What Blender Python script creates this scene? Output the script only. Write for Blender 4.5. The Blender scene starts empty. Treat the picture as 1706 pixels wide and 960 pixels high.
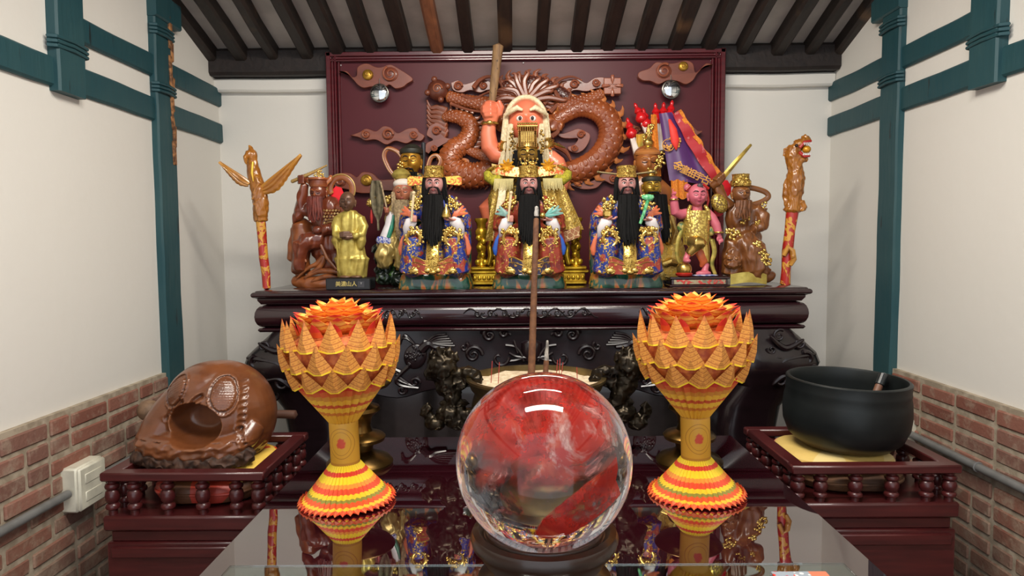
import bpy, bmesh, math, random
from mathutils import Vector, Matrix, noise
R = math.radians; PI = math.pi
random.seed(7)
SC = bpy.context.scene
COL = SC.collection
# ------------------------------------------------------------ camera
F = 1150.0                                   # focal length in pixels of a 1706 wide frame
CAM = Vector((0, 0, 1.43))
CR = Matrix.Rotation(R(0.45), 3, 'Z') @ Matrix.Rotation(R(90 - 3.73), 3, 'X') @ Matrix.Rotation(R(-0.45), 3, 'Z')
cd = bpy.data.cameras.new('camera'); cam = bpy.data.objects.new('camera', cd); COL.objects.link(cam)
cd.sensor_width = 36; cd.lens = 36 * F / 1706; cd.clip_start = 0.02
cam.matrix_world = Matrix.Translation(CAM) @ CR.to_4x4()
SC.camera = cam
# ------------------------------------------------------------ world and lamps
w = bpy.data.worlds.new('world'); SC.world = w; w.use_nodes = True
bg = w.node_tree.nodes['Background']; bg.inputs[0].default_value = (0.90, 0.94, 1.0, 1); bg.inputs[1].default_value = 1.15
def area(name, loc, rot, sx, sy, power, col):
    l = bpy.data.lights.new(name, 'AREA'); l.shape = 'RECTANGLE'; l.size = sx; l.size_y = sy
    l.energy = power; l.color = col
    o = bpy.data.objects.new(name, l); COL.objects.link(o); o.location = loc; o.rotation_euler = rot
    return o
area('tube_lamp', (0.05, 0.95, 2.62), (0, 0, 0), 1.1, 0.20, 30, (1, .95, .87))
area('altar_lamp', (0.05, 1.75, 2.50), (R(28), 0, 0), 0.9, 0.06, 13, (1, .92, .80))
vs = SC.view_settings
SC.display_settings.display_device = 'sRGB'
vs.view_transform = 'Standard'; vs.look = 'None'; vs.gamma = 1; vs.use_curve_mapping = False; vs.exposure = 0.36

# ------------------------------------------------------------ pixel -> world helpers
def ray(px, py): return CR @ Vector(((px - 853) / F, -(py - 480) / F, -1))
def P(px, py, Y):
    d = ray(px, py); return CAM + d * (Y / d.y)
def PX(px, py, X):
    d = ray(px, py); return CAM + d * (X / d.x)
def PZ(px, py, Z):
    d = ray(px, py); return CAM + d * ((Z - CAM.z) / d.z)

# ------------------------------------------------------------ materials
def lin(c):
    r = []
    for v in c[:3]:
        v = v / 255
        r.append(v / 12.92 if v <= .04045 else ((v + .055) / 1.055) ** 2.4)
    return (*r, 1)
class NT:
    def __init__(s, name):
        s.m = bpy.data.materials.new(name); s.m.use_nodes = True
        s.t = s.m.node_tree; s.p = s.t.nodes['Principled BSDF']
        s.tc = s.t.nodes.new('ShaderNodeTexCoord')
    def n(s, kind, **kw):
        nd = s.t.nodes.new('ShaderNode' + kind)
        for k, v in kw.items():
            if hasattr(nd, k): setattr(nd, k, v)
        return nd
    def l(s, a, b): s.t.links.new(a, b)
    def noise(s, scale, detail=3, vec=None, rough=.5, dist=0):
        nd = s.n('TexNoise'); nd.inputs['Scale'].default_value = scale; nd.inputs['Detail'].default_value = detail
        nd.inputs['Roughness'].default_value = rough; nd.inputs['Distortion'].default_value = dist
        s.l(vec or s.tc.outputs['Object'], nd.inputs['Vector']); return nd.outputs['Fac']
    def vor(s, scale, feature='F1', vec=None, out='Distance'):
        nd = s.n('TexVoronoi'); nd.feature = feature; nd.inputs['Scale'].default_value = scale
        s.l(vec or s.tc.outputs['Object'], nd.inputs['Vector']); return nd.outputs[out]
    def math(s, op, a, b=None, c=None, clamp=False):
        nd = s.n('Math'); nd.operation = op; nd.use_clamp = clamp
        for i, x in enumerate((a, b, c)):
            if x is None: continue
            if isinstance(x, (int, float)): nd.inputs[i].default_value = x
            else: s.l(x, nd.inputs[i])
        return nd.outputs[0]
    def ramp(s, fac, stops, interp='LINEAR'):
        nd = s.n('ValToRGB'); nd.color_ramp.interpolation = interp
        e = nd.color_ramp.elements
        while len(e) < len(stops): e.new(.5)
        for el, (p, c) in zip(e, stops):
            el.position = p; el.color = lin(c) if len(c) == 3 and max(c) > 1 else (*c[:3], 1)
        s.l(fac, nd.inputs[0]); return nd.outputs[0]
    def step(s, fac, a, b):
        nd = s.n('MapRange'); nd.inputs[1].default_value = a; nd.inputs[2].default_value = b
        nd.inputs[3].default_value = 0; nd.inputs[4].default_value = 1
        s.l(fac, nd.inputs[0]); return nd.outputs[0]
    def mix(s, fac, a, b):
        nd = s.n('Mix'); nd.data_type = 'RGBA'
        for i, x in ((6, a), (7, b)):
            if isinstance(x, tuple): nd.inputs[i].default_value = lin(x)
            else: s.l(x, nd.inputs[i])
        if isinstance(fac, (int, float)): nd.inputs[0].default_value = fac
        else: s.l(fac, nd.inputs[0])
        return nd.outputs[2]
    def sep(s, vec=None):
        nd = s.n('SeparateXYZ'); s.l(vec or s.tc.outputs['Object'], nd.inputs[0]); return nd.outputs
    def comb(s, x, y, z):
        nd = s.n('CombineXYZ')
        for i, v in enumerate((x, y, z)):
            if isinstance(v, (int, float)): nd.inputs[i].default_value = v
            else: s.l(v, nd.inputs[i])
        return nd.outputs[0]
    def base(s, c):
        if isinstance(c, tuple): s.p.inputs['Base Color'].default_value = lin(c)
        else: s.l(c, s.p.inputs['Base Color'])
    def set(s, **kw):
        for k, v in kw.items():
            k = {'rough': 'Roughness', 'metal': 'Metallic', 'coat': 'Coat Weight', 'ior': 'IOR', 'trans': 'Transmission Weight',
                 'spec': 'Specular IOR Level', 'crough': 'Coat Roughness', 'alpha': 'Alpha', 'sss': 'Subsurface Weight'}[k]
            if isinstance(v, (int, float)): s.p.inputs[k].default_value = v
            else: s.l(v, s.p.inputs[k])
    def bump(s, h, strength=.3, dist=.002):
        nd = s.n('Bump'); nd.inputs['Strength'].default_value = strength; nd.inputs['Distance'].default_value = dist
        s.l(h, nd.inputs['Height']); s.l(nd.outputs[0], s.p.inputs['Normal'])
MATS = {}
def mat(name, col, rough=.5, metal=0, coat=0, col2=None, scale=20, lo=.4, hi=.6, bump=0, bscale=120, spec=.5):
    """plain or two tone (noise) procedural material"""
    if name in MATS: return MATS[name]
    t = NT(name)
    dk = tuple(int(v * .82) for v in col) if col2 is None else col2
    f = t.step(t.noise(scale, 4), lo, hi)
    t.base(t.mix(f, col, dk)) if col2 is not None else t.base(t.mix(t.math('MULTIPLY', f, .5), col, dk))
    t.set(rough=rough, metal=metal, coat=coat, spec=spec)
    if bump: t.bump(t.noise(bscale, 3), bump, .002)
    MATS[name] = t.m; return t.m
def paint(name, a, b, scale, thr=.5, w=.04, gold=True, kind='noise', c=None, rough=.38, bump=.5, cthr=.6):
    """painted robe: colour a, raised (gilded) pattern b, optional second colour c in patches"""
    if name in MATS: return MATS[name]
    t = NT(name)
    if kind == 'noise': f = t.noise(scale, 2, dist=1.2)
    elif kind == 'cells': f = t.vor(scale, 'DISTANCE_TO_EDGE'); f = t.math('SUBTRACT', .5 + .12, f)
    elif kind == 'dots': f = t.math('SUBTRACT', 1, t.vor(scale))
    elif kind == 'rings':
        d = t.vor(scale); f = t.math('ABSOLUTE', t.math('SINE', t.math('MULTIPLY', d, 14)))
    m = t.step(f, thr - w, thr + w)
    basec = a
    if c is not None:
        basec = t.mix(t.step(t.noise(scale * .35, 1), cthr - .03, cthr + .03), a, c)
    t.base(t.mix(m, basec, b))
    if gold: t.set(metal=t.math('MULTIPLY', m, .85))
    t.set(rough=rough, spec=.5); t.bump(m, bump, .0015)
    MATS[name] = t.m; return t.m

# ------------------------------------------------------------ mesh builder
def rotm(rot):
    if rot is None: return Matrix.Identity(3)
    if isinstance(rot, Matrix): return rot
    return Matrix.Rotation(rot[2], 3, 'Z') @ Matrix.Rotation(rot[1], 3, 'Y') @ Matrix.Rotation(rot[0], 3, 'X')
class MB:
    def __init__(s, scale=1.0): s.v = []; s.f = []; s.mi = []; s.k = scale; s.T = None
    def add(s, vs, fs, mi=0):
        b = len(s.v)
        if s.T is not None: vs = [s.T @ Vector(v) for v in vs]
        s.v += [Vector(v) for v in vs]; s.f += [tuple(i + b for i in f) for f in fs]; s.mi += [mi] * len(fs)
        return s
    def ell(s, c, r, rot=None, nu=16, nv=10, fn=None, mi=0):
        c = Vector(c); M = rotm(rot)
        if isinstance(r, (int, float)): r = (r, r, r)
        vs = [(0, 0, 1)]; fs = []
        for j in range(1, nv):
            a = PI * j / nv
            for i in range(nu):
                b = 2 * PI * i / nu; vs.append((math.sin(a) * math.cos(b), math.sin(a) * math.sin(b), math.cos(a)))
        vs.append((0, 0, -1))
        for i in range(nu):
            k = (i + 1) % nu
            fs.append((0, 1 + i, 1 + k)); fs.append((len(vs) - 1, 1 + (nv - 2) * nu + k, 1 + (nv - 2) * nu + i))
            for j in range(nv - 2):
                p = 1 + j * nu; fs.append((p + i, p + nu + i, p + nu + k, p + k))
        out = []
        for v in vs:
            q = Vector((v[0] * r[0], v[1] * r[1], v[2] * r[2]))
            if fn: q = fn(q, v)
            out.append(c + M @ q)
        return s.add(out, fs, mi)
    def tube(s, pts, rad, n=10, flat=1.0, up=None, cap=True, fn=None, mi=0, closed=False):
        """swept tube; rad number or list; flat = squash across the second axis"""
        pts = [Vector(p) for p in pts]; m = len(pts)
        if isinstance(rad, (int, float)): rad = [rad] * m
        vs = []; fs = []; prev = None
        for i, p in enumerate(pts):
            if closed: t = pts[(i + 1) % m] - pts[i - 1]
            else: t = pts[min(i + 1, m - 1)] - pts[max(i - 1, 0)]
            if t.length < 1e-9: t = Vector((0, 0, 1))
            t.normalize()
            if prev is None:
                u = Vector(up) if up else (Vector((0, 1, 0)) if abs(t.y) < .9 else Vector((1, 0, 0)))
            else: u = prev
            u = u - t * u.dot(t)
            if u.length < 1e-6: u = t.orthogonal()
            u.normalize(); prev = u; w_ = t.cross(u)
            for k in range(n):
                a = 2 * PI * k / n; r = rad[i]
                if fn: r = fn(i / (m - 1), a, r)
                vs.append(p + u * (math.cos(a) * r * flat) + w_ * (math.sin(a) * r))
        L = m if closed else m - 1
        for i in range(L):
            for k in range(n):
                q = (k + 1) % n; j = (i + 1) % m
                fs.append((i * n + k, i * n + q, j * n + q, j * n + k))
        if cap and not closed:
            t0 = (pts[0] - pts[1]).normalized(); t1 = (pts[-1] - pts[-2]).normalized()
            vs.append(pts[0] + t0 * rad[0] * .6); vs.append(pts[-1] + t1 * rad[-1] * .6)
            a, b = len(vs) - 2, len(vs) - 1
            for k in range(n):
                q = (k + 1) % n
                fs.append((a, q, k)); fs.append((b, (m - 1) * n + k, (m - 1) * n + q))
        return s.add(vs, fs, mi)
    def box(s, c, size, rot=None, bev=0, mi=0):
        c = Vector(c); M = rotm(rot); x, y, z = [v / 2 for v in size]; b = min(bev, x * .95, y * .95, z * .95)
        if b <= 0:
            vs = [(sx * x, sy * y, sz * z) for sx in (-1, 1) for sy in (-1, 1) for sz in (-1, 1)]
            fs = [(0, 1, 3, 2), (4, 6, 7, 5), (0, 4, 5, 1), (2, 3, 7, 6), (0, 2, 6, 4), (1, 5, 7, 3)]
            return s.add([c + M @ Vector(v) for v in vs], fs, mi)
        vs = []; idx = {}
        for sx in (-1, 1):
            for sy in (-1, 1):
                for sz in (-1, 1):
                    for ax in range(3):
                        p = [sx * (x - b), sy * (y - b), sz * (z - b)]; p[ax] = (sx * x, sy * y, sz * z)[ax]
                        idx[(sx, sy, sz, ax)] = len(vs); vs.append(c + M @ Vector(p))
        fs = []
        for ax in range(3):
            o = [a for a in range(3) if a != ax]
            for sg in (-1, 1):
                q = []
                for a, b2 in ((-1, -1), (1, -1), (1, 1), (-1, 1)):
                    k = [0, 0, 0]; k[ax] = sg; k[o[0]] = a; k[o[1]] = b2; q.append(idx[(*k, ax)])
                fs.append(tuple(q) if (sg == 1) == (ax != 1) else tuple(reversed(q)))
        for ax in range(3):
            o = [a for a in range(3) if a != ax]
            for a in (-1, 1):
                for b2 in (-1, 1):
                    k0 = [0, 0, 0]; k0[ax] = -1; k0[o[0]] = a; k0[o[1]] = b2
                    k1 = list(k0); k1[ax] = 1
                    fs.append((idx[(*k0, o[0])], idx[(*k1, o[0])], idx[(*k1, o[1])], idx[(*k0, o[1])]))
        for sx in (-1, 1):
            for sy in (-1, 1):
                for sz in (-1, 1): fs.append(tuple(idx[(sx, sy, sz, a)] for a in range(3)))
        return s.add(vs, fs, mi)
    def lathe(s, prof, c=(0, 0, 0), n=32, sy=1.0, fn=None, cap=True, rot=None, mi=0):
        """prof list of (radius, z)"""
        c = Vector(c); M = rotm(rot); vs = []; fs = []; m = len(prof)
        for j, (r, z) in enumerate(prof):
            for i in range(n):
                a = 2 * PI * i / n; rr = fn(a, j / (m - 1), r) if fn else r
                vs.append(c + M @ Vector((math.cos(a) * rr, math.sin(a) * rr * sy, z)))
        for j in range(m - 1):
            for i in range(n):
                k = (i + 1) % n; fs.append((j * n + i, j * n + k, (j + 1) * n + k, (j + 1) * n + i))
        if cap:
            for j, z in ((0, prof[0][1]), (m - 1, prof[-1][1])):
                if prof[j][0] > 1e-6:
                    vs.append(c + M @ Vector((0, 0, z))); q = len(vs) - 1
                    for i in range(n):
                        k = (i + 1) % n
                        fs.append((q, j * n + k, j * n + i) if j == 0 else (q, j * n + i, j * n + k))
        return s.add(vs, fs, mi)
    def loft(s, secs, n=40, fn=None, mi=0):
        """secs: (z, cx, cy, rx, ry); fn(a, t, z) -> radius factor"""
        vs = []; fs = []; m = len(secs)
        for j, (z, cx, cy, rx, ry) in enumerate(secs):
            for i in range(n):
                a = 2 * PI * i / n; k = fn(a, j / (m - 1), z) if fn else 1
                vs.append((cx + math.cos(a) * rx * k, cy + math.sin(a) * ry * k, z))
        for j in range(m - 1):
            for i in range(n):
                k = (i + 1) % n; fs.append((j * n + i, j * n + k, (j + 1) * n + k, (j + 1) * n + i))
        fs.append(tuple(reversed(range(n)))); fs.append(tuple((m - 1) * n + i for i in range(n)))
        return s.add(vs, fs, mi)
    def prism(s, outline, y0, y1, bev=0, mi=0):
        """outline in x,z ; extruded from y0 (front) to y1 ; bev shrinks the front rim"""
        n = len(outline); o = [Vector((p[0], p[1])) for p in outline]
        area_ = sum(o[i].x * o[(i + 1) % n].y - o[(i + 1) % n].x * o[i].y for i in range(n))
        if area_ < 0: o.reverse()
        ins = []
        for i in range(n):
            d0 = (o[i] - o[i - 1]); d1 = (o[(i + 1) % n] - o[i])
            if d0.length < 1e-9: d0 = d1
            if d1.length < 1e-9: d1 = d0
            nn = Vector((-(d0.y), d0.x)).normalized() + Vector((-(d1.y), d1.x)).normalized()
            if nn.length > 1e-6: nn.normalize()
            ins.append(o[i] + nn * bev)
        vs = [(p.x, y0, p.y) for p in ins] + [(p.x, y0 + bev, p.y) for p in o] + [(p.x, y1, p.y) for p in o]
        fs = [tuple(range(n)), tuple(2 * n + i for i in reversed(range(n)))]
        for i in range(n):
            k = (i + 1) % n
            fs.append((n + i, n + k, k, i)); fs.append((2 * n + i, 2 * n + k, n + k, n + i))
        return s.add(vs, fs, mi)
    def sheet(s, nu, nv, fn, th=.6, mi=0):
        """thin solid sheet through fn(u,v)->point, thickness th along local normal"""
        g = [[Vector(fn(i / nu, j / nv)) for i in range(nu + 1)] for j in range(nv + 1)]
        vs = []; m = nu + 1
        for sgn in (1, -1):
            for j in range(nv + 1):
                for i in range(nu + 1):
                    du = g[j][min(i + 1, nu)] - g[j][max(i - 1, 0)]; dv = g[min(j + 1, nv)][i] - g[max(j - 1, 0)][i]
                    nn = du.cross(dv)
                    if nn.length > 1e-9: nn.normalize()
                    vs.append(g[j][i] + nn * (th / 2 * sgn))
        fs = []; o = m * (nv + 1)
        for j in range(nv):
            for i in range(nu):
                a = j * m + i; fs.append((a, a + 1, a + m + 1, a + m)); fs.append((o + a, o + a + m, o + a + m + 1, o + a + 1))
        for i in range(nu):
            fs.append((i, o + i, o + i + 1, i + 1)); a = nv * m + i; fs.append((a, a + 1, o + a + 1, o + a))
        for j in range(nv):
            a = j * m; fs.append((a, a + m, o + a + m, o + a)); a = j * m + nu; fs.append((a, o + a, o + a + m, a + m))
        return s.add(vs, fs, mi)
    def mesh(s, name):
        me = bpy.data.meshes.new(name); me.from_pydata([tuple(v * s.k) for v in s.v], [], s.f); me.update(); return me
    def build_each(s, name, mats, parent=None, gap=1.0, **kw):
        """one object for every separate cluster of shapes"""
        par = list(range(len(s.v)))
        def find(i):
            while par[i] != i: par[i] = par[par[i]]; i = par[i]
            return i
        for f in s.f:
            a = find(f[0])
            for q in f[1:]: par[find(q)] = a
        bb_ = {}
        for i, v in enumerate(s.v):
            r = find(i); e = bb_.setdefault(r, [list(v), list(v)])
            for k in range(3): e[0][k] = min(e[0][k], v[k] - gap); e[1][k] = max(e[1][k], v[k] + gap)
        cl = [[{r}, e[0], e[1]] for r, e in bb_.items()]; ch = True
        while ch:
            ch = False; out = []
            for c in cl:
                for o in out:
                    if all(c[1][k] <= o[2][k] and c[2][k] >= o[1][k] for k in range(3)):
                        o[0] |= c[0]; o[1] = [min(a, b) for a, b in zip(o[1], c[1])]; o[2] = [max(a, b) for a, b in zip(o[2], c[2])]; ch = True; break
                else: out.append(c)
            cl = out
        res = None
        for c in cl:
            m = MB(s.k); idx = {}
            for i, v in enumerate(s.v):
                if find(i) in c[0]: idx[i] = len(m.v); m.v.append(v)
            for f in s.f:
                if f[0] in idx: m.f.append(tuple(idx[q] for q in f)); m.mi.append(0)
            o = m.build(name, mats, parent, **kw); res = res or o
        return res
    def build(s, name, mats, parent=None, smooth=True, voxel=0, it=4, fn=None, ang=40, fix=True):
        me = s.mesh(name)
        if not isinstance(mats, (list, tuple)): mats = [mats]
        if voxel: me = clay(me, voxel * s.k, it); me.name = name
        else:
            if max(s.mi, default=0) > 0: me.polygons.foreach_set('material_index', s.mi)
            if fix:
                bm = bmesh.new(); bm.from_mesh(me); bmesh.ops.recalc_face_normals(bm, faces=bm.faces); bm.to_mesh(me); bm.free()
        if fn:
            for v in me.vertices: v.co = fn(v.co / s.k) * s.k
        for m_ in mats: me.materials.append(m_)
        if smooth:
            me.polygons.foreach_set('use_smooth', [True] * len(me.polygons))
            if not voxel:
                try: me.set_sharp_from_angle(angle=R(ang))
                except Exception: pass
        me.update()
        o = bpy.data.objects.new(name, me); COL.objects.link(o)
        if parent is not None: o.parent = parent
        return o
def clay(me, voxel, it=4, cut=None):
    """fuse overlapping closed shapes into one continuous surface"""
    o = bpy.data.objects.new('tmp', me); COL.objects.link(o)
    r = o.modifiers.new('r', 'REMESH'); r.mode = 'VOXEL'; r.voxel_size = voxel
    if it:
        sm = o.modifiers.new('s', 'SMOOTH'); sm.factor = .5; sm.iterations = it
    dg = bpy.context.evaluated_depsgraph_get(); dg.update()
    out = bpy.data.meshes.new_from_object(o.evaluated_get(dg))
    bpy.data.objects.remove(o); bpy.data.meshes.remove(me)
    out.materials.clear()
    return out
def thing(name, label, cat, loc=(0, 0, 0), rz=0, group=None):
    o = bpy.data.objects.new(name, None); COL.objects.link(o); o.empty_display_size = .05
    o.location = loc; o.rotation_euler = (0, 0, rz); o['label'] = label; o['category'] = cat
    if group: o['group'] = group
    return o
def tag(o, label, cat, group=None):
    o['label'] = label; o['category'] = cat
    if group: o['group'] = group
    return o
def lab(o, label): o['label'] = label; return o
def struct(o): o['kind'] = 'structure'; return o
def spiral(c, r0, turns, rt, n=26, d=1, y=0, a0=0):
    """curl in the x,z plane as points + radii"""
    pts = []; rad = []
    for i in range(n + 1):
        t = i / n; a = a0 + d * t * turns * 2 * PI; r = r0 * (1 - t * .88)
        pts.append((c[0] + r * math.cos(a), y, c[1] + r * math.sin(a))); rad.append(rt * (1 - .45 * t))
    return pts, rad
def spline(ctrl, n=8):
    """Catmull-Rom through tuples of any length"""
    c = [tuple(p) for p in ctrl]; c = [c[0]] + c + [c[-1]]; out = []
    for i in range(1, len(c) - 2):
        for k in range(n):
            t = k / n; q = []
            for a, b, c_, d in zip(c[i - 1], c[i], c[i + 1], c[i + 2]):
                q.append(.5 * (2 * b + (c_ - a) * t + (2 * a - 5 * b + 4 * c_ - d) * t * t + (3 * b - a - 3 * c_ + d) * t ** 3))
            out.append(tuple(q))
    out.append(c[-2]); return out
def text_mesh(body, size, depth, name, material, parent=None, loc=(0, 0, 0), rot=(PI / 2, 0, 0), bold=0.0):
    c = bpy.data.curves.new('t', 'FONT'); c.body = body; c.size = size; c.extrude = depth; c.offset = bold
    c.align_x = 'CENTER'; c.align_y = 'CENTER'; c.resolution_u = 2
    t = bpy.data.objects.new('t', c); COL.objects.link(t)
    dg = bpy.context.evaluated_depsgraph_get(); dg.update()
    me = bpy.data.meshes.new_from_object(t.evaluated_get(dg)); bpy.data.objects.remove(t)
    me.materials.clear(); me.materials.append(material)
    o = bpy.data.objects.new(name, me); COL.objects.link(o); o.location = loc; o.rotation_euler = rot
    if parent is not None: o.parent = parent
    return o
def dup(o, parent=None):
    c = o.copy(); COL.objects.link(c); c.parent = parent
    for ch in list(o.children): dup(ch, c)
    return c
# ============================================================ THE ROOM
XL, XR, YB, Y0 = -1.32, 1.39, 3.10, -0.9
BRZ = CAM.z - .35 * 1.36
def plaster():
    t = NT('white_plaster'); n1 = t.noise(1.3, 3); n2 = t.noise(30, 4)
    t.base(t.mix(t.math('MULTIPLY', n1, .6), (232, 229, 222), (218, 214, 205))); t.set(rough=.85, spec=.15)
    t.bump(t.math('ADD', t.math('MULTIPLY', n2, .35), n1), .25, .01); return t.m
PLASTER = plaster()
def teal():
    t = NT('teal_paint_on_timber'); s = t.n('Mapping'); s.inputs['Scale'].default_value = (14, 14, 2.2)
    t.l(t.tc.outputs['Object'], s.inputs[0]); a = t.noise(3, 5, s.outputs[0]); b = t.noise(5, 4)
    c = t.mix(t.step(b, .35, .75), (26, 70, 78), (44, 80, 84)); c = t.mix(t.step(a, .66, .72), c, (26, 34, 36))
    t.base(c); t.set(rough=.55); t.bump(a, .6, .004); return t.m
TEAL = teal()
def oldwood(name, c1, c2, c3, thr=.62):
    t = NT(name); s = t.n('Mapping'); s.inputs['Scale'].default_value = (20, 2, 20)
    t.l(t.tc.outputs['Object'], s.inputs[0]); a = t.noise(2.2, 6, s.outputs[0], dist=.6); b = t.noise(3, 3)
    c = t.mix(t.step(a, .35, .7), c1, c2); c = t.mix(t.step(b, thr, thr + .08), c, c3)
    t.base(c); t.set(rough=.6); t.bump(a, .5, .004); return t.m
RAFT = oldwood('dark_rafter_wood', (46, 36, 31), (30, 24, 22), (98, 74, 52))
RAFTO = oldwood('new_rafter_wood', (150, 96, 66), (120, 76, 54), (92, 60, 44))
BEAM = oldwood('dark_beam_wood', (40, 30, 27), (26, 20, 19), (104, 92, 78), .66)
PEEL = mat('bare_split_wood', (176, 122, 74), .7, col2=(96, 62, 40), scale=60)
def wallbox(name, x0, x1, y0, y1, z0, z1, m, bev=0):
    b = MB(); b.box(((x0 + x1) / 2, (y0 + y1) / 2, (z0 + z1) / 2), (x1 - x0, y1 - y0, z1 - z0), bev=bev)
    return struct(b.build(name, m, smooth=False))
wl = wallbox('wall_left', XL - .15, XL, Y0, YB + .1, 0, 3.6, PLASTER)
wr = wallbox('wall_right', XR, XR + .15, Y0, YB + .1, 0, 3.6, PLASTER)
wb = wallbox('wall_back', XL - .15, XR + .15, YB, YB + .15, 0, 3.0, PLASTER)
fl = wallbox('floor', XL - .15, XR + .15, Y0, YB + .15, -.1, 0, mat('floor_tiles', (112, 70, 58), .5))
# roof boards: slopes up towards the viewer
CP = Vector((0, YB, 0)); zc = P(862, 82, 3.02).z; SL = .317
def zroof(y): return zc + SL * (3.02 - y)
b = MB(); vs = []
for x in (XL - .15, XR + .15):
    for y in (Y0, YB + .1):
        for d in (.02, .09): vs.append((x, y, zroof(y) + d))
b.add(vs, [(0, 1, 3, 2), (4, 6, 7, 5), (0, 4, 5, 1), (2, 3, 7, 6), (0, 2, 6, 4), (1, 5, 7, 3)])
struct(b.build('ceiling', mat('pale_roof_boards', (186, 178, 170), .8, col2=(168, 160, 152), scale=6), smooth=False))
# brick dado, every brick real
YE = 2.56
def bricks(name, X, sgn, par):
    t = NT('old_brick'); g = t.n('NewGeometry')
    c = t.ramp(g.outputs['Random Per Island'], [(0, (124, 80, 68)), (.3, (140, 94, 80)), (.55, (150, 106, 92)), (.8, (134, 98, 86)), (1, (120, 88, 78))])
    n = t.noise(16, 6, rough=.7); z = t.sep()[2]
    dust = t.step(t.math('ADD', n, t.math('MULTIPLY', z, -.55)), .02, .30)
    dust2 = t.step(n, .50, .70)
    c = t.mix(t.math('MULTIPLY', dust, .55), c, (150, 132, 112)); c = t.mix(t.math('MULTIPLY', dust2, .5), c, (176, 158, 140))
    t.base(c); t.set(rough=.9, spec=.1); t.bump(t.noise(90, 5), .5, .004)
    b = MB(); rnd = random.Random(3 if sgn > 0 else 5); z = BRZ - .006; row = 0
    while z > .30:
        y = Y0 + (.0 if row % 2 else .092)
        while y < YE - .02:
            L = .185 if rnd.random() < .8 else .092
            y1 = min(y + L, YE - .004)
            if y1 - y > .03:
                b.box((X + sgn * (.006 + rnd.uniform(-.002, .002)), (y + y1) / 2, z - .024 + rnd.uniform(-.002, .002)),
                      (.03, y1 - y - .013, .042 + rnd.uniform(-.003, .003)), rot=(rnd.uniform(-.012, .012), 0, 0), bev=.004)
            y += L
        z -= .0565; row += 1
    o = b.build(name, t.m, par, smooth=False)
    mo = MB(); mo.box((X + sgn * .005, (Y0 + YE) / 2, (BRZ + .012) / 2), (.022, YE - Y0 - .004, BRZ + .0))
    mo.build('mortar', mat('lime_mortar', (178, 164, 144), .95, col2=(152, 138, 118), scale=30, bump=.6), o, smooth=False)
bricks('brick_dado', XL, 1, wl); bricks('brick_dado', XR, -1, wr)
TN = [0]
def trim(b, m, **k):
    TN[0] += 1; return struct(b.build('trim_%d' % TN[0], m, **k))
def jit(b, amp=.002, sc=6):
    for v in b.v: v += noise.noise_vector(v * sc) * amp
    return b
def timber(c, size, n=24, ax=2, bev=.006):
    """a slightly uneven beam, subdivided along its length"""
    b = MB(); L = size[ax]; o = [a for a in range(3) if a != ax]; vs = []; fs = []
    hw, hh = size[o[0]] / 2, size[o[1]] / 2
    ring = [(-hw + bev, -hh), (hw - bev, -hh), (hw, -hh + bev), (hw, hh - bev), (hw - bev, hh), (-hw + bev, hh), (-hw, hh - bev), (-hw, -hh + bev)]
    for i in range(n + 1):
        for (a, d) in ring:
            p = [0, 0, 0]; p[ax] = -L / 2 + L * i / n; p[o[0]] = a; p[o[1]] = d
            p = Vector(p) + Vector(c); vs.append(p + noise.noise_vector(p * 5) * .004)
    for i in range(n):
        for k in range(8): fs.append((i * 8 + k, i * 8 + (k + 1) % 8, (i + 1) * 8 + (k + 1) % 8, (i + 1) * 8 + k))
    fs.append(tuple(range(8))); fs.append(tuple(n * 8 + k for k in range(8)))
    return b.add(vs, fs)
for sgn, X in ((1, XL), (-1, XR)):
    zlo = PX(358, 220, XL).z if sgn > 0 else PX(1395, 207, XR).z
    zup = PX(358, 161, XL).z if sgn > 0 else PX(1395, 150, XR).z
    ya = PX(104, 100, XL).y if sgn > 0 else PX(1654, 100, XR).y
    yb = PX(271, 300, XL).y if sgn > 0 else PX(1488, 300, XR).y
    # long post down to the brick, short hanging post, two rails, bracket
    trim(timber((X + sgn * .0, yb, 1.75), (.052, .125, 2.5), 40), TEAL, smooth=True)
    b = timber((X + sgn * .002, ya, (zlo - .055 + 3.2) / 2), (.06, .125, 3.2 - zlo + .055), 24)
    trim(b, TEAL)
    trim(timber((X + sgn * .0, (Y0 + YB) / 2, zlo), (.030, YB - Y0, .084), 40, ax=1), TEAL)
    trim(timber((X + sgn * .0, (ya + YB) / 2, zup), (.030, YB - ya, .078), 20, ax=1), TEAL)
    trim(timber((X + sgn * .01, yb + .03, PX(268, 18, XL).z), (.05, .19, .10), 6, ax=1), TEAL)
    for yy, zz, hw in ((ya, PX(104, 80, XL).z if sgn > 0 else PX(1654, 62, XR).z, .078), (yb, PX(252, 50, XL).z if sgn > 0 else PX(1497, 42, XR).z, .068),
                       (yb, PX(252, 145, XL).z if sgn > 0 else PX(1493, 133, XR).z, .068)):
        b = MB()
        for k in (-.013, 0, .013): b.tube([(X + sgn * .01, yy - hw, zz + k), (X + sgn * .030, yy - hw * .9, zz + k), (X + sgn * .034, yy, zz + k + .003), (X + sgn * .030, yy + hw * .9, zz + k), (X + sgn * .01, yy + hw, zz + k)], .006, 8)
        trim(b, TEAL)
# split bare strip on the left post
b = MB(); rnd = random.Random(9); yb = PX(271, 300, XL).y
z = 2.62
for i in range(16):
    L = rnd.uniform(.05, .12); b.box((XL + .026, yb + .048 + rnd.uniform(-.010, .010), z - L / 2), (.012, rnd.uniform(.012, .03), L), rot=(rnd.uniform(-.05, .05), 0, 0), bev=.003)
    z -= L * .7
trim(jit(b, .004, 20), PEEL)
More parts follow.
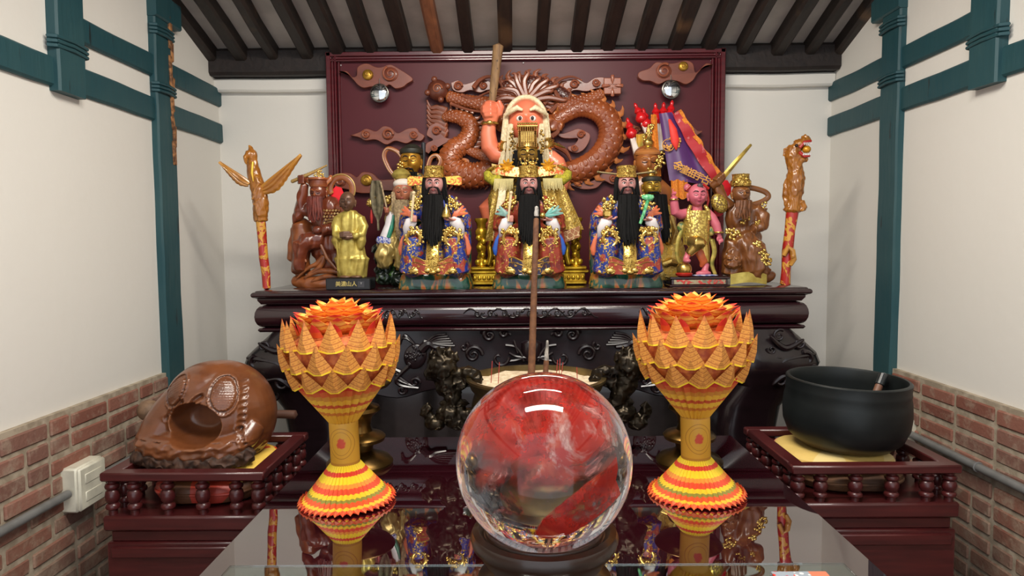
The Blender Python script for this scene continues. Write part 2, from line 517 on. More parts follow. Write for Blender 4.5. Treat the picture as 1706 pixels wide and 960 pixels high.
# eave beam on the back wall, whitewashed ledge under it
pt, pb_ = P(862, 84, 3.02).z, P(862, 121, 3.02).z
trim(timber((.03, YB - .04, (pt + pb_) / 2 + .01), (XR - XL, .10, pt - pb_ + .02), 50, ax=0, bev=.012), BEAM)
l0, l1 = P(862, 126, 3.06).z, P(862, 148, 3.06).z
trim(timber((.03, YB - .015, (l0 + l1) / 2), (XR - XL, .05, l0 - l1), 60, ax=0, bev=.008), PLASTER)
# rafters
xs = [(351, 0), (401, 0), (455, 0), (512, 0), (566, 0), (621, 0), (676, 0), (729, 1), (781, 0), (843, 0), (902, 0), (960, 0), (1012, 0), (1066, 0), (1123, 0), (1178, 0), (1236, 0), (1294, 0), (1348, 0), (1396, 0)]
for i, (px, o) in enumerate(xs):
    x = P(px, 84, 3.02).x; w_ = .052 + .006 * math.sin(i * 2.3); hh = .062
    b = MB(); vs = []; fs = []; n = 26
    for j in range(n + 1):
        y = YB + .05 - j * (YB + .05 - Y0) / n; z1 = zroof(y) + .022; z0 = z1 - hh
        for (a, c_) in ((-w_ / 2, z0 + .01), (-w_ / 2 + .01, z0), (w_ / 2 - .01, z0), (w_ / 2, z0 + .01), (w_ / 2, z1), (-w_ / 2, z1)):
            p = Vector((x + a, y, c_)); vs.append(p + noise.noise_vector(Vector((x * 9, y * 3.5, c_))) * .007)
    for j in range(n):
        for k in range(6): fs.append((j * 6 + k, j * 6 + (k + 1) % 6, (j + 1) * 6 + (k + 1) % 6, (j + 1) * 6 + k))
    fs += [tuple(range(6)), tuple(n * 6 + k for k in range(6))]
    b.add(vs, fs); trim(b, RAFTO if o else RAFT)
# conduits and boxes on the brick
PVC = mat('grey_plastic_pipe', (120, 120, 118), .4); CREAM = mat('cream_plastic', (228, 224, 204), .35)
ya_box = PX(118, 806, XL).y + .075
def conduit(X, sgn, pa, pb, label):
    a, c_ = PX(*pa, X), PX(*pb, X); b = MB(); xx = X + sgn * .040
    c_.y = PX(118, 806, XL).y - .075 if sgn > 0 else PX(1516, 712, XR).y - .075
    zz = (a.z + c_.z) / 2
    b.tube([(xx, Y0 + .05, zz)] + [(xx, Y0 + .05 + (c_.y - Y0 - .05) * k / 8, zz) for k in range(1, 9)], .0125, 12)
    t = thing('conduit_pipe', label, 'pipe', (0, 0, 0)); b.build('pipe', PVC, t)
    if sgn > 0:
        b = MB(); b.tube([(xx, ya_box, zz), (xx, 2.35, zz)], .0125, 12); b.build('pipe', PVC, t)
    for yy in (1.35, 2.0):
        q = MB(); q.tube([(xx + .0135 * math.cos(u), yy, zz + .0135 * math.sin(u)) for u in [k * PI / 6 for k in range(13)]], .003, 6)
        q.build('clip', PVC, t)
    return zz
zl = conduit(XL, 1, (20, 862), (100, 818), 'grey plastic conduit pipe along the left brick wall')
zr = conduit(XR, -1, (1690, 800), (1531, 718), 'grey plastic conduit pipe along the right brick wall')
def jbox(X, sgn, px, py, hy, hz, label):
    c = PX(px, py, X); t = thing('junction_box', label, 'electrical box', (X + sgn * .034, c.y, c.z))
    b = MB(); b.box((0, 0, 0), (.052, hy, hz), bev=.006); b.build('housing', CREAM, t)
    b = MB(); b.box((sgn * .028, 0, 0), (.012, hy * .96, hz * .96), bev=.005)
    for k in (-1, 1): b.box((sgn * .034, 0, k * hz * .2), (.004, hy * .6, hz * .22), bev=.0015)
    b.build('cover', CREAM, t)
jbox(XL, 1, 118, 806, .13, .13, 'cream square switch box with a two part cover on the left brick wall')
jbox(XR, -1, 1516, 712, .13, .09, 'cream box on the right brick wall, partly behind the black bowl')
# ============================================================ ALTAR, BACKBOARD, TABLE, STANDS
def lacquer(name, a, b, rough=.22, coat=.6, sc=(3, 3, 30)):
    t = NT(name); s = t.n('Mapping'); s.inputs['Scale'].default_value = sc
    t.l(t.tc.outputs['Object'], s.inputs[0]); n = t.noise(2, 4, s.outputs[0])
    t.base(t.mix(t.step(n, .3, .7), a, b)); t.set(rough=rough, coat=coat, crough=.08)
    t.bump(t.noise(7, 2), .06, .01); return t.m
LACQ = lacquer('dark_rosewood_lacquer', (44, 14, 22), (30, 9, 15))
LACQD = lacquer('black_carved_lacquer', (30, 18, 22), (20, 12, 15), .26, .15)
ROSE = lacquer('red_brown_rosewood', (84, 30, 30), (62, 20, 22), .35, .25)
AX = .048; AY = 2.52                                        # altar axis and front plane
def az(py, Y=AY): return P(885, py, Y).z
altar = thing('altar_table', 'wide dark rosewood altar table with carved apron and curved legs, carrying all the statues', 'altar', (AX, AY, 0))
ztop = az(482); HWA = 1.012; DEP = .40
def slab_profile(name, prof, hw, dep, m, par, side=True):
    """prof: list (offset outwards, z); swept round front and both sides"""
    b = MB(); path = [(-hw, dep), (-hw, 0), (hw, 0), (hw, dep)]; nrm = [(-1, 0), (-1, -1), (1, -1), (1, 0)]
    vs = []; fs = []; k = len(prof)
    for (x, y), (nx, ny) in zip(path, nrm):
        for (o, z) in prof: vs.append((x + nx * o, y + ny * o, z))
    for i in range(3):
        for j in range(k - 1): fs.append((i * k + j, (i + 1) * k + j, (i + 1) * k + j + 1, i * k + j + 1))
    fs.append(tuple(i * k for i in range(4))); fs.append(tuple(i * k + k - 1 for i in reversed(range(4))))
    fs.append(tuple(range(k))); fs.append(tuple(3 * k + j for j in reversed(range(k))))
    for i in (0,): fs.append
    b.add(vs, fs)
    # back closing strip
    for j in range(k - 1): b.f.append((3 * k + j, j, j + 1, 3 * k + j + 1)); b.mi.append(0)
    b.f = [f for f in b.f if f not in (tuple(range(k)), tuple(3 * k + j for j in reversed(range(k))))]; b.mi = [0] * len(b.f)
    return b.build(name, m, par, ang=50)
def rnd_prof(z1, z0, out, n=8):
    return [(out * math.sin(PI * i / n), z1 + (z0 - z1) * (1 - math.cos(PI * i / n)) / 2) for i in range(n + 1)]
z5, z6, z7 = az(505), az(543), az(551)
slab_profile('tabletop', [(-.004, ztop), (.0, ztop - .003)] + rnd_prof(ztop - .004, ztop - .026, .012) + [(-.006, ztop - .030), (-.006, ztop - .036), (-.016, z5)], HWA, DEP, LACQ, altar)
slab_profile('frieze', [(-.03, z5)] + [(o - .016, z) for o, z in rnd_prof(z5 - .004, z6, .024)] + [(-.030, z6), (-.004, z6 - .004), (-.0, z6 - .010), (-.006, z7), (-.03, z7)], HWA - .006, DEP - .02, LACQ, altar)
# apron slab between legs
zap = az(657)
b = MB(); w0 = HWA - .10
out = [(-w0, z7), (w0, z7)] + spline([(w0, zap + .03), (w0 * .72, zap + .01), (w0 * .55, zap - .02), (w0 * .4, zap + .012), (w0 * .2, zap + .02), (0, zap - .012), (-w0 * .2, zap + .02), (-w0 * .4, zap + .012), (-w0 * .55, zap - .02), (-w0 * .72, zap + .01), (-w0, zap + .03)], 4)
b.prism(out, .03, .06, .004); b.build('apron', LACQD, altar)
# bulging cabriole legs
for sx in (-1, 1):
    secs = []
    for py, xo, th in ((551, .96, .05), (570, 1.005, .07), (590, 1.05, .09), (606, 1.062, .10), (622, 1.045, .095), (645, .985, .07), (680, .93, .055), (720, .915, .05), (780, .93, .06), (850, .96, .07), (960, .99, .07)):
        secs.append((az(py), sx * (xo - .16), .10, .16 if py < 640 else .11, th + .06))
    secs2 = [(z, (cx if rx > .12 else cx + sx * .05), cy, rx, ry) for z, cx, cy, rx, ry in secs]
    secs2.append((.0, sx * .86, .10, .10, .10))
    b = MB()
    b.loft(secs2, 32, lambda a, t, z: 1 / max(abs(math.cos(a)) ** 5 + abs(math.sin(a)) ** 5, .01) ** .2 * (1 + .01 * math.sin(9 * a)))
    lg = b.build('leg', LACQD, altar)
    # carving on the knee: scrolls and leaves
    c = MB()
    def kx(px): return (P(px if sx > 0 else 2 * 884.5 - px, 600, AY).x - AX)
    for (px, py, r, tu, rt, d, a0) in ((1287, 606, 13, 1.4, 5, 1, 0), (1334, 597, 11, 1.2, 6, -1, 2), (1290, 560, 11, 1.3, 3.5, 1, 1), (1322, 572, 9, 1.2, 3, -1, 0), (1278, 582, 8, 1.2, 3, 1, 3), (1292, 632, 12, 1.3, 4.5, -1, 2), (1312, 655, 10, 1.2, 3.5, 1, 1), (1345, 612, 9, 1, 5, 1, 4)):
        k = AY / F; X0 = kx(px); Z0 = az(py)
        pts, rad = spiral((X0, Z0), r * k, tu, rt * k * .8, d=sx * d, y=-.045 if py < 640 else -.02, a0=a0)
        c.tube(pts, rad, 8)
    for (p0, p1, p2) in (((1275, 560), (1300, 580), (1330, 566)), ((1270, 620), (1300, 600), (1350, 590)), ((1280, 640), (1300, 625), (1330, 632))):
        pts = [(kx(q[0]), -.045, az(q[1])) for q in spline([p0, p1, p2], 8)]
        c.tube(pts, [.004 + .008 * math.sin(PI * i / (len(pts) - 1)) for i in range(len(pts))], 8)
    c.build('leg_carving', LACQD, lg)
# frieze centre motif and end motifs
def scrollband(cx, hw, cz, y, h, n):
    c = MB(); rnd = random.Random(int(abs(cx) * 100) + n)
    for i in range(n):
        x = cx - hw + (i + .5) * 2 * hw / n
        pts, rad = spiral((x, cz), h * .55, 1.3, h * .13, d=1 if i % 2 else -1, y=y, a0=i); c.tube(pts, rad, 6)
        c.ell((x + hw / n * .8, y, cz + rnd.uniform(-.3, .3) * h), (h * .35, h * .2, h * .18), rot=(0, rnd.uniform(-1, 1), 0), nu=8, nv=6)
    pts = [(cx - hw * 1.12 + 2.24 * hw * t / 40, y + .002, cz + h * .75 * math.sin(t * .75)) for t in range(41)]
    c.tube(pts, h * .1, 6)
    return c
k = AY / F
scrollband(0, 100 * k, az(521), -.012, 11 * k, 9).build('frieze_carving', LACQD, altar)
for sx in (-1, 1): scrollband(sx * 228 * k, 42 * k, az(521), -.012, 10 * k, 4).build('frieze_carving', LACQD, altar)
# apron reliefs: centre pot with branches, scrolls, phoenixes facing inwards
c = MB()
def ap(px, py, y=.022): q = P(px, py, AY); return (q.x - AX, y, q.z)
c.lathe([(.0, 0), (14 * k, .0), (17 * k, 10 * k), (18 * k, 30 * k), (12 * k, 34 * k)], (ap(886, 603)[0], .03, ap(886, 603)[2]), 16, sy=.5)
c.build('relief_pot', LACQD, altar)
for sx in (-1, 1):
    def M(px, py, y=.022):
        q = ap(px, py, y); return (q[0] if sx < 0 else (2 * (885 - px) * k + q[0]), q[1], q[2])
    c = MB()
    for (px, py, r, tu, rt, d, a0) in ((788, 593, 15, 1.5, 4, 1, 0), (832, 598, 17, .8, 3.5, -1, 0), (815, 560, 10, 1.4, 4, 1, 2), (838, 556, 7, 1.2, 3.5, -1, 0), (772, 580, 8, 1, 3.5, -1, 1), (690, 640, 9, 1.2, 3, 1, 0), (668, 652, 8, 1.2, 3, -1, 0)):
        q = M(px, py); pts, rad = spiral((q[0], q[2]), r * k, tu, rt * k, d=d * -sx, y=q[1], a0=a0 if sx < 0 else PI - a0); c.tube(pts, rad, 8)
    for pts in ([(842, 577), (858, 580), (868, 592), (872, 604)], [(856, 570), (862, 590)], [(848, 590), (860, 596), (880, 598)], [(846, 604), (862, 602), (872, 598)], [(800, 556), (820, 550), (844, 555), (850, 560)]):
        q = [M(*p_) for p_ in spline(pts, 5)]; c.tube(q, [2.6 * k] * len(q), 6)
    c.build_each('relief_scroll', LACQD, altar, gap=.001)
    c = MB()   # phoenix: body, wing feathers, neck, tail
    c.ell(M(690, 596), (19 * k, .010, 22 * k), rot=(0, -.3 * sx, 0), nu=20, nv=14)
    q = [M(*p_) for p_ in spline([(700, 585), (712, 575), (722, 580), (740, 582)], 6)]; c.tube(q, [(9 - 6 * i / len(q)) * k for i in range(len(q))], 8)
    for j in range(6):
        q = [M(*p_) for p_ in spline([(705, 578 - j * 1.5), (722 + j * 3, 562 + j * 3), (742 + j * 3, 566 + j * 4 - 8)], 6)]
        c.tube(q, [(3.6 - 2 * i / len(q)) * k for i in range(len(q))], 6)
    for j in range(4):
        q = [M(*p_) for p_ in spline([(680, 612), (668 - j * 3, 622 + j * 4), (655 + j * 4, 618 + j * 9), (672 + j * 8, 640 + j * 3)], 6)]
        c.tube(q, [(4.5 - 2.5 * i / len(q)) * k for i in range(len(q))], 6)
    for j in range(3):
        q = [M(*p_) for p_ in spline([(688, 575), (676 - j * 2, 566 - j * 3), (664, 566 + j * 5)], 6)]; c.tube(q, 2.2 * k, 6)
    rng = random.Random(2)
    for j in range(34):
        a, r = rng.uniform(0, 6.28), rng.uniform(0, .85); q = M(690 + 18 * r * math.cos(a), 596 + 21 * r * math.sin(a), .013)
        c.ell(q, (2.4 * k, .003, 2.8 * k), nu=8, nv=5)
    c.build('relief_phoenix', LACQD, altar)
b = MB(); b.box((0, .30, (z7 - .02) / 2 + .16), (HWA * 2 - .28, .02, z7 - .34)); b.build('back_panel', mat('polished_dark_panel', (70, 62, 58), .12, coat=.5), altar, smooth=False)
b = MB(); b.box((0, .16, .16), (HWA * 2 - .2, .28, .32)); b.build('plinth_box', LACQD, altar, smooth=False)

# ------------------------------------------------------------ backboard with dragon
YP = 2.985
bb = thing('dragon_backboard', 'tall maroon lacquered backboard with carved wooden dragon and clouds behind the statues', 'backboard', (0, YP, 0))
def bp(px, py, y=0): q = P(px, py, YP); return Vector((q.x, y, q.z))
bk = YP / F
x0, x1 = bp(548, 300).x, bp(1206, 300).x; zt, zb_ = bp(876, 84).z, ztop - .25
b = MB(); b.box(((x0 + x1) / 2, .020, (zt + zb_) / 2), (x1 - x0 - .02, .018, zt - zb_ - .02))
def maroon():
    t = NT('maroon_board'); n = t.noise(2.5, 4); t.base(t.mix(n, (88, 28, 36), (72, 22, 30)))
    t.set(rough=.42, spec=.28); t.bump(t.noise(200, 2), .03, .001); return t.m
MAROON = maroon(); FRAME = lacquer('maroon_frame_lacquer', (92, 26, 34), (72, 18, 26), .25, .4)
b.build('panel', MAROON, bb, smooth=False)
b = MB()
for sx, xe in ((1, x0), (-1, x1)):
    for o, w_, y in ((0, 9, -.012), (8, 5, -.004), (13.5, 4, -.010), (18, 5, .0)):
        b.box((xe + sx * (o + w_ / 2) * bk, y + .015, (zt + zb_) / 2), (w_ * bk * .92, .03, zt - zb_), bev=.003)
for o, w_, y in ((0, 8, -.012), (7, 5, -.004), (12, 4, -.010)):
    b.box(((x0 + x1) / 2, y + .015, zt - (o + w_ / 2) * bk), (x1 - x0, .03, w_ * bk * .92), bev=.003)
b.build('frame', FRAME, bb)
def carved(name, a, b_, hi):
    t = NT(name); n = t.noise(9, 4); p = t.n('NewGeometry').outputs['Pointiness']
    c = t.mix(t.step(n, .3, .7), a, b_); c = t.mix(t.step(p, .52, .60), c, hi); c = t.mix(t.math('SUBTRACT', 1, t.step(p, .40, .485)), c, tuple(int(v * .38) for v in b_)); t.base(c)  # crevice shade put into the colour by pointiness; raised edges tinted lighter
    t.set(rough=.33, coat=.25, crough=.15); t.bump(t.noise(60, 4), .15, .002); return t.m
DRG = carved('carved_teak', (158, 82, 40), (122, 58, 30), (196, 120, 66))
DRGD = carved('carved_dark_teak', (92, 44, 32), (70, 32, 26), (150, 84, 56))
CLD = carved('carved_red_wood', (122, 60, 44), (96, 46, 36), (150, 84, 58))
GOLDP = mat('gold_paint', (196, 152, 60), .35, .7, col2=(160, 116, 40), scale=40)
def cloud(outline, curls, y=-.002, th=.020, gold=None, m=None, nm='cloud'):
    b = MB(); o = [(bp(*p).x, bp(*p).z) for p in spline(outline + [outline[0]], 5)[:-1]]
    b.prism(o, y - th, y + .012, .0015)
    for (cx, cy, r, tu, d, a0) in curls:
        q = bp(cx, cy); pts, rad = spiral((q.x, q.z), r * bk, tu, 2.0 * bk, d=d, y=y - th - .0095, a0=a0); b.tube(pts, rad, 6)
        b.ell((q.x, y - th + .004, q.z), (r * 1.15 * bk, .012, r * 1.05 * bk), nu=20, nv=8)
    c = b.build(nm, m or CLD, bb)
    if gold:
        g = MB(); q = bp(gold[0], gold[1]); g.ell((q.x, y - th - .004, q.z), (gold[2] * bk, .010, gold[2] * bk * .95), nu=20, nv=8)
        pts, rad = spiral((q.x, q.z), gold[2] * .6 * bk, 1.2, 1.3 * bk, y=y - th - .012); g.tube(pts, rad, 6)
        g.build('gold_curl', GOLDP, c)
    return c
cloud([(566, 121), (580, 121), (588, 130), (596, 128), (598, 114), (612, 108), (628, 114), (638, 114), (652, 110), (668, 118), (686, 130), (688, 136), (680, 141), (672, 147), (660, 149), (650, 143), (640, 148), (622, 146), (608, 148), (598, 143), (590, 134), (578, 123)], [(652, 126, 12, 1.6, 1, 2)], gold=(615, 127, 9))
mir = lambda L, c=1752.5: [(c - p[0], p[1]) + tuple(p[2:]) for p in L]
cloud([(1186, 110), (1174, 108), (1164, 118), (1156, 122), (1152, 108), (1140, 103), (1124, 107), (1110, 108), (1092, 106), (1080, 116), (1064, 122), (1062, 130), (1070, 136), (1082, 137), (1096, 142), (1110, 136), (1126, 137), (1140, 142), (1152, 136), (1160, 124), (1172, 113)], [(1104, 121, 12, 1.6, 1, 1)], gold=(1136, 113, 8))
cloud([(585, 227), (600, 222), (612, 216), (628, 220), (640, 212), (652, 214), (664, 223), (680, 216), (694, 215), (700, 222), (708, 228), (702, 236), (690, 235), (678, 240), (660, 236), (645, 242), (628, 234), (610, 235), (600, 230)], [(648, 226, 9, 1.6, 1, 0), (690, 226, 6, 1.4, -1, 0), (612, 226, 6, 1.4, 1, 2)])
cloud([(558, 300), (568, 290), (585, 290), (596, 296), (606, 288), (622, 290), (634, 300), (650, 300), (668, 300), (676, 310), (660, 318), (640, 318), (622, 322), (600, 322), (580, 316), (562, 312)], [(570, 303, 9, 1.4, 1, 0)], gold=(613, 301, 10))
cloud([(1042, 214), (1052, 209), (1066, 214), (1080, 212), (1100, 214), (1130, 210), (1142, 208), (1152, 212), (1160, 219), (1168, 220), (1158, 227), (1148, 230), (1136, 228), (1120, 232), (1090, 228), (1060, 228), (1046, 224)], [(1142, 219, 7, 1.5, 1, 0), (1058, 219, 6, 1.4, 1, 0)])
cloud([(735, 296), (760, 298), (800, 300), (940, 300), (960, 296), (975, 304), (990, 300), (1002, 290), (1016, 288), (1030, 294), (1038, 302), (1020, 308), (1006, 303), (992, 314), (970, 316), (950, 310), (930, 312), (800, 310), (740, 304)], [(962, 306, 6, 1.4, 1, 0), (1020, 298, 6, 1.3, -1, 0)])
# clouds woven into the dragon
cloud([(716, 212), (728, 206), (742, 212), (748, 220), (740, 228), (750, 232), (760, 230), (748, 238), (738, 246), (730, 254), (722, 252), (716, 258), (722, 268), (716, 258), (708, 252), (712, 240), (722, 234), (712, 226)], [(728, 220, 7, 1.5, 1, 0), (724, 248, 5, 1.3, -1, 0)])
cloud([(752, 140), (764, 136), (772, 142), (784, 140), (800, 134), (816, 138), (826, 150), (812, 152), (800, 156), (784, 152), (770, 156), (756, 152)], [(764, 146, 7, 1.5, 1, 0), (806, 145, 6, 1.3, 1, 2)])
cloud([(932, 150), (944, 136), (962, 134), (976, 140), (990, 132), (1006, 132), (1004, 146), (990, 150), (976, 154), (958, 152), (944, 156)], [(956, 143, 7, 1.5, 1, 0), (992, 140, 6, 1.4, -1, 0)])
cloud([(922, 220), (936, 224), (950, 220), (962, 216), (974, 220), (982, 226), (980, 238), (972, 250), (960, 256), (948, 252), (946, 246), (956, 242), (962, 232), (948, 232), (934, 230)], [(967, 226, 6, 1.5, 1, 0), (956, 248, 5, 1.4, -1, 0)])
cloud([(762, 268), (772, 264), (782, 268), (780, 278), (770, 281), (764, 276)], [(772, 272, 5, 1.4, 1, 0)], m=DRG)
def scales(nu, nv, amp, side=0):
    def f(t, a, r):
        if side and math.sin(a) * side > .55: return r * (1.02 + .02 * math.sin(t * nu * 6.3))
        u = t * nu; row = math.floor(u); fr = u - row; v = a / (2 * PI) * nv + (.5 if row % 2 else 0); fv = (v - math.floor(v)) - .5
        v2 = a / (2 * PI) * nv + (0 if row % 2 else .5); f2 = (v2 - math.floor(v2)) - .5
        h = .3 + .7 * (1 + fr) / 1.7 if (f2 / .5) ** 2 + (fr / .72) ** 2 < 1 else .25 + .7 * fr / 1.7
        return r * (1 + amp * (h - .5))
    return f
def dpath(name, ctrl, m, nu, par=bb, y=-.03, flat=.7, spikes=0, side=1, sk=1.0, sm=None):
    s = spline([(x, y_, r) for x, y_, r in ctrl], 36); pts = [bp(a, c_, y) for a, c_, r in s]; rad = [r * bk for a, c_, r in s]
    b = MB(); b.tube(pts, rad, 112, flat=flat, up=(0, 1, 0), fn=scales(nu, 10, .26, side if spikes else 0)); o = b.build(name, m, par, ang=80)
    if spikes:
        q = MB(); crest = []
        for i in range(len(pts)):
            t = (pts[min(i + 1, len(pts) - 1)] - pts[max(i - 1, 0)]).normalized(); nn = Vector((t.z, 0, -t.x)) * side
            crest.append(pts[i] + nn * rad[i] * .98)
        q.tube(crest, 2.6 * bk, 8)
        for j in range(spikes):
            i = int((j + .5) / spikes * (len(pts) - 1)); t = (pts[min(i + 1, len(pts) - 1)] - pts[max(i - 1, 0)]).normalized()
            nn = Vector((t.z, 0, -t.x)) * side; base = crest[i]; L = (12 + 3 * math.sin(j * 2.1)) * bk * sk
            sp = [base - nn * .004, base + nn * L * .5 - t * L * .1, base + nn * L * .85 + t * L * .25, base + nn * L + t * L * .6]
            q.tube(sp, [6.5 * bk * sk, 4.4 * bk * sk, 2.2 * bk * sk, .3 * bk], 8, flat=.5, up=(0, 1, 0))
        q.build('dragon_spikes', sm or m, o)
    return o
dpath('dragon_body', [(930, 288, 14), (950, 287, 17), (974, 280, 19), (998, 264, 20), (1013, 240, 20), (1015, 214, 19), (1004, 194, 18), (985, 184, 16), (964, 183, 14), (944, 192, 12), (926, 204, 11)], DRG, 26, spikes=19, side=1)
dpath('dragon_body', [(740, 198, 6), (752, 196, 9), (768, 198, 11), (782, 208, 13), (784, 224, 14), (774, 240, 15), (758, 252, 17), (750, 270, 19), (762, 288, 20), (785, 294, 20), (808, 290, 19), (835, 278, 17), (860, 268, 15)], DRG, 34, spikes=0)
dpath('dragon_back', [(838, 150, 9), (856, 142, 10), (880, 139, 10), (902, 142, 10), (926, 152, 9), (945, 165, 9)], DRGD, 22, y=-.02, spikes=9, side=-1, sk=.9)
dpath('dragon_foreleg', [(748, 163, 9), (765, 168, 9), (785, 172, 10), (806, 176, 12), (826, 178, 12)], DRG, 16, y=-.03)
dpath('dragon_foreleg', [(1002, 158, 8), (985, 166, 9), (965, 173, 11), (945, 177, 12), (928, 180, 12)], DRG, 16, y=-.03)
dpath('dragon_hindleg', [(775, 250, 5), (790, 256, 7), (808, 262, 9), (826, 272, 10)], DRG, 12, y=-.035)
q = bp(731, 153)
b = MB(); b.ell((q.x, -.03, q.z), (17 * bk, .035, 17 * bk), nu=24, nv=16)
pts, rad = spiral((q.x, q.z), 8 * bk, 1.6, 1.6 * bk, y=-.064); b.tube(pts, rad, 6)
for a in (0, PI / 2, PI, 3 * PI / 2): b.ell((q.x + 17 * bk * math.cos(a + .3), -.045, q.z + 17 * bk * math.sin(a + .3)), (5 * bk, .012, 5 * bk))
b.build('dragon_pearl', DRGD, bb)
q = bp(1018, 147); b = MB(); b.box((q.x, -.022, q.z), (28 * bk, .045, 26 * bk), bev=.003)
for a in range(4):
    an = a * PI / 2; b.tube([(q.x + 16 * bk * math.cos(an), -.044, q.z + 16 * bk * math.sin(an)), (q.x + 9 * bk * math.cos(an), -.050, q.z + 9 * bk * math.sin(an)), (q.x + 3 * bk * math.cos(an), -.047, q.z + 3 * bk * math.sin(an))], [3.2 * bk, 2.5 * bk, .4 * bk], 8)
for yy in (-3, 3): b.box((q.x, -.046, q.z + yy * bk), (14 * bk, .004, 1 * bk))
b.box((q.x, -.046, q.z), (1 * bk, .004, 14 * bk)); b.build('claw_seal', CLD, bb)
# flame curls at far left of dragon, mane, horns, whiskers, head
b = MB()
for i in range(6):
    y0 = 172 + i * 8; q = [bp(x, y, -.014) for x, y in spline([(744, y0 + 14), (730, y0 + 8), (718, y0 + 8 - i), (712, y0 - 4)], 6)]
    b.tube(q, [(6.5 - 5.6 * j / (len(q) - 1)) * bk for j in range(len(q))], 8, flat=.7)
for i in range(5):
    x = 750 + i * 9; q = [bp(xx, yy, -.014) for xx, yy in ((x, 190), (x + 2, 182), (x + 1, 174))]; b.tube(q, [4 * bk, 2.4 * bk, .3 * bk], 8, flat=.6)
for i in range(7):
    t = i / 6; x, y = 786 + 10 * math.sin(t * 3), 200 + 48 * t; q = [bp(x, y, -.014), bp(x + 10, y - 2, -.014), bp(x + 17, y - 8, -.014)]; b.tube(q, [5 * bk, 3 * bk, .3 * bk], 8, flat=.6)
for i in range(9):
    x = 742 + i * 8.5; q = [bp(x, 306, -.016), bp(x + 3, 311, -.016), bp(x - 2, 317, -.016)]; b.tube(q, [4.4 * bk, 2.4 * bk, .3 * bk], 8, flat=.6)
b.build_each('dragon_flame', DRGD, bb, gap=.001)
b = MB(); rng = random.Random(4)
for i in range(34):
    a = R(-20 + 220 * i / 33); L = rng.uniform(30, 52); bx_, by = 876 + 12 * math.cos(a), 172 - 8 * math.sin(a); yy = -.02 - rng.uniform(0, .05)
    ex, ey = bx_ + L * math.cos(a), by - L * .72 * math.sin(a)
    mx, my = (bx_ + ex) / 2 + 5 * math.sin(a * 3), (by + ey) / 2 - 4
    q = [bp(x, y, yy) for x, y in spline([(bx_, by), (mx, my), (ex, ey), (ex + 6 * math.cos(a + 1), ey - 5 * math.sin(a + 1))], 5)]
    b.tube(q, [(4.6 * (1 - (j / len(q)) ** 2) + .2) * bk for j in range(len(q))], 7)
b.build('dragon_mane', DRGD, bb)
b = MB()
for ctrl, r in (([(930, 168), (922, 150), (930, 138), (950, 132), (968, 138)], 4), ([(905, 176), (916, 166), (914, 150), (908, 140)], 4.5), ([(912, 208), (930, 196), (955, 186), (975, 182), (1000, 170)], 2), ([(916, 190), (930, 176), (945, 168), (950, 158)], 4),
                ([(790, 150), (800, 138), (816, 132), (832, 140), (838, 152)], 4), ([(752, 176), (780, 186), (810, 190), (835, 186)], 3), ([(835, 200), (842, 190), (838, 176), (846, 162)], 5), ([(770, 162), (790, 168), (815, 158), (835, 164)], 3),
                ([(918, 230), (928, 222), (926, 210), (914, 204)], 5), ([(926, 245), (942, 256), (950, 270)], 6)):
    q = [bp(x, y, -.045) for x, y in spline(ctrl, 7)]; b.tube(q, [(r * (1 - .75 * j / len(q))) * bk for j in range(len(q))], 8)
b.build_each('dragon_whisker', DRGD, bb, gap=.001)
b = MB()
for x, z, rx, rz in ((872, 196, 34, 30), (908, 205, 24, 14), (842, 205, 22, 16), (925, 212, 16, 10), (876, 222, 26, 16), (900, 188, 12, 8)):
    q = bp(x, z); b.ell((q.x, -.030, q.z), (rx * bk, .030, rz * bk), nu=20, nv=12)
def bumpy(v): return v + noise.noise_vector(v * 45) * .012
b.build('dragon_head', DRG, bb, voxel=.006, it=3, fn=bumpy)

# convex mirrors
def mirror(px, py, r, label):
    q = P(px, py, YP - .004); rr = r * bk; t = thing('convex_mirror', label, 'mirror', (q.x, YP - .030, q.z), group='round convex mirrors on the backboard')
    b = MB(); b.lathe([(rr, .0), (rr * 1.03, .004), (rr * 1.0, .010), (rr * .9, .012)], n=40, rot=(PI / 2, 0, 0)); b.build('rim', mat('steel_rim', (110, 108, 104), .3, .9), t)
    b = MB(); b.lathe([(rr * .93 * math.cos(a), .009 + rr * .28 * math.sin(a)) for a in [PI / 2 * i / 12 for i in range(12)]] + [(.0001, .009 + rr * .28)], n=40, rot=(PI / 2, 0, 0)); b.build('glass', mat('mirror_glass', (225, 228, 230), .03, 1.0), t)
    b = MB(); b.tube([(0, -.004, rr), (0, -.004, rr + .022)], .0015, 6); b.build('hook', mat('steel_rim', (110, 108, 104)), t)
mirror(635, 158, 15, 'round convex mirror hanging under the upper left carved cloud')
mirror(1115, 152, 15, 'round convex mirror hanging under the upper right carved cloud')
bsc = MB()
for i, (px, py) in enumerate(((567, 108), (872, 104), (1186, 100))):
    q = bp(px, py); bsc.ell((q.x, .008, q.z), (.0035, .003, .0035), nu=10, nv=6)
bsc.build_each('screw_head', mat('steel_screw', (220, 220, 220), .3, .6), bb)

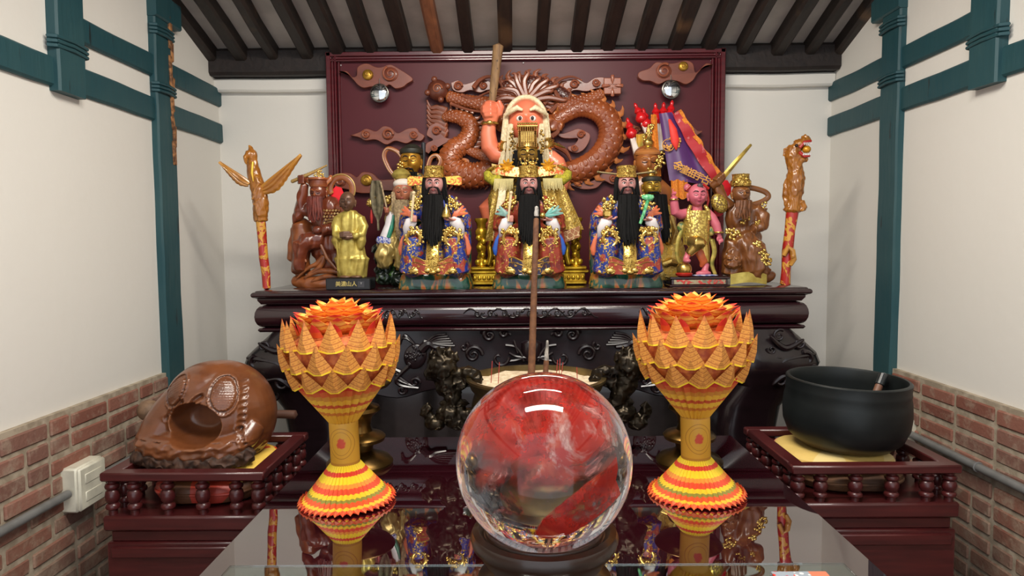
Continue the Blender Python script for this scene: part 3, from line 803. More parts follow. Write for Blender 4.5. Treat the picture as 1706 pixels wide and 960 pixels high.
# ------------------------------------------------------------ offering table
ZT = .85
def glossytop():
    t = NT('polished_rosewood_under_glass'); s = t.n('Mapping'); s.inputs['Scale'].default_value = (1.5, 9, 1)
    t.l(t.tc.outputs['Object'], s.inputs[0]); n = t.noise(3, 4, s.outputs[0]); t.base(t.mix(n, (58, 14, 22), (38, 8, 16)))
    t.set(rough=.25, spec=.4, coat=.2, crough=.03); return t.m
def clearglass(name, col=(235, 245, 242), ior=1.5):
    t = NT(name); t.base(col); t.set(rough=0.0, trans=1.0, ior=ior); return t.m
fl_, fr_ = PZ(545, 735, ZT), PZ(1212, 720, ZT); TYF = (fl_.y + fr_.y) / 2
TL = PZ(330, 960, ZT).x; TR = PZ(1480, 960, ZT).x; TL = (TL + fl_.x) / 2; TR = (TR + fr_.x) / 2
TC = (TL + TR) / 2; TYN = .62
tab = thing('offering_table', 'low dark rosewood offering table in front of the altar, polished top', 'table', (TC, (TYN + TYF) / 2, 0))
tw, td = TR - TL, TYF - TYN
b = MB(); b.box((0, 0, ZT - .031), (tw, td, .040), bev=.008); b.build('tabletop', glossytop(), tab)
b = MB(); b.box((0, 0, ZT - .10), (tw - .10, td - .10, .10), bev=.004); b.build('apron', LACQ, tab)
for sx in (-1, 1):
    for sy in (-1, 1):
        b = MB(); b.loft([(0, 0, 0, .035, .035), (.05, 0, 0, .04, .04), (.3, 0, 0, .03, .03), (.7, 0, 0, .045, .045), (ZT - .05, 0, 0, .05, .05)], 16)
        o = b.build('leg', LACQ, tab); o.location = (sx * (tw / 2 - .09), sy * (td / 2 - .09), 0)
def plateglass():
    t = NT('thick_plate_glass'); t.base((14, 5, 7)); t.set(rough=.0, coat=1.0, crough=0.0, ior=2.3); t.p.inputs['Coat IOR'].default_value = 1.9
    t.set(trans=0.0); return t.m
b = MB(); b.box((TC, (TYN + TYF) / 2, ZT - .0055), (tw + .002, td + .002, .011), bev=.003)
def glasstop():
    t = NT('glass_table_cover'); n = t.noise(1.2, 3); t.base(t.mix(n, (50, 12, 20), (34, 8, 14))); t.set(rough=.012, spec=1.0, coat=1.0, crough=.0, ior=1.75)
    t.p.inputs['Coat IOR'].default_value = 1.6; return t.m
tag(b.build('glass_table_cover', glasstop()), 'large dark glossy glass cover lying over the whole offering table top', 'glass cover')
p0, p1 = PZ(383, 947, ZT), PZ(1408, 945, ZT)
b = MB(); b.box(((p0.x + p1.x) / 2, (p0.y + .66) / 2, ZT + .003), (p1.x - p0.x, p0.y - .66, .005), bev=.001)
t = NT('smaller_glass_pane'); t.base((44, 14, 18)); t.set(rough=.02, spec=1.0, coat=1.0, crough=.0, ior=1.7)
pane = b.build('glass_sheet', [clearglass('clear_pane_glass')]); tag(pane, 'smaller clear glass pane lying near the front edge of the table, under the ball stand', 'glass pane')
# a flat printed card at the front
q = PZ(1332, 957, ZT + .01)
def card():
    t = NT('printed_card'); s = t.sep(); a = t.step(s[0], -.012, -.010); b1 = t.step(s[0], .015, .017)
    c = t.mix(a, (214, 52, 40), (226, 224, 218)); c = t.mix(t.step(t.vor(90), .35, .4), c, (150, 160, 170)); c = t.mix(b1, c, (206, 120, 90)); t.base(c); t.set(rough=.3); return t.m
b = MB(); b.box((0, 0, 0), (.095, .10, .006), bev=.001); o = b.build('printed_card', card()); o.location = (q.x, q.y - .044, ZT + .0095)
tag(o, 'small red and white printed card at the front right of the table', 'card')

# ------------------------------------------------------------ railed side stands
def stand(xl, xr, yn, zr, side, label):
    w_ = xr - xl; d = .40; zd = PZ(300, 868, .7).z
    zd = CAM.z - (868 - 405) / F * yn if side < 0 else CAM.z - (848 - 402) / F * yn
    t = thing('railed_side_stand', label, 'side table', ((xl + xr) / 2, yn + d / 2, 0), group='railed stands beside the table')
    b = MB(); b.box((0, 0, zd - .021), (w_, d, .042), bev=.006); b.build('deck', ROSE, t)
    b = MB(); b.box((0, 0, zd - .060), (w_ - .03, d - .03, .03), bev=.003); b.box((0, 0, (zd - .075) / 2), (w_ - .012, d - .012, zd - .075), bev=.004)
    for sy in (-1,):
        for x_, z_, sx_, sz_ in ((0, zd - .10, w_ - .04, .03), (-w_ / 2 + .035, .3, .045, zd - .3), (w_ / 2 - .035, .3, .045, zd - .3)):
            b.box((x_, sy * (d / 2 - .004), z_), (sx_, .012, sz_), bev=.003)
    b.build('body', ROSE, t)
    rh = .024; rz = zr - rh / 2; rw = .040
    b = MB()
    for sy in (-1, 1): b.box((0, sy * (d / 2 - rw / 2), rz), (w_ + .006, rw, rh), bev=.004)
    for sx in (-1, 1): b.box((sx * (w_ / 2 - rw / 2), 0, rz), (rw, d - 2 * rw + .012, rh * .96), bev=.003)
    b.build('rail', ROSE, t)
    H = rz - rh / 2 - zd; r = .0185
    prof = [(r * .62, 0), (r * .62, H * .14), (r * .95, H * .18), (r * 1.02, H * .24), (r * .92, H * .30), (r * .66, H * .34), (r * .95, H * .42), (r * 1.05, H * .55), (r * .92, H * .68), (r * .68, H * .73),
            (r * .95, H * .77), (r * 1.02, H * .83), (r * .92, H * .89), (r * .62, H * .92), (r * .66, H)]
    me = None
    for k, tt in enumerate((0, .15, .38, .62, .85, 1)):
        for sy in (-1, 1):
            x = -w_ / 2 + rw / 2 + tt * (w_ - rw)
            if me is None: b = MB(); b.lathe(prof, n=20); o = b.build('baluster', ROSE, t); me = o.data
            else: o = bpy.data.objects.new('baluster', me); COL.objects.link(o); o.parent = t
            o.location = (x, sy * (d / 2 - rw / 2), zd)
    for tt in (.15, .38, .62, .85):
        for sx in (-1, 1):
            o = bpy.data.objects.new('baluster', me); COL.objects.link(o); o.parent = t
            o.location = (sx * (w_ / 2 - rw / 2), -d / 2 + rw / 2 + tt * (d - rw), zd)
    return zd
YS = 1.80
q0, q1 = P(166, 790, YS), P(437, 787, YS); r0, r1 = P(1322, 778, YS), P(1603, 775, YS)
ZRL = (q0.z + q1.z) / 2; ZRR = (r0.z + r1.z) / 2
ZDL = stand(q0.x, q1.x, YS, ZRL, -1, 'red brown railed stand at the left under the wooden fish drum')
ZDR = stand(r0.x, r1.x, YS, ZRR, 1, 'red brown railed stand at the right under the black bowl gong')
# ============================================================ THINGS ON THE TABLE AND STANDS
# ---------- crystal ball
YBALL = 1.13; q = P(906, 767, YBALL); RB = 147 / F * q.y * 1.012; BC = Vector((q.x, YBALL, q.z))
ball = thing('crystal_ball', 'large clear and red crystal ball resting on a dark round wooden stand in front', 'crystal ball', tuple(BC))
b = MB(); b.ell((0, 0, 0), RB, nu=96, nv=64); t = NT('clear_crystal'); t.base((252, 248, 246)); t.set(rough=0, trans=1, ior=1.46)
b.build('ball', t.m, ball)
def veil():
    t = NT('red_mineral_veil'); n = t.noise(9, 5, dist=1.5); n2 = t.noise(30, 4)
    s = t.sep(); x, y, z = s
    dome = t.math('ADD', z, t.math('MULTIPLY', t.math('SUBTRACT', n, .5), .16))          # upper part red
    f1 = t.step(dome, -.005, .035)
    cut = t.math('ABSOLUTE', t.math('SUBTRACT', t.math('ADD', z, t.math('MULTIPLY', x, -.75)), -.035))   # clear diagonal band
    f1 = t.math('MULTIPLY', f1, t.step(t.math('ADD', cut, t.math('MULTIPLY', n, .05)), .035, .05))
    d2 = t.math('ADD', t.math('POWER', t.math('DIVIDE', t.math('SUBTRACT', t.math('ADD', x, t.math('MULTIPLY', z, -.55)), .078), .058), 2.0),
                t.math('POWER', t.math('DIVIDE', t.math('ADD', t.math('ADD', z, t.math('MULTIPLY', x, -.45)), .055), .034), 2.0))
    f2 = t.math('SUBTRACT', 1, t.step(t.math('ADD', d2, t.math('MULTIPLY', t.math('SUBTRACT', n, .5), 1.0)), .9, 1.05))
    f = t.math('MAXIMUM', t.math('MULTIPLY', f1, .62), t.math('MULTIPLY', f2, .9))
    f = t.math('MULTIPLY', f, t.step(t.noise(14, 5, rough=.7), .34, .50))
    wisp = t.math('MULTIPLY', t.step(t.noise(10, 6, rough=.7, dist=.8), .55, .66), .8)
    c = t.mix(t.step(n2, .3, .7), (240, 74, 52), (206, 44, 40)); c = t.mix(t.step(n, .55, .7), c, (250, 130, 84)); c = t.mix(wisp, c, (250, 236, 230))
    dk = t.math('MULTIPLY', t.step(t.noise(19, 5, rough=.7, dist=.6), .56, .63), t.math('SUBTRACT', 1, t.step(t.math('ABSOLUTE', t.math('ADD', z, .03)), .03, .06))); c = t.mix(dk, c, (92, 66, 58)); wisp = t.math('MAXIMUM', wisp, t.math('MULTIPLY', dk, .7))
    t.base(c); t.set(rough=.35); tr = t.n('BsdfTransparent'); mx = t.n('MixShader'); out = t.t.nodes['Material Output']
    tl = t.n('BsdfTranslucent'); t.l(c, tl.inputs[0]); m2 = t.n('MixShader'); m2.inputs[0].default_value = .35; t.l(t.p.outputs[0], m2.inputs[1]); t.l(tl.outputs[0], m2.inputs[2])
    t.l(t.math('MAXIMUM', f, wisp), mx.inputs[0]); t.l(tr.outputs[0], mx.inputs[1]); t.l(m2.outputs[0], mx.inputs[2]); t.l(mx.outputs[0], out.inputs[0])
    return t.m
VEIL = veil()
b = MB(); g = 26; k_ = .80 * RB          # curved sheets of red mineral inside the ball
def cap(cn, rr, ang, bend):
    cn = Vector(cn).normalized(); u = cn.orthogonal().normalized(); v_ = cn.cross(u)
    def f(s_, t_):
        a = s_ * 2 * PI; r = t_ * ang; p = cn * math.cos(r) + (u * math.cos(a) + v_ * math.sin(a)) * math.sin(r)
        return p * rr + noise.noise_vector(p * 2.2 + Vector((bend, 0, 0))) * rr * .14
    return f
for cn, rr, ang, bend in (((-.2, -1, .45), RB * .82, 1.25, 0), ((.5, -1, -.45), RB * .80, .62, 3), ((.1, -.2, 1), RB * .72, 1.1, 6)):
    b.sheet(48, 24, cap(cn, rr, ang, bend), .0004)
inc = b.build('red_inclusion', VEIL, ball); lab(inc, 'red mineral veils inside the clear ball')
# ---------- ball stand
ZG = ZT + .006
RC = RB * math.sin(math.acos(.79)); zr_ = BC.z - RB * .79 - ZG
st = thing('ball_stand', 'dark round turned wooden stand under the crystal ball', 'stand', (BC.x, BC.y, ZG))
wd = lacquer('dark_stand_wood', (66, 40, 28), (44, 26, 18), .3, .3)
b = MB(); b.lathe([(.001, 0), (.108, 0), (.114, .006), (.112, .014), (.098, .020), (.088, .028), (.090, .036), (.100, .044), (.112, zr_ - .034), (.121, zr_ - .024), (.124, zr_ - .012), (.120, zr_ - .002), (.110, zr_ + .001), (RC + .012, zr_ - .006), (RC + .001, zr_ - .004), (RC - .022, zr_ - .024), (.001, zr_ - .046)], n=72)
b.build('turned_stand', wd, st)
b = MB(); b.tube([((RC + .006) * math.cos(a), (RC + .006) * math.sin(a), zr_ - .004) for a in [2 * PI * i / 48 for i in range(48)]], .004, 8, closed=True); b.build('inner_ring', wd, st)

# ---------- paper lotuses
def jmat(name, tip=True, base=(214, 146, 66), ink=(160, 82, 40)):
    t = NT(name); s = t.sep(); x, y, z = s
    r = t.math('SQRT', t.math('ADD', t.math('POWER', x, 2.0), t.math('POWER', t.math('SUBTRACT', z, .075), 2.0)))
    rings = t.math('FRACT', t.math('MULTIPLY', r, 105)); line = t.step(rings, .80, .84)
    ang = t.n('Math'); ang.operation = 'ARCTAN2'; t.l(x, ang.inputs[0]); t.l(t.math('SUBTRACT', z, .075), ang.inputs[1])
    ticks = t.step(t.math('FRACT', t.math('MULTIPLY', ang.outputs[0], t.math('MULTIPLY', r, 330))), .45, .5)
    nz = t.step(t.noise(260, 1), .5, .52); inner = t.step(rings, .22, .3)
    ink_ = t.math('MAXIMUM', line, t.math('MULTIPLY', t.math('MULTIPLY', ticks, inner), nz))
    c = t.mix(t.math('MULTIPLY', ink_, .8), base, ink)
    if tip: c = t.mix(t.step(z, .050, .062), c, (198, 110, 62))
    c = t.mix(t.math('SUBTRACT', 1, t.step(t.math('ADD', z, t.math('MULTIPLY', t.math('ABSOLUTE', x), -.10)), .0015, .0035)), c, (238, 200, 44))
    t.base(c); t.set(rough=.55, spec=.3); return t.m
PETM = jmat('printed_joss_paper')
def band(name, stops, ax=2, nz=0):
    t = NT(name); s = t.sep(); f = s[ax]
    if nz: f = t.math('ADD', f, t.math('MULTIPLY', t.math('SUBTRACT', t.noise(120, 2), .5), nz))
    lo, hi = stops[0][0], stops[-1][0]
    c = t.ramp(t.math('DIVIDE', t.math('SUBTRACT', f, lo), hi - lo), [((p - lo) / (hi - lo), c_) for p, c_ in stops], 'CONSTANT')
    t.base(c); t.set(rough=.5, spec=.3); return t.m
def stemmat():
    t = NT('printed_stem_paper'); x, y, z = t.sep()
    zc_ = .055
    r = t.math('SQRT', t.math('ADD', t.math('POWER', t.math('MULTIPLY', x, 1.25), 2.0), t.math('POWER', t.math('SUBTRACT', z, zc_), 2.0)))
    lines = t.step(t.math('ABSOLUTE', t.math('SUBTRACT', r, .034)), .0010, .0006); l2 = t.step(t.math('ABSOLUTE', t.math('SUBTRACT', r, .026)), .0008, .0005)
    flo = t.math('SUBTRACT', 1, t.step(t.math('ADD', r, t.math('MULTIPLY', t.noise(160, 2), .012)), .016, .019))
    bd = t.step(t.math('ABSOLUTE', t.math('SUBTRACT', z, zc_)), .044, .045)
    c = t.mix(t.math('MULTIPLY', t.math('MAXIMUM', lines, l2), .7), (214, 158, 48), (160, 96, 34))
    c = t.mix(flo, c, (206, 74, 44)); c = t.mix(t.math('MULTIPLY', bd, .5), c, (170, 100, 40)); t.base(c); t.set(rough=.5); return t.m
STEMM = stemmat()
INNM = band('orange_inner_paper', [(-.02, (222, 110, 44)), (.006, (244, 176, 70)), (.013, (222, 110, 50)), (.016, (246, 184, 84)), (.024, (236, 140, 60)), (.029, (226, 66, 54)), (.08, (226, 66, 54))], nz=.006)
INNR = band('red_tip_paper', [(-.02, (226, 90, 40)), (.012, (222, 60, 48)), (.06, (222, 60, 48))], nz=.004)
def lotus(cx, cyb, Y, ptop, dx, label, rz):
    """cx base centre, pixel rows: cyb base centre"""
    k = Y / F; g0 = PZ(cx, cyb, ZT); X0 = g0.x
    t = thing('paper_lotus', label, 'paper lotus', (X0, Y, ZT), 0, 'folded paper lotus offerings on the table'); t.rotation_euler = (0, -R(1.5), 0); t.location.z += .0028
    gp = cyb
    def zz(py): return (gp - py) * k
    n = 42
    def pleat(a, u, r): return r * (1 + (.055 if (round(a / (2 * PI) * n * 2) % 2) else -.055))
    # bottom cone
    zt_ = zz(774 + dx); m = band('foot_cone_paper', [(-.01, (222, 70, 44)), (.006, (240, 196, 60)), (.012, (226, 96, 50)), (.020, (150, 140, 60)), (.026, (238, 200, 50)), (.034, (224, 84, 50)), (.044, (232, 150, 60)), (.052, (240, 206, 48)), (.066, (218, 70, 44)), (.074, (240, 206, 48)), (.12, (240, 206, 48))], nz=.004) if 'foot_cone_paper' not in bpy.data.materials else bpy.data.materials['foot_cone_paper']
    b = MB(); R1 = 77 * k; R0 = 25 * k; vs = []; fs = []; N = n * 2; J = 8
    for j in range(J + 1):
        u = j / J; r = R1 + (R0 - R1) * u ** .95; z = zt_ * u
        for i in range(N):
            a = 2 * PI * i / N; o = i % 2; rr = r * (1.04 if o else .93); vs.append((math.cos(a) * rr, math.sin(a) * rr, z + (.0 if o else .0015)))
    for j in range(J):
        for i in range(N): kk = (i + 1) % N; fs.append((j * N + i, j * N + kk, (j + 1) * N + kk, (j + 1) * N + i))
    fs.append(tuple(reversed(range(N)))); fs.append(tuple(J * N + i for i in range(N)))
    b.add(vs, fs); fo = b.build('pleated_foot', m, t, smooth=False)
    b = MB()  # little folded points round the foot
    for i in range(n):
        a = 2 * PI * (i + .5) / n * 1.0; a = 2 * PI * (2 * i + 1) / N; c_, s_ = math.cos(a), math.sin(a); r = R1 * 1.03; w_ = R1 * .072
        p = [(c_ * r * .96 - s_ * w_, s_ * r * .96 + c_ * w_, .008), (c_ * r * .96 + s_ * w_, s_ * r * .96 - c_ * w_, .008), (c_ * r * 1.045, s_ * r * 1.045, .0005), (c_ * r * .98, s_ * r * .98, .013), (c_ * r * .94, s_ * r * .94, .002)]
        b.add(p, [(0, 2, 3), (3, 2, 1), (0, 3, 1), (0, 4, 2), (1, 2, 4), (0, 1, 4)])
    b.build('folded_fringe', mat('red_orange_paper', (228, 74, 44), .5, col2=(236, 120, 60), scale=60), fo, smooth=False)
    # stem
    z0, z1 = zt_ - .004, zz(702 + dx); b = MB(); r = 24 * k
    b.lathe([(r, 0), (r * 1.02, .002), (r * 1.02, z1 - z0 - .002), (r, z1 - z0)], n=32); o = b.build('stem', STEMM, t); o.location = (0, 0, z0)
    # bowl of pleats
    z2 = zz(629 + dx); n2 = 26; N = n2 * 2; vs = []; fs = []; J = 10; b = MB()
    for j in range(J + 1):
        u = j / J; r = (24 + 53 * u) * k; z = (z2 - z1) * u
        for i in range(N):
            a = 2 * PI * i / N; rr = r * ((1.05 if i % 2 else .90)); vs.append((math.cos(a) * rr, math.sin(a) * rr, z))
    for j in range(J):
        for i in range(N): kk = (i + 1) % N; fs.append((j * N + i, j * N + kk, (j + 1) * N + kk, (j + 1) * N + i))
    fs.append(tuple(reversed(range(N)))); fs.append(tuple(J * N + i for i in range(N)))
    b.add(vs, fs)
    h = z2 - z1; m = bpy.data.materials.get('bowl_paper') or band('bowl_paper', [(-.01, (222, 168, 52)), (h * .22, (200, 120, 48)), (h * .30, (226, 180, 60)), (h * .42, (196, 84, 48)), (h * .50, (226, 176, 60)), (h * .62, (204, 140, 56)), (h * .72, (206, 100, 50)), (h * .86, (196, 56, 44)), (h * 1.1, (196, 56, 44))], nz=.006)
    o = b.build('pleated_bowl', m, t, smooth=False); o.location = (0, 0, z1)
    # body under the petals
    b = MB(); zb0, zt1 = z2 - .002, zz(552 + dx)
    b.lathe([(68 * k, zb0), (76 * k, zb0 + .02), (80 * k, zb0 + .05), (76 * k, zt1 - .015), (60 * k, zt1), (.001, zt1 + .004)], n=30)
    b.build('core', mat('folded_core_paper', (206, 116, 52), .6, col2=(176, 80, 40), scale=80), t, smooth=False)
    # outer petals: hollow folded pyramids
    def petal_mesh(w_, h_, d_, lean):
        b = MB(); hw = w_ / 2
        L, Rr, T = (-hw, 0, .002), (hw, 0, .002), (0, -lean, h_)
        F1 = (-hw * .28, -d_, 0); F2 = (hw * .28, -d_, 0); Lb, Rb = (-hw, .002, .0045), (hw, .002, .0045)
        M1 = (0, -d_ * .80 - lean * .5, h_ * .40)
        Bk = (0, d_ * .5, h_ * .1)
        b.add([L, Rr, T, F1, F2, Bk, M1], [(0, 3, 6), (0, 6, 2), (3, 4, 6), (4, 1, 6), (6, 1, 2), (0, 2, 5), (2, 1, 5), (0, 5, 3), (3, 5, 4), (4, 5, 1)])
        return b
    protos = []
    for row, (py, ph, rad, wid, nn, off, tilt) in enumerate(((632, 42, 72, 43, 12, .0, 36), (603, 45, 84, 46, 13, .5, 22), (572, 49, 83, 45, 13, .0, 8))):
        b = petal_mesh(wid * k, ph * k * 1.02, 12 * k, 0); o = b.build('outer_petal', PETM, t, smooth=False); me = o.data
        for i in range(nn):
            if i: o = bpy.data.objects.new('outer_petal', me); COL.objects.link(o); o.parent = t
            a = 2 * PI * (i + off) / nn - PI / 2 + rz
            o.location = (math.cos(a) * rad * k, math.sin(a) * rad * k, zz(py + dx)); o.rotation_euler = Matrix.to_euler(Matrix.Rotation(a + PI / 2, 3, 'Z') @ Matrix.Rotation(R(tilt), 3, 'X'))
    # inner flower
    def inner_mesh(w_, h_, curl, m):
        b = MB()
        def f(u, v):
            x = (u - .5) * w_ * (1 - v ** 2.2) * (1 if v < 1 else 0); cup = ((u - .5) * 2) ** 2 * w_ * .22 * (1 - v)
            return (x, -curl * v * v - cup * -1, h_ * v)
        b.sheet(6, 6, f, .0006); return b
    for row, (py, ph, rad, wid, nn, tilt, red) in enumerate(((544, 30, 60, 32, 13, 26, 2), (532, 30, 50, 38, 11, 46, 0), (523, 27, 38, 36, 9, 38, 0), (516, 24, 24, 32, 7, 24, 0), (512, 20, 8, 26, 4, 8, 0), (552, 24, 68, 22, 13, 8, 1))):
        b = inner_mesh(wid * k, ph * k, 5 * k, None); o = b.build('inner_petal', INNR if red == 1 else INNM, t, smooth=True); me = o.data
        for i in range(nn):
            if i: o = bpy.data.objects.new('inner_petal', me); COL.objects.link(o); o.parent = t
            a = 2 * PI * (i + row * .37) / nn + rz; o.location = (math.cos(a) * rad * k, math.sin(a) * rad * k, zz(py + dx))
            o.rotation_euler = Matrix.to_euler(Matrix.Rotation(a + PI / 2, 3, 'Z') @ Matrix.Rotation(R(tilt), 3, 'X'))
    b = MB(); b.ell((0, 0, zz(534 + dx)), (46 * k, 46 * k, 26 * k), nu=16, nv=8); b.build('flower_heart', mat('yellow_orange_paper', (242, 170, 60), .5, col2=(230, 110, 44), scale=90), t, smooth=False)
lotus(576, 838, 1.53, 497, 0, 'folded yellow paper lotus on a pleated foot, the left one beside the crystal ball', .12)
lotus(1164, 828, 1.56, 490, -7, 'folded yellow paper lotus on a pleated foot, the right one beside the crystal ball', .42)

# ---------- brass candlesticks
def brass(name, a, b_, rough=.3):
    t = NT(name); n = t.noise(12, 4); t.base(t.mix(t.step(n, .35, .7), a, b_)); t.set(metal=.9, rough=rough); t.bump(n, .1, .002); return t.m
BRS = brass('aged_brass', (130, 100, 50), (66, 48, 26)); BRZM = brass('dark_bronze', (62, 54, 42), (34, 30, 26), .32)
def candlestick(cx, label):
    Y = 1.79; k = Y / F; g = P(cx, 781, Y)
    t = thing('brass_candlestick', label, 'candlestick', (g.x, Y, ZT), 0, 'brass candlesticks behind the paper lotuses')
    H = lambda py: (783 - py) * k
    pr = [(1, 783), (55, 783), (56, 779), (50, 772), (30, 764), (22, 758), (24, 748), (42, 742), (44, 736), (40, 732), (22, 726), (19, 716), (22, 702), (30, 695), (36, 690), (34, 684), (18, 678), (13, 668), (16, 660), (30, 655)]
    b = MB(); b.lathe([(r * k, H(p)) for r, p in pr], n=40); b.build('stem', BRS, t)
    b = MB(); b.lathe([(r * k, H(p)) for r, p in ((1, 656), (30, 656), (50, 650), (57, 642), (56, 640), (48, 645), (20, 650), (1, 650))], n=40); b.build('drip_pan', BRS, t)
    b = MB(); b.lathe([(6 * k, H(651)), (5 * k, H(630)), (.5 * k, H(610))], n=12); b.build('spike', BRS, t)
candlestick(600, 'brass candlestick standing behind the left paper lotus'); candlestick(1148, 'brass candlestick standing behind the right paper lotus')

# ---------- censer with ash and beast handles
YC = 1.88; k = YC / F; cz = P(893, 628, YC); zrim = cz.z - ZT
cen = thing('incense_burner', 'large round bronze incense burner full of pale ash with dragon handles, behind the crystal ball', 'incense burner', (cz.x, YC, ZT))
b = MB(); rr = 117.5 * k
b.lathe([(.001, .0), (.11, 0), (.125, .008), (.11, .03), (.13, .05), (.165, .08), (.182, .115), (.175, .15), (.168, .17), (rr * .93, zrim - .03), (rr * .97, zrim - .012), (rr, zrim - .006), (rr, zrim), (rr * .93, zrim + .001), (rr * .925, zrim - .004), (rr * .91, zrim - .03), (.001, zrim - .04)], n=72)
b.build('bowl', brass('burner_brass', (134, 116, 76), (84, 70, 46), .38), cen)
b = MB(); N = 60; vs = []; fs = []
for j in range(15):
    r = rr * .915 * j / 14
    for i in range(N): a = 2 * PI * i / N; p = Vector((math.cos(a) * r, math.sin(a) * r, 0)); vs.append((p.x, p.y, zrim - .014 + .010 * noise.noise(p * 18) + .006 * noise.noise(p * 60)))
for j in range(14):
    for i in range(N): kk = (i + 1) % N; fs.append((j * N + i, j * N + kk, (j + 1) * N + kk, (j + 1) * N + i))
b.add(vs, fs); ash = b.build('incense_ash', mat('pale_ash', (214, 196, 166), .95, col2=(186, 166, 136), scale=70, bump=.8, bscale=300), cen); ash['kind'] = 'stuff'
for sx in (-1, 1):
    def m(px, py, y=0): return (((px - 893) if sx < 0 else (893 - px)) * k, y * k, (zrim / k + 628 - py) * k)
    b = MB()
    for c_, r in (((735, 612), (26, 22, 26)), ((722, 598), (12, 12, 13)), ((750, 596), (12, 12, 13)), ((738, 590), (9, 8, 12)), ((742, 640), (20, 18, 22)), ((752, 660), (16, 16, 20)), ((745, 690), (22, 18, 16)), ((722, 706), (18, 15, 13)), ((760, 705), (18, 15, 14)), ((775, 620), (24, 12, 10)), ((716, 622), (12, 12, 12)), ((765, 640), (16, 10, 9)), ((755, 672), (26, 12, 8)), ((710, 690), (8, 8, 12))):
        b.ell(m(*c_), tuple(v * k for v in r), nu=14, nv=10)
    b.tube([m(*p) for p in spline([(760, 690), (785, 690), (800, 680)], 4)], 9 * k, 8)
    b.tube([m(*p) for p in spline([(755, 620), (775, 628), (800, 632)], 4)], 9 * k, 8)
    for (x, z) in ((718, 584), (731, 578), (748, 580), (759, 588)): b.tube([m(x, z + 10, -8), m(x, z, -10), m(x + 3, z - 6, -6)], [6 * k, 4 * k, 1 * k], 8)
    b.tube([m(*p) for p in spline([(712, 700), (702, 690), (706, 676), (716, 680)], 5)], [5 * k] * 16, 8)
    def chase(v): return v + noise.noise_vector(v * 75) * .005 + noise.noise_vector(v * 160) * .002
    b.build('dragon_handle', BRZM, cen, voxel=.004, it=2, fn=chase)
WSTK = mat('brown_incense_wood', (122, 82, 54), .7, col2=(98, 62, 42), scale=60, bump=.4); ASHM = mat('grey_stick_ash', (178, 172, 164), .9, col2=(120, 116, 112), scale=80)
def incense(p0, p1, w0, w1, label, Y, tip, cut):
    a = P(*p0, Y); c_ = P(*p1, Y); kk = Y / F; t = thing('incense_stick', label, 'incense', (a.x, Y, a.z))
    d = c_ - a; b = MB(); n = 60
    pts = [d * (i / n) for i in range(n + 1)]
    def rg(u, an, r): return r * (1 + .05 * (round(u * 60) % 2))
    b.tube([p for i, p in enumerate(pts) if i <= n * cut], [(w0 + (w1 - w0) * i / n) * kk / 2 for i in range(n + 1) if i <= n * cut], 12, fn=rg); b.build('stick', WSTK, t)
    b = MB(); q_ = [p for i, p in enumerate(pts) if i >= n * cut]; m_ = len(q_)
    b.tube(q_, [w1 * kk / 2 * (.95 - tip * i / max(m_ - 1, 1)) for i in range(m_)], 12, fn=lambda u, an, r: r * (1 + .1 * math.sin(an * 3 + u * 9))); b.build('ash_tip', ASHM, t)
incense((885, 636), (894, 345), 12.5, 8.5, 'tall thick brown incense stick with ash tip rising from the burner', 1.90, .25, .94)
incense((908, 640), (912, 568), 9, 8.5, 'short burnt stub of thick incense beside the tall stick', 1.92, .5, .55)
rng = random.Random(5); pk = mat('red_incense_thread', (170, 52, 48), .7)
for i, (x0, y0, x1, y1) in enumerate(((818, 638, 820, 602), (830, 640, 832, 604), (926, 636, 929, 600), (931, 640, 933, 598), (934, 634, 938, 604), (962, 638, 961, 612))):
    Y = 1.87; a, c_ = P(x0, y0, Y), P(x1, y1, Y); o = MB(); o.tube([(0, 0, 0), tuple(c_ - a)], .0011, 6)
    s_ = o.build('thin_incense_stick', pk); s_.location = a
    tag(s_, 'thin red burnt incense stick in the ash, ' + ('leftmost of all the thin sticks', 'second thin stick from the left', 'left of the three close together', 'middle of the three close together', 'right of the three close together, leaning', 'rightmost of all, standing alone')[i], 'incense', 'thin red sticks in the burner')

# ---------- cushions
def cushion(name, loc, rx, ry, h, m, label):
    b = MB(); N = 40; vs = []
    def sq(a, e=4): return 1 / (abs(math.cos(a)) ** e + abs(math.sin(a)) ** e) ** (1 / e)
    pr = [(.001, 0), (.75, 0), (.93, h * .12), (1, h * .42), (.98, h * .7), (.88, h * .92), (.7, h), (.001, h * .9)]
    b.lathe([(r * rx, z) for r, z in pr], n=48, sy=ry / rx, fn=lambda a, u, r: r * sq(a, 3) * (1 + .02 * math.sin(a * 9)))
    t = thing(name, label, 'cushion', loc); b.build('pad', m, t)
    b = MB(); b.tube([(rx * 1.0 * sq(a, 3) * math.cos(a), ry * 1.0 * sq(a, 3) * math.sin(a), h * .5) for a in [2 * PI * i / 48 for i in range(48)]], .004, 8, closed=True); b.build('piping', m, t)
def silk(name, a, b_, c_):
    t = NT(name); v = t.vor(9, out='Color'); s = t.sep(v); c = t.mix(t.step(s[0], .42, .46), a, b_); c = t.mix(t.step(s[1], .72, .76), c, c_); t.base(c); t.set(rough=.45); t.bump(t.noise(30, 3), .3, .01); return t.m
def muted(name): return mat(name, (110, 74, 46), .7, col2=(74, 48, 32), scale=18)
sl = ((P(302, 700, YS).x), YS + .2); sr = (P(1462, 700, YS).x, YS + .2)
cushion('round_floor_cushion', (sl[0], sl[1], ZDL), .150, .14, .068, silk('red_silk', (170, 58, 44), (140, 70, 46), (96, 60, 40)), 'red and brown padded cushion inside the left railed stand')
cushion('drum_cushion', (sl[0] + .02, sl[1], ZDL + .069), .150, .140, .040, silk('orange_yellow_silk', (232, 176, 44), (214, 72, 40), (240, 200, 90)), 'yellow and orange silk cushion directly under the wooden fish drum')
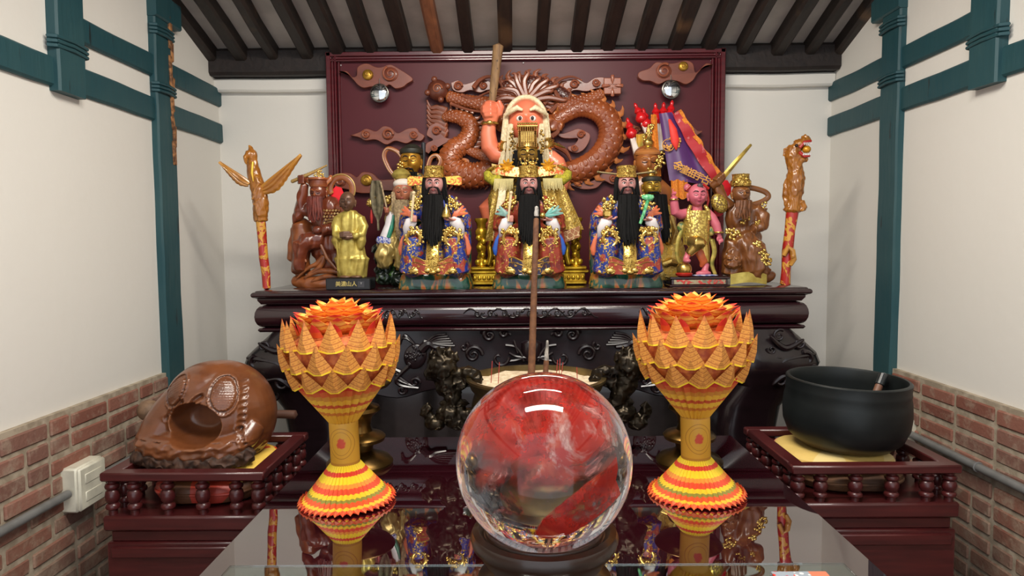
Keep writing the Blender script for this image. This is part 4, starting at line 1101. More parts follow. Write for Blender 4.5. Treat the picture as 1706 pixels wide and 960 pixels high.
cushion('round_floor_cushion', (sr[0], sr[1], ZDR), .150, .14, .055, muted('brown_cushion_cloth'), 'brown padded cushion at the bottom of the right railed stand')
cushion('bowl_cushion', (sr[0] - .03, sr[1], ZDR + .056), .152, .140, .044, silk('yellow_pink_silk', (222, 190, 110), (206, 132, 106), (230, 206, 140)), 'pale yellow and pink cushion directly under the black bowl gong')

# ---------- wooden fish drum
YM = 2.0; k = YM / F
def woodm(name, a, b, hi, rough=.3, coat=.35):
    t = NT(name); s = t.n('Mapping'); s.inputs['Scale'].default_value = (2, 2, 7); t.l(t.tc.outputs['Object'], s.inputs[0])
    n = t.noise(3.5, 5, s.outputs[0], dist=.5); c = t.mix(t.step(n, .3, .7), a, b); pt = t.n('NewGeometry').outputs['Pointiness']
    c = t.mix(t.step(pt, .52, .62), c, hi); c = t.mix(t.math('SUBTRACT', 1, t.step(pt, .40, .48)), c, tuple(int(v * .4) for v in b)); t.base(c); t.set(rough=rough, coat=coat, crough=.15); t.bump(t.noise(60, 3), .05, .001); return t.m  # hollows of the carving coloured darker as painted shade, edges lighter
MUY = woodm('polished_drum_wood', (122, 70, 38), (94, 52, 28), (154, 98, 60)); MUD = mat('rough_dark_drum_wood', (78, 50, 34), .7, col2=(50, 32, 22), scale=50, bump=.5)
zb = ZDL + .110; gpm = 405 + (CAM.z - zb) / YM * F + 4
mx0 = P(345, 700, YM).x
mu = thing('wooden_fish_drum', 'big round polished wooden fish drum with carved scales, tilted on its cushion at the left', 'drum', (mx0, YM + .0, zb))
def mp(px, py, y=0): return (px - 345, y, gpm - py)
b = MB(k)
b.ell(mp(368, 696, 8), (90, 82, 92), nu=40, nv=28)
b.ell(mp(345, 650, 0), (62, 60, 44), rot=(0, R(-20), 0), nu=28, nv=20)
b.tube([mp(*p) for p in spline([(385, 640, 0), (330, 655, -5), (285, 700, -15), (262, 750, -35)], 6)], [36, 36, 35, 35, 34, 34, 34, 34, 34, 33, 33, 33, 32, 32, 31, 30, 30, 28, 26][:19], 20)
b.tube([mp(*p) for p in spline([(262, 735, -42), (300, 737, -62), (345, 738, -68), (395, 736, -66), (425, 726, -50), (436, 706, -30)], 5)], 19, 20)
b.ell(mp(350, 735, -20), (95, 55, 33), nu=30, nv=20)
def carve(v):
    x, y, z = v; px, py = x + 345, gpm - z
    if y < 10:
        d = ((px - 352) / 44) ** 2 + ((py - 696) / 33) ** 2
        if d < 1.25: y += 62 * max(0, 1 - (d / 1.15) ** 2.4)
        for (cx_, cy_, rx, ry, an) in ((398, 650, 19, 27, -.25), (318, 645, 15, 27, .55)):
            a, b2 = px - cx_, py - cy_; u = a * math.cos(an) + b2 * math.sin(an); w_ = -a * math.sin(an) + b2 * math.cos(an)
            e = (u / rx) ** 2 + (w_ / ry) ** 2
            if e < .8: y -= 1.6 + 1.3 * abs(math.sin(u * .8 + w_ * .45) * math.sin(w_ * .8 - u * .3))
            elif e < 1.15: y += 1.5
            elif e < 1.5: y -= 2.2
        for (p0, p1, p2) in (((418, 625), (432, 665), (424, 705)), ((424, 705), (434, 735), (450, 750)), ((345, 672), (352, 655), (366, 650)), ((300, 690), (318, 668), (332, 660))):
            for s_ in range(9):
                t_ = s_ / 8; qx = (1 - t_) ** 2 * p0[0] + 2 * t_ * (1 - t_) * p1[0] + t_ * t_ * p2[0]; qy = (1 - t_) ** 2 * p0[1] + 2 * t_ * (1 - t_) * p1[1] + t_ * t_ * p2[1]
                dd = (px - qx) ** 2 + (py - qy) ** 2
                if dd < 30: y += 3.2 * (1 - dd / 30)
                elif dd < 75: y -= .5
        if py > 722: y += 2.4 * noise.noise(Vector((px * .07, py * .12, 0))) * 2 + 1.2 * math.sin(px * .25 + py * .1)
    return Vector((x, y, z))
b.build('drum_body', MUY, mu, voxel=1.9, it=5, fn=carve)
b = MB(k); b.ell(mp(345, gpm - 14, -8), (92, 60, 14), nu=30, nv=18); b.tube([mp(*p) for p in spline([(250, 750, -46), (300, 755, -66), (345, 757, -74), (400, 755, -72), (438, 746, -50)], 5)], 15, 12)
b.build('rough_base', MUD, mu, voxel=2.2, it=2, fn=lambda v: v + noise.noise_vector(v * .11) * 5)
# mallet behind the drum
t = thing('drum_mallet', 'wooden mallet with a round head lying behind the wooden fish drum', 'mallet', (0, 0, 0)); Y = 2.185; kk = Y / F
a, c_ = P(248, 684, Y), P(492, 691, Y)
b = MB(); b.tube([a, a + (c_ - a) * .5, c_], [.011, .012, .014], 14); b.build('handle', mat('mallet_handle_wood', (92, 62, 50), .5), t)
b = MB(); b.ell(a, (.036, .034, .034), nu=24, nv=16); b.build('head', mat('grey_brown_mallet_wood', (128, 100, 76), .6, col2=(96, 74, 56), scale=30), t)

# ---------- bowl gong
YG = 2.0; k = YG / F; g = P(1406, 700, YG); zb = ZDR + .100
bw = thing('bowl_gong', 'large black bronze bowl gong standing on the cushion at the right', 'bowl', (g.x, YG, zb)); bw.rotation_euler = (R(1.5), R(1.5), 0)
H = CAM.z - (630 - 401) / F * YG - zb; r = 99 * k
b = MB(); b.lathe([(.001, 0), (r * .55, 0), (r * .74, H * .04), (r * .90, H * .16), (r * .985, H * .34), (r * 1.005, H * .52), (r * .99, H * .70), (r * .965, H * .80), (r * .975, H * .83), (r * .965, H * .87), (r * .975, H * .985), (r * .955, H), (r * .915, H), (r * .90, H * .97), (r * .89, H * .8), (r * .9, H * .5), (r * .8, H * .15), (.001, H * .06)], n=80)
def blk():
    t = NT('black_bronze'); n = t.noise(6, 5, rough=.6); z = t.sep()[2]; c = t.mix(t.step(n, .35, .7), (36, 40, 40), (22, 26, 27))
    c = t.mix(t.math('MULTIPLY', t.math('SUBTRACT', 1, t.step(t.math('ADD', z, t.math('MULTIPLY', n, .03)), .02, .05)), .6), c, (92, 66, 34)); t.base(c); t.set(rough=.42, metal=.35, spec=.4); t.bump(t.noise(14, 5), .12, .004); return t.m
b.build('bowl', blk(), bw)
t = thing('gong_striker', 'short padded striker leaning inside the black bowl, only its end showing', 'striker', (g.x, YG, zb))
a, c_ = Vector((.03, -.03, .03)), Vector((.128, .035, H - .006))
b = MB(); b.tube([a, (a + c_) / 2, c_], .011, 12); b.build('handle', mat('striker_wood', (120, 84, 66), .5), t)
b = MB(); b.tube([a + (c_ - a) * .86, c_ + (c_ - a) * .03], [.014, .014], 14); b.build('cap', mat('black_striker_cap', (40, 44, 46), .25), t)
# ============================================================ STATUES ON THE ALTAR
def painted(name, col, rough=.4, **k): return mat(name, col, rough, **k)
BLKHAIR = mat('black_hair', (9, 9, 10), .7, col2=(16, 15, 15), scale=200, bump=.8, bscale=400, spec=.2)
WHITEC = mat('white_cuff_paint', (226, 220, 222), .4)
DARKLINE = mat('dark_face_line', (38, 20, 22), .5)
EYEW = mat('eye_white', (238, 234, 230), .25)
def goldm(name, a, b_, rough=.25, metal=.9, sc=30, bump=.3, bs=90):
    t = NT(name); n = t.noise(sc, 3); t.base(t.mix(t.step(n, .35, .65), a, b_)); t.set(metal=metal, rough=rough); t.bump(t.noise(bs, 3), bump, .002); return t.m
GOLD = goldm('bright_gilding', (226, 194, 112), (192, 154, 76)); GOLDY = goldm('yellow_gold_robe', (204, 184, 96), (170, 148, 70), .38, .55, bump=.4)
GOLDD = goldm('dull_gold_skin', (180, 138, 62), (132, 96, 40), .3, .8, bump=.05)
def engr():
    t = NT('engraved_gold'); f = t.math('ABSOLUTE', t.math('SUBTRACT', t.noise(70, 2, dist=1.5), .5)); m = t.step(f, .02, .05)
    t.base(t.mix(m, (120, 84, 34), (222, 186, 96))); t.set(metal=.85, rough=.28); t.bump(m, .6, .002); return t.m
ENGR = engr()
class Fig:
    """figure measured in photo pixels at distance Y, standing on a surface of height z0"""
    def __init__(s, name, label, cat, cx, Y, z0=None, group=None, rz=0):
        z0 = ztop + .0005 if z0 is None else z0
        s.k = Y / F; g = P(cx, 480, Y); s.cx = cx; s.Y = Y
        s.gp = 480 + (g.z - z0) / s.k
        s.t = thing(name, label, cat, (g.x, Y, z0), rz, group)
    def p(s, px, py, y=0): return (px - s.cx, y, s.gp - py)
    def M(s): return MB(s.k)
    def P_(s, L): return [s.p(*q) for q in L]
def sm(v): return max(0.0, min(1.0, v)) ** 2 * (3 - 2 * max(0.0, min(1.0, v)))
def head(f, c, w_, h, skin, par=None, eyes='open', brow=None, lips=(170, 90, 90), d=None, tilt=0, ears=True, cheeks=0.0, browmat=None, fy=1.0, nm='head', browh=0, yaw=0, hairline=None):
    """c centre in px, w_ half width, h half height; faces -y"""
    par = par or f.t; d = d or w_ * 1.05; M_ = rotm((R(-tilt), 0, R(yaw)))
    b = f.M()
    def fn(q, v):
        x, y, z = v; fr = sm(-y * 1.6)
        r = 1.0; jaw = max(0, -z); r2 = 1 - .26 * jaw ** 1.6
        nx, nz = x, z
        oy = 0
        g = lambda cx_, cz_, sx_, sz_: math.exp(-((nx - cx_) / sx_) ** 2 - ((nz - cz_) / sz_) ** 2)
        if y < .2:
            oy -= .26 * g(0, -.16, .11, .16) + .13 * g(0, .05, .08, .22)                # nose
            oy += .10 * (g(.36, .06, .22, .12) + g(-.36, .06, .22, .12))                # sockets
            oy -= .07 * (g(.36, .24, .26, .07) + g(-.36, .24, .26, .07))                # brow ridge
            oy -= .08 * g(0, -.50, .22, .08) - .05 * g(0, -.60, .25, .04) + .10 * g(0, -.80, .20, .12)
            oy -= (.06 + cheeks) * (g(.45, -.28, .22, .2) + g(-.45, -.28, .22, .2))
        yy = y if y > 0 else y * (1 - .10 * fr)
        return Vector((x * w_ * r2, (yy + oy) * d, z * h))
    b.ell((0, 0, 0), 1, nu=48, nv=36, fn=fn, mi=0)
    for i, v in enumerate(b.v): b.v[i] = v
    if ears:
        for sx in (-1, 1):
            b.ell((sx * w_ * .98, d * .12, -h * .08), (w_ * .12, d * .20, h * .30), rot=(0, sx * .15, sx * -.4), nu=12, nv=8)
            b.ell((sx * w_ * .96, d * .08, -h * .36), (w_ * .10, d * .13, h * .16), nu=10, nv=6)
    for i in range(len(b.v)): b.v[i] = M_ @ b.v[i] + Vector(c)
    ho = b.build(nm, skin, par, ang=80)
    def fp(x, z, off=0):       # point on the face front
        yy = -math.sqrt(max(0, 1 - x * x - z * z)) * .90 - off
        return M_ @ Vector((x * w_ * (1 - .26 * max(0, -z) ** 1.6), yy * d, z * h)) + Vector(c)
    e = f.M(); l = f.M()
    for sx in (-1, 1):
        if eyes == 'open':
            e.ell(fp(sx * .36, .05, -.10), (w_ * .17, d * .12, h * .075), nu=14, nv=10)
            l.ell(fp(sx * .35, .05, -.01), (w_ * .065, d * .05, h * .06), nu=10, nv=8)
            l.tube([fp(sx * x, z, .0) for x, z in ((.16, .04), (.26, .115), (.36, .135), (.46, .115), (.56, .06))], w_ * .028, 6)
        elif eyes == 'round':
            e.ell(fp(sx * .36, .05, -.08), (w_ * .19, d * .14, h * .13), nu=16, nv=12)
            l.ell(fp(sx * .34, .05, .06), (w_ * .09, d * .06, h * .085), nu=12, nv=10)
        else:
            e = e; l.tube([fp(sx * x, z, -.015) for x, z in ((.16, .02), (.26, -.02), (.36, -.035), (.46, -.02), (.56, .02))], w_ * .042, 6)
    if eyes != 'closed': e.build('eyes', EYEW, ho)
    l.build('eye_lines', DARKLINE, ho)
    if browmat is not None:
        for sx in (-1, 1):
            q = f.M(); q.tube([fp(sx * x, z, .06) for x, z in ((.11, .25), (.26, .31 + browh), (.46, .33 + browh), (.66, .24))], [w_ * .035, w_ * .07, w_ * .06, w_ * .015], 8); q.build('eyebrow', browmat, ho)
    lp = f.M(); lp.ell(fp(0, -.475, .06), (w_ * .20, d * .06, h * .032), nu=14, nv=8); lp.ell(fp(0, -.545, .05), (w_ * .16, d * .06, h * .032), nu=14, nv=8)
    lp.build('lips', mat('lips_%d_%d_%d' % lips, lips, .4), ho)
    return ho, fp
def hand(f, c, s, skin, par, side=1, pose='up', rot=None, voxel=.8):
    """closed or cupped hand; c px centre; side -1 = viewer's left; pose up: holding upright rod, cup: palm up"""
    b = f.M(); M_ = rotm(rot); C0 = Vector(c)
    def A(x, y, z): return C0 + M_ @ Vector((x * side * s, y * s, z * s))
    if pose == 'up':       # palm on its side, fingers curl round a vertical rod
        b.ell(A(0, .15, 0), (s * .42, s * .30, s * .50), nu=12, nv=10)
        for i, (z, L) in enumerate(((.34, .9), (.12, 1.0), (-.11, .95), (-.32, .8))):
            b.tube([A(-.35, .0, z), A(-.38 * L, -.32, z + .02), A(-.05, -.50 * L, z + .02), A(.28 * L, -.36, z)], [s * .13, s * .13, s * .12, s * .095], 8)
        b.tube([A(.30, .0, .25), A(.42, -.30, .42), A(.18, -.48, .56)], [s * .15, s * .13, s * .10], 8)
        b.tube([A(0, .2, -.2), A(.05, .6, -.7)], [s * .34, s * .30], 10)
    elif pose == 'cup':
        b.ell(A(0, 0, 0), (s * .52, s * .42, s * .20), nu=12, nv=10)
        for i, (y, L) in enumerate(((-.32, .85), (-.12, 1.0), (.08, .98), (.27, .8))):
            b.tube([A(-.30, y, 0), A(-.62 * L, y * 1.05, -.02), A(-.92 * L, y, .12), A(-1.02 * L, y * .95, .30)], [s * .13, s * .125, s * .11, s * .085], 8)
        b.tube([A(.10, -.32, .05), A(-.12, -.55, .18), A(-.32, -.58, .30)], [s * .15, s * .12, s * .10], 8)
        b.tube([A(.35, .1, 0), A(.85, .3, -.1)], [s * .26, s * .28], 10)
    elif pose == 'point':
        b.ell(A(0, 0, 0), (s * .40, s * .30, s * .46), nu=12, nv=10)
        b.tube([A(-.12, -.05, .40), A(-.14, -.10, .75), A(-.12, -.08, 1.1)], [s * .14, s * .12, s * .09], 8)
        for x in (.06, .22, .36): b.tube([A(x, -.02, .36), A(x, -.30, .48), A(x, -.42, .18), A(x, -.28, .0)], [s * .12, s * .12, s * .11, s * .09], 8)
        b.tube([A(-.34, -.05, .0), A(-.22, -.36, .18), A(.05, -.46, .22)], [s * .14, s * .12, s * .09], 8)
        b.tube([A(0, 0, -.2), A(0, .1, -.7)], [s * .32, s * .27], 10)
    elif pose == 'down':
        b.ell(A(0, 0, 0), (s * .36, s * .24, s * .42), nu=12, nv=10)
        for i, (x, L, cu) in enumerate(((-.27, 1.05, 0), (-.09, .75, .5), (.09, .7, .55), (.26, .62, .5))):
            b.tube([A(x, 0, -.30), A(x * 1.1, -.10 - .2 * cu, -.30 - .4 * L), A(x * 1.1, -.12 - .35 * cu * .2, -.30 - .75 * L)], [s * .13, s * .115, s * .085], 8)
        b.tube([A(-.32, -.05, .05), A(-.50, -.18, -.2), A(-.46, -.22, -.48)], [s * .14, s * .12, s * .09], 8)
        b.tube([A(0, 0, .2), A(0, .05, .7)], [s * .30, s * .27], 10)
    return b.build('hand', skin, par, voxel=voxel, it=2)
def strands(b, x0, z0, w0, x1, z1, w1, y0, y1, n, r, rnd, wav=1.5, d0=4):
    """bundle of hair strands from top row to bottom row (local px)"""
    for i in range(n):
        u = (i + .5) / n * 2 - 1; yo = rnd.uniform(-1, 1) * d0; L = 1 - .18 * abs(u) ** 2 - rnd.uniform(0, .12); ph = rnd.uniform(0, 6)
        pts = []
        for j in range(8):
            t = j / 7 * L; pts.append((x0 + u * w0 + ((x1 + u * w1) - (x0 + u * w0)) * t + wav * math.sin(t * 5 + ph) * t, y0 + (y1 - y0) * t + yo * math.sqrt(max(0, 1 - u * u)) - d0 * .6 * math.sqrt(max(0, 1 - u * u)), z0 + (z1 - z0) * t))
        b.tube(pts, [r * (1 - .75 * (j / 7) ** 2) for j in range(8)], 6)
def blobs(b, f, pts, r, rnd, n=5, y=0, fl=.6):
    for (px, py) in pts:
        for _ in range(n):
            q = f.p(px + rnd.uniform(-r, r), py + rnd.uniform(-r, r), y + rnd.uniform(-1, 1)); s_ = rnd.uniform(.25, .55) * r
            b.ell(q, (s_ * 1.2, s_ * fl, s_), rot=(0, rnd.uniform(-1.5, 1.5), 0), nu=8, nv=6)
def folded(v, sc=.12, amp=1.2, vert=.25):
    n = noise.noise(Vector((v.x * sc, v.y * sc, v.z * sc * vert)))
    d = Vector((v.x, v.y, 0)); 
    if d.length > 1e-4: d.normalize()
    return v + d * (amp * n * 2)

# ---------------- three seated kings in the front row
def marb():
    t = NT('green_marbled_rock'); s = t.n('Mapping'); s.inputs['Rotation'].default_value = (0, .7, .3); s.inputs['Scale'].default_value = (16, 10, 5)
    t.l(t.tc.outputs['Object'], s.inputs[0]); n = t.noise(1.3, 3, s.outputs[0], dist=1.0)
    c = t.ramp(n, [(0, (8, 32, 27)), (.40, (14, 60, 49)), (.48, (22, 74, 57)), (.53, (150, 108, 44)), (.57, (172, 84, 40)), (.62, (90, 84, 42)), (.67, (18, 64, 50)), (1, (10, 40, 34))]); t.base(c); t.set(rough=.22, coat=.5); t.bump(n, .2, .004); return t.m
MARB = marb()
KSKIN = mat('pinkish_face_paint', (190, 138, 132), .35, col2=(172, 116, 112), scale=25); HANDSK = mat('pink_hand_paint', (206, 142, 128), .4)
RBLUE = paint('blue_gold_robe', (32, 52, 130), (214, 176, 84), 80, .57, .02, kind='noise', c=(150, 56, 44), cthr=.60)
RRED = paint('red_gold_robe', (142, 54, 38), (214, 176, 84), 80, .60, .02, kind='noise', c=(110, 36, 32), cthr=.62)
HEMR = paint('orange_red_hem', (150, 58, 42), (206, 160, 80), 60, .60, .03, kind='noise'); HEMB = paint('dark_blue_hem', (36, 34, 66), (206, 160, 80), 60, .60, .03, kind='noise', c=(60, 30, 40))
def king(dx, label, robe, hem, tabs, hat_top, left_item, right_item, wings, seed):
    f = Fig('seated_king_statue', label, 'statue', 727 + dx, 2.60, group='seated bearded king statues in the front row'); T = f.t; rnd = random.Random(seed)
    p = lambda x, y, d=0: f.p(x + dx, y, d)
    b = f.M()     # rock base and throne back
    secs = [(0, 0, 0, 60, 27), (4, 0, 0, 61, 27.5), (14, 0, 0, 58, 26), (22, 0, 1, 56, 25), (26, 0, 2, 53, 23)]
    b.loft(secs, 48, lambda a, t, z: 1 / max(abs(math.cos(a)) ** 6 + abs(math.sin(a)) ** 6, .01) ** (1 / 6) * (1 + .02 * math.sin(5 * a + seed)))
    b.build('rock_base', MARB, T, fn=lambda v: v + noise.noise_vector(v * .06) * 1.6)
    b = f.M(); zt_ = f.gp - 368
    b.loft([(22, 0, 20, 56, 8), (40, 0, 22, 58, 7), (zt_ - 20, 0, 24, 58, 6), (zt_ - 6, 0, 24, 56, 5), (zt_, 0, 24, 50, 3)], 40, lambda a, t, z: 1 / max(abs(math.cos(a)) ** 5 + abs(math.sin(a)) ** 5, .01) ** .2)
    b.build('throne_back', MARB, T, fn=lambda v: v + noise.noise_vector(v * .07) * 1.4)
    b = f.M()     # robe as one surface
    b.ell(p(727, 352, 2), (30, 17, 30), nu=24, nv=16); b.ell(p(727, 392, 4), (36, 20, 26), nu=24, nv=16)
    for s in (-1, 1):
        cx = 727; X = lambda v: cx + s * v
        b.tube([p(X(20), 336, 4), p(X(34), 348, 2), p(X(46), 366, -2), p(X(50), 384, -6)], [13, 14, 14, 12], 14)
        b.tube([p(X(46), 372, -4), p(X(42), 374, -16), p(X(36), 372, -24)], [13, 11, 9], 14)
        b.tube([p(X(14), 396, 4), p(X(28), 396, -12), p(X(33), 398, -24)], [18, 18, 17], 16)
        b.tube([p(X(33), 398, -24), p(X(34), 420, -24), p(X(36), 440, -22), p(X(38), 452, -20)], [18, 19, 20, 21], 16)
        b.tube([p(X(48), 384, -4), p(X(50), 405, -4), p(X(48), 430, -4)], [9, 10, 8], 12)
    b.loft([(f.gp - 455, 0, -3, 50, 21), (f.gp - 440, 0, -3, 48, 21), (f.gp - 410, 0, -3, 40, 18), (f.gp - 390, 0, 0, 34, 16)], 32)
    def rf(v):
        n_ = 1.0 * math.sin(v.x * .42 + v.z * .05) * sm((f.gp - 400 - v.z) / 30)
        return v + Vector((0, n_, 0)) + noise.noise_vector(v * .11) * .9
    b.build('robe', robe, T, voxel=1.5, it=3, fn=rf)
    # hem band with wave edge, front panels
    for s in (-1, 1):
        b = f.M()
        def fh(u, v):
            x = 6 + u * 44; wav = 3.4 * math.sin(u * 7.2 + 1); z = 431 + (455 - 431) * v + (wav * (1 - v)); return p(727 + s * x, z, -44 + 18 * (u ** 3) + 2 * v * 0 - 1.6 * math.sin(u * 9) - 1.5)
        b.sheet(24, 6, fh, 2.2); b.build('hem', hem, T)
        b = f.M(); b.tube([fh(i / 24, 0) for i in range(25)], 1.5, 6); b.tube([Vector(fh(i / 24, .3)) + Vector((0, -1, 0)) for i in range(25)], .8, 6)
        blobs(b, f, [(727 + dx + s * 30, 449)], 5, rnd, 10, -44); b.ell(p(727 + s * 30, 450, -43), (9, 3, 5))
        b.build('gold_wave_trim', GOLD, T)
        # lion head knee medallion
        b = f.M(); pts = [(727 + dx + s * (31 + 12 * math.cos(a)), 396 + 13 * math.sin(a)) for a in [i * PI / 5 + (0 if s > 0 else .3) for i in range(10)]]
        blobs(b, f, pts[:8], 4.4, rnd, 6, -39, .7); blobs(b, f, [(727 + dx + s * 31, 385), (727 + dx + s * 38, 388), (727 + dx + s * 24, 388)], 6, rnd, 9, -38, .8)
        b.tube([p(727 + s * (31 + 11 * math.cos(a)), 398 + 12 * math.sin(a), -39) for a in [i * PI / 8 for i in range(-3, 12)]], 2.6, 8)
        b.build('gold_dragon_medallion', GOLD, T)
        b = f.M(); blobs(b, f, [(727 + dx + s * 27, 333), (727 + dx + s * 34, 338), (727 + dx + s * 38, 346), (727 + dx + s * 30, 344)], 6, rnd, 8, -12, .7); b.build('gold_shoulder_dragon', GOLD, T)
        # hanging tab and cuff
        b = f.M(); b.tube([p(727 + s * 47, 388, -18), p(727 + s * 52, 400, -17), p(727 + s * 54, 414, -16), p(727 + s * 54, 424, -16)], [2, 4, 6.5, 4], 12, flat=.4); b.build('sleeve_tab', tabs, T)
        b = f.M(); b.tube([p(727 + s * 30, 368, -31), p(727 + s * 37, 372, -30), p(727 + s * 42, 382, -26), p(727 + s * 47, 396, -20)], [7, 9.5, 9, 3], 16, flat=.6); b.build('cuff', WHITEC, T)
        b = f.M()
        for j, (ex, ey) in enumerate(((52, 350), (55, 357), (48, 345))):
            b.tube([p(727 + s * 32, 364, -26), p(727 + s * (36 + j), 358, -27), p(727 + s * ex, ey, -20)], [2.5, 4.5, 1.5], 10, flat=.35)
        b.build('sleeve_wing', tabs if tabs is OTAB else mat('pale_teal_paint', (128, 168, 160), .4), T)
    # gold centre apron
    b = f.M(); b.sheet(8, 24, lambda u, v: p(727 + (u - .5) * (17 + 2 * v), 396 + 54 * v, -33 - 13 * sm(v * 1.6) - 2 * math.sin(u * PI)), 2); b.build('front_panel', ENGR, T)
    b = f.M(); 
    for s in (-1, 1): b.tube([p(727 + s * (9 + v_), 396 + 54 * t, -34 - 13 * sm(t * 1.6)) for t, v_ in [(i / 10, i / 10) for i in range(11)]], 1.1, 6)
    b.ell(p(719, 449, -47), (6, 3, 4.5)); b.ell(p(735, 449, -47), (6, 3, 4.5)); b.ell(p(727, 452, -48), (6, 3, 4)); b.build('panel_edging', GOLD, T)
    # head, hat
    ho, fp = head(f, p(727, 309, -7), 15.5, 19.5, KSKIN, eyes='open', browmat=BLKHAIR, lips=(186, 92, 92), browh=.04)
    b = f.M()
    for s in (-1, 1): strands(b, s * 15, f.gp - 298, 2, s * 19, f.gp - 342, 5, -6, -8, 10, 2.3, rnd, 1.5, 5)
    b.ell(p(727, 306, 5), (19, 14, 19), nu=24, nv=16); b.build('hair', BLKHAIR, T)
    b = f.M(); strands(b, 0, f.gp - 328, 12, -1, f.gp - 412, 16, -22, -42, 44, 3.0, rnd, 2.2, 5); strands(b, 0, f.gp - 330, 14, 0, f.gp - 400, 21, -20, -38, 24, 2.4, rnd, 2, 4)
    b.loft([(f.gp - 400, 0, -38, 9, 4), (f.gp - 385, 0, -36, 16, 5), (f.gp - 350, 0, -28, 18, 6), (f.gp - 330, 0, -21, 15, 6), (f.gp - 325, 0, -17, 10, 4)], 24)
    for s in (-1, 1): b.tube([p(727 + s * 1.5, 314.5, -25.5), p(727 + s * 7, 316, -24), p(727 + s * 11, 325, -21)], [1.0, 1.8, 2.6], 8)
    b.build('beard', BLKHAIR, T)
    b = f.M(); H = f.gp; b.lathe([(15.5, H - 299), (17, H - 298), (17, H - 293), (15.8, H - 292), (15.8, H - 285), (16.4, H - 284), (16.4, H - 280), (15, H - 279), (.01, H - 280)], (0, -6, 0), 36, sy=.95); ht = b.build('hat', ENGR, T)
    b = f.M()
    if hat_top:
        blobs(b, f, [(727 + dx + x, 276 - abs(6 - abs(x)) * .4) for x in range(-10, 11, 4)], 3.4, rnd, 5, -12)
        for x in (-14, -7, 0, 7, 14): b.tube([p(727 + x * .6, 280, -10), p(727 + x, 268 - (6 if x == 0 else 0), -10)], [1, .7], 6); b.ell(p(727 + x, 268 - (6 if x == 0 else 0), -10), 2.2, nu=8, nv=6)
    b.ell(p(727, 290, -21.5), (3.5, 1.4, 3), nu=12, nv=8); b.build_each('hat_ornament', GOLD, ht)
    for s in (-1, 1):
        b = f.M()
        if wings == 'plate': b.prism([(p(727 + s * x, z)[0], p(727 + s * x, z)[2]) for x, z in ((14, 296), (40, 294), (45, 297), (45, 309), (40, 311), (14, 308))], -4, 0, .8); b.build('hat_wing', paint('orange_gold_wing', (206, 96, 40), (226, 190, 90), 70, .46, .03), ht)
        elif wings == 'rod': b.tube([p(727 + s * 14, 292, -2), p(727 + s * 46, 288, -2)], 1.6, 8); b.ell(p(727 + s * 46, 288, -2), 2.4, nu=8, nv=6); b.build('hat_wing', mat('dull_brass_rod', (140, 124, 88), .4, .7), ht)
    # hands and what they hold
    hl = hand(f, p(696, 366, -33), 12, HANDSK, T, side=-1, pose='up' if left_item != 'gold' else 'cup'); hr = hand(f, p(757, 368, -34), 12, HANDSK, T, side=1, pose='cup')
    if left_item == 'gold':
        b = f.M(); b.box(p(692, 358, -36), (15, 8, 13), bev=3); blobs(b, f, [(695 + dx, 346), (690 + dx, 350), (699 + dx, 342)], 4.5, rnd, 7, -36); b.build('gold_treasure', GOLD, T)
    else:
        b = f.M(); b.tube([p(693, 370, -39), p(695, 350, -40), p(698, 326, -42)], [1.6, 2.0, 2.4], 8); b.ell(p(698, 325, -42), 3.2, nu=10, nv=8); b.build('tablet_stick', mat('ivory_stick', (226, 204, 160), .4), T)
    b = f.M()
    if right_item == 'cone': b.lathe([(.01, -1), (7, 0), (7.6, 3), (6, 8), (3.4, 14), (.6, 20)], p(749, 364, -38), 20); b.build('gold_ingot', GOLD, T)
    elif right_item == 'ball':
        b.ell(p(748, 361, -39), 5, nu=16, nv=12); b.build('gold_ball', GOLD, T); b = f.M()
        for ex, ey in ((772, 352), (767, 346), (775, 360)): b.tube([p(752, 362, -38), p(760, (362 + ey) / 2, -38), p(ex, ey, -36)], [1.5, 3, .6], 10, flat=.4)
        b.build('teal_leaves', mat('teal_leaf_paint', (110, 176, 166), .4), T)
    else:
        b.tube([p(744, 374, -40), p(750, 356, -43), p(755, 338, -45)], [2.6, 2.8, 3], 10); blobs(b, f, [(755 + dx, 334), (750 + dx, 333), (760 + dx, 333)], 4, rnd, 6, -45); b.ell(p(755, 333, -46), (10, 3.5, 5), nu=14, nv=8)
        b.build('green_scepter', mat('jade_green', (60, 160, 100), .25, col2=(130, 200, 150), scale=90), T)
OTAB = mat('orange_tab_paint', (214, 112, 74), .4); BTAB = mat('blue_tab_paint', (44, 92, 186), .4)
king(0, 'seated king in blue robe with black beard, holding ivory stick and gold cone', RBLUE, HEMR, OTAB, False, 'stick', 'cone', 'plate', 1)
king(155, 'seated king in red robe with black beard, holding gold ball, behind tall incense', RRED, HEMB, BTAB, True, 'stick', 'ball', None, 2)
king(315, 'seated king in blue robe with black beard, holding gold treasure and green scepter', RBLUE, HEMR, OTAB, False, 'gold', 'ruyi', 'rod', 3)

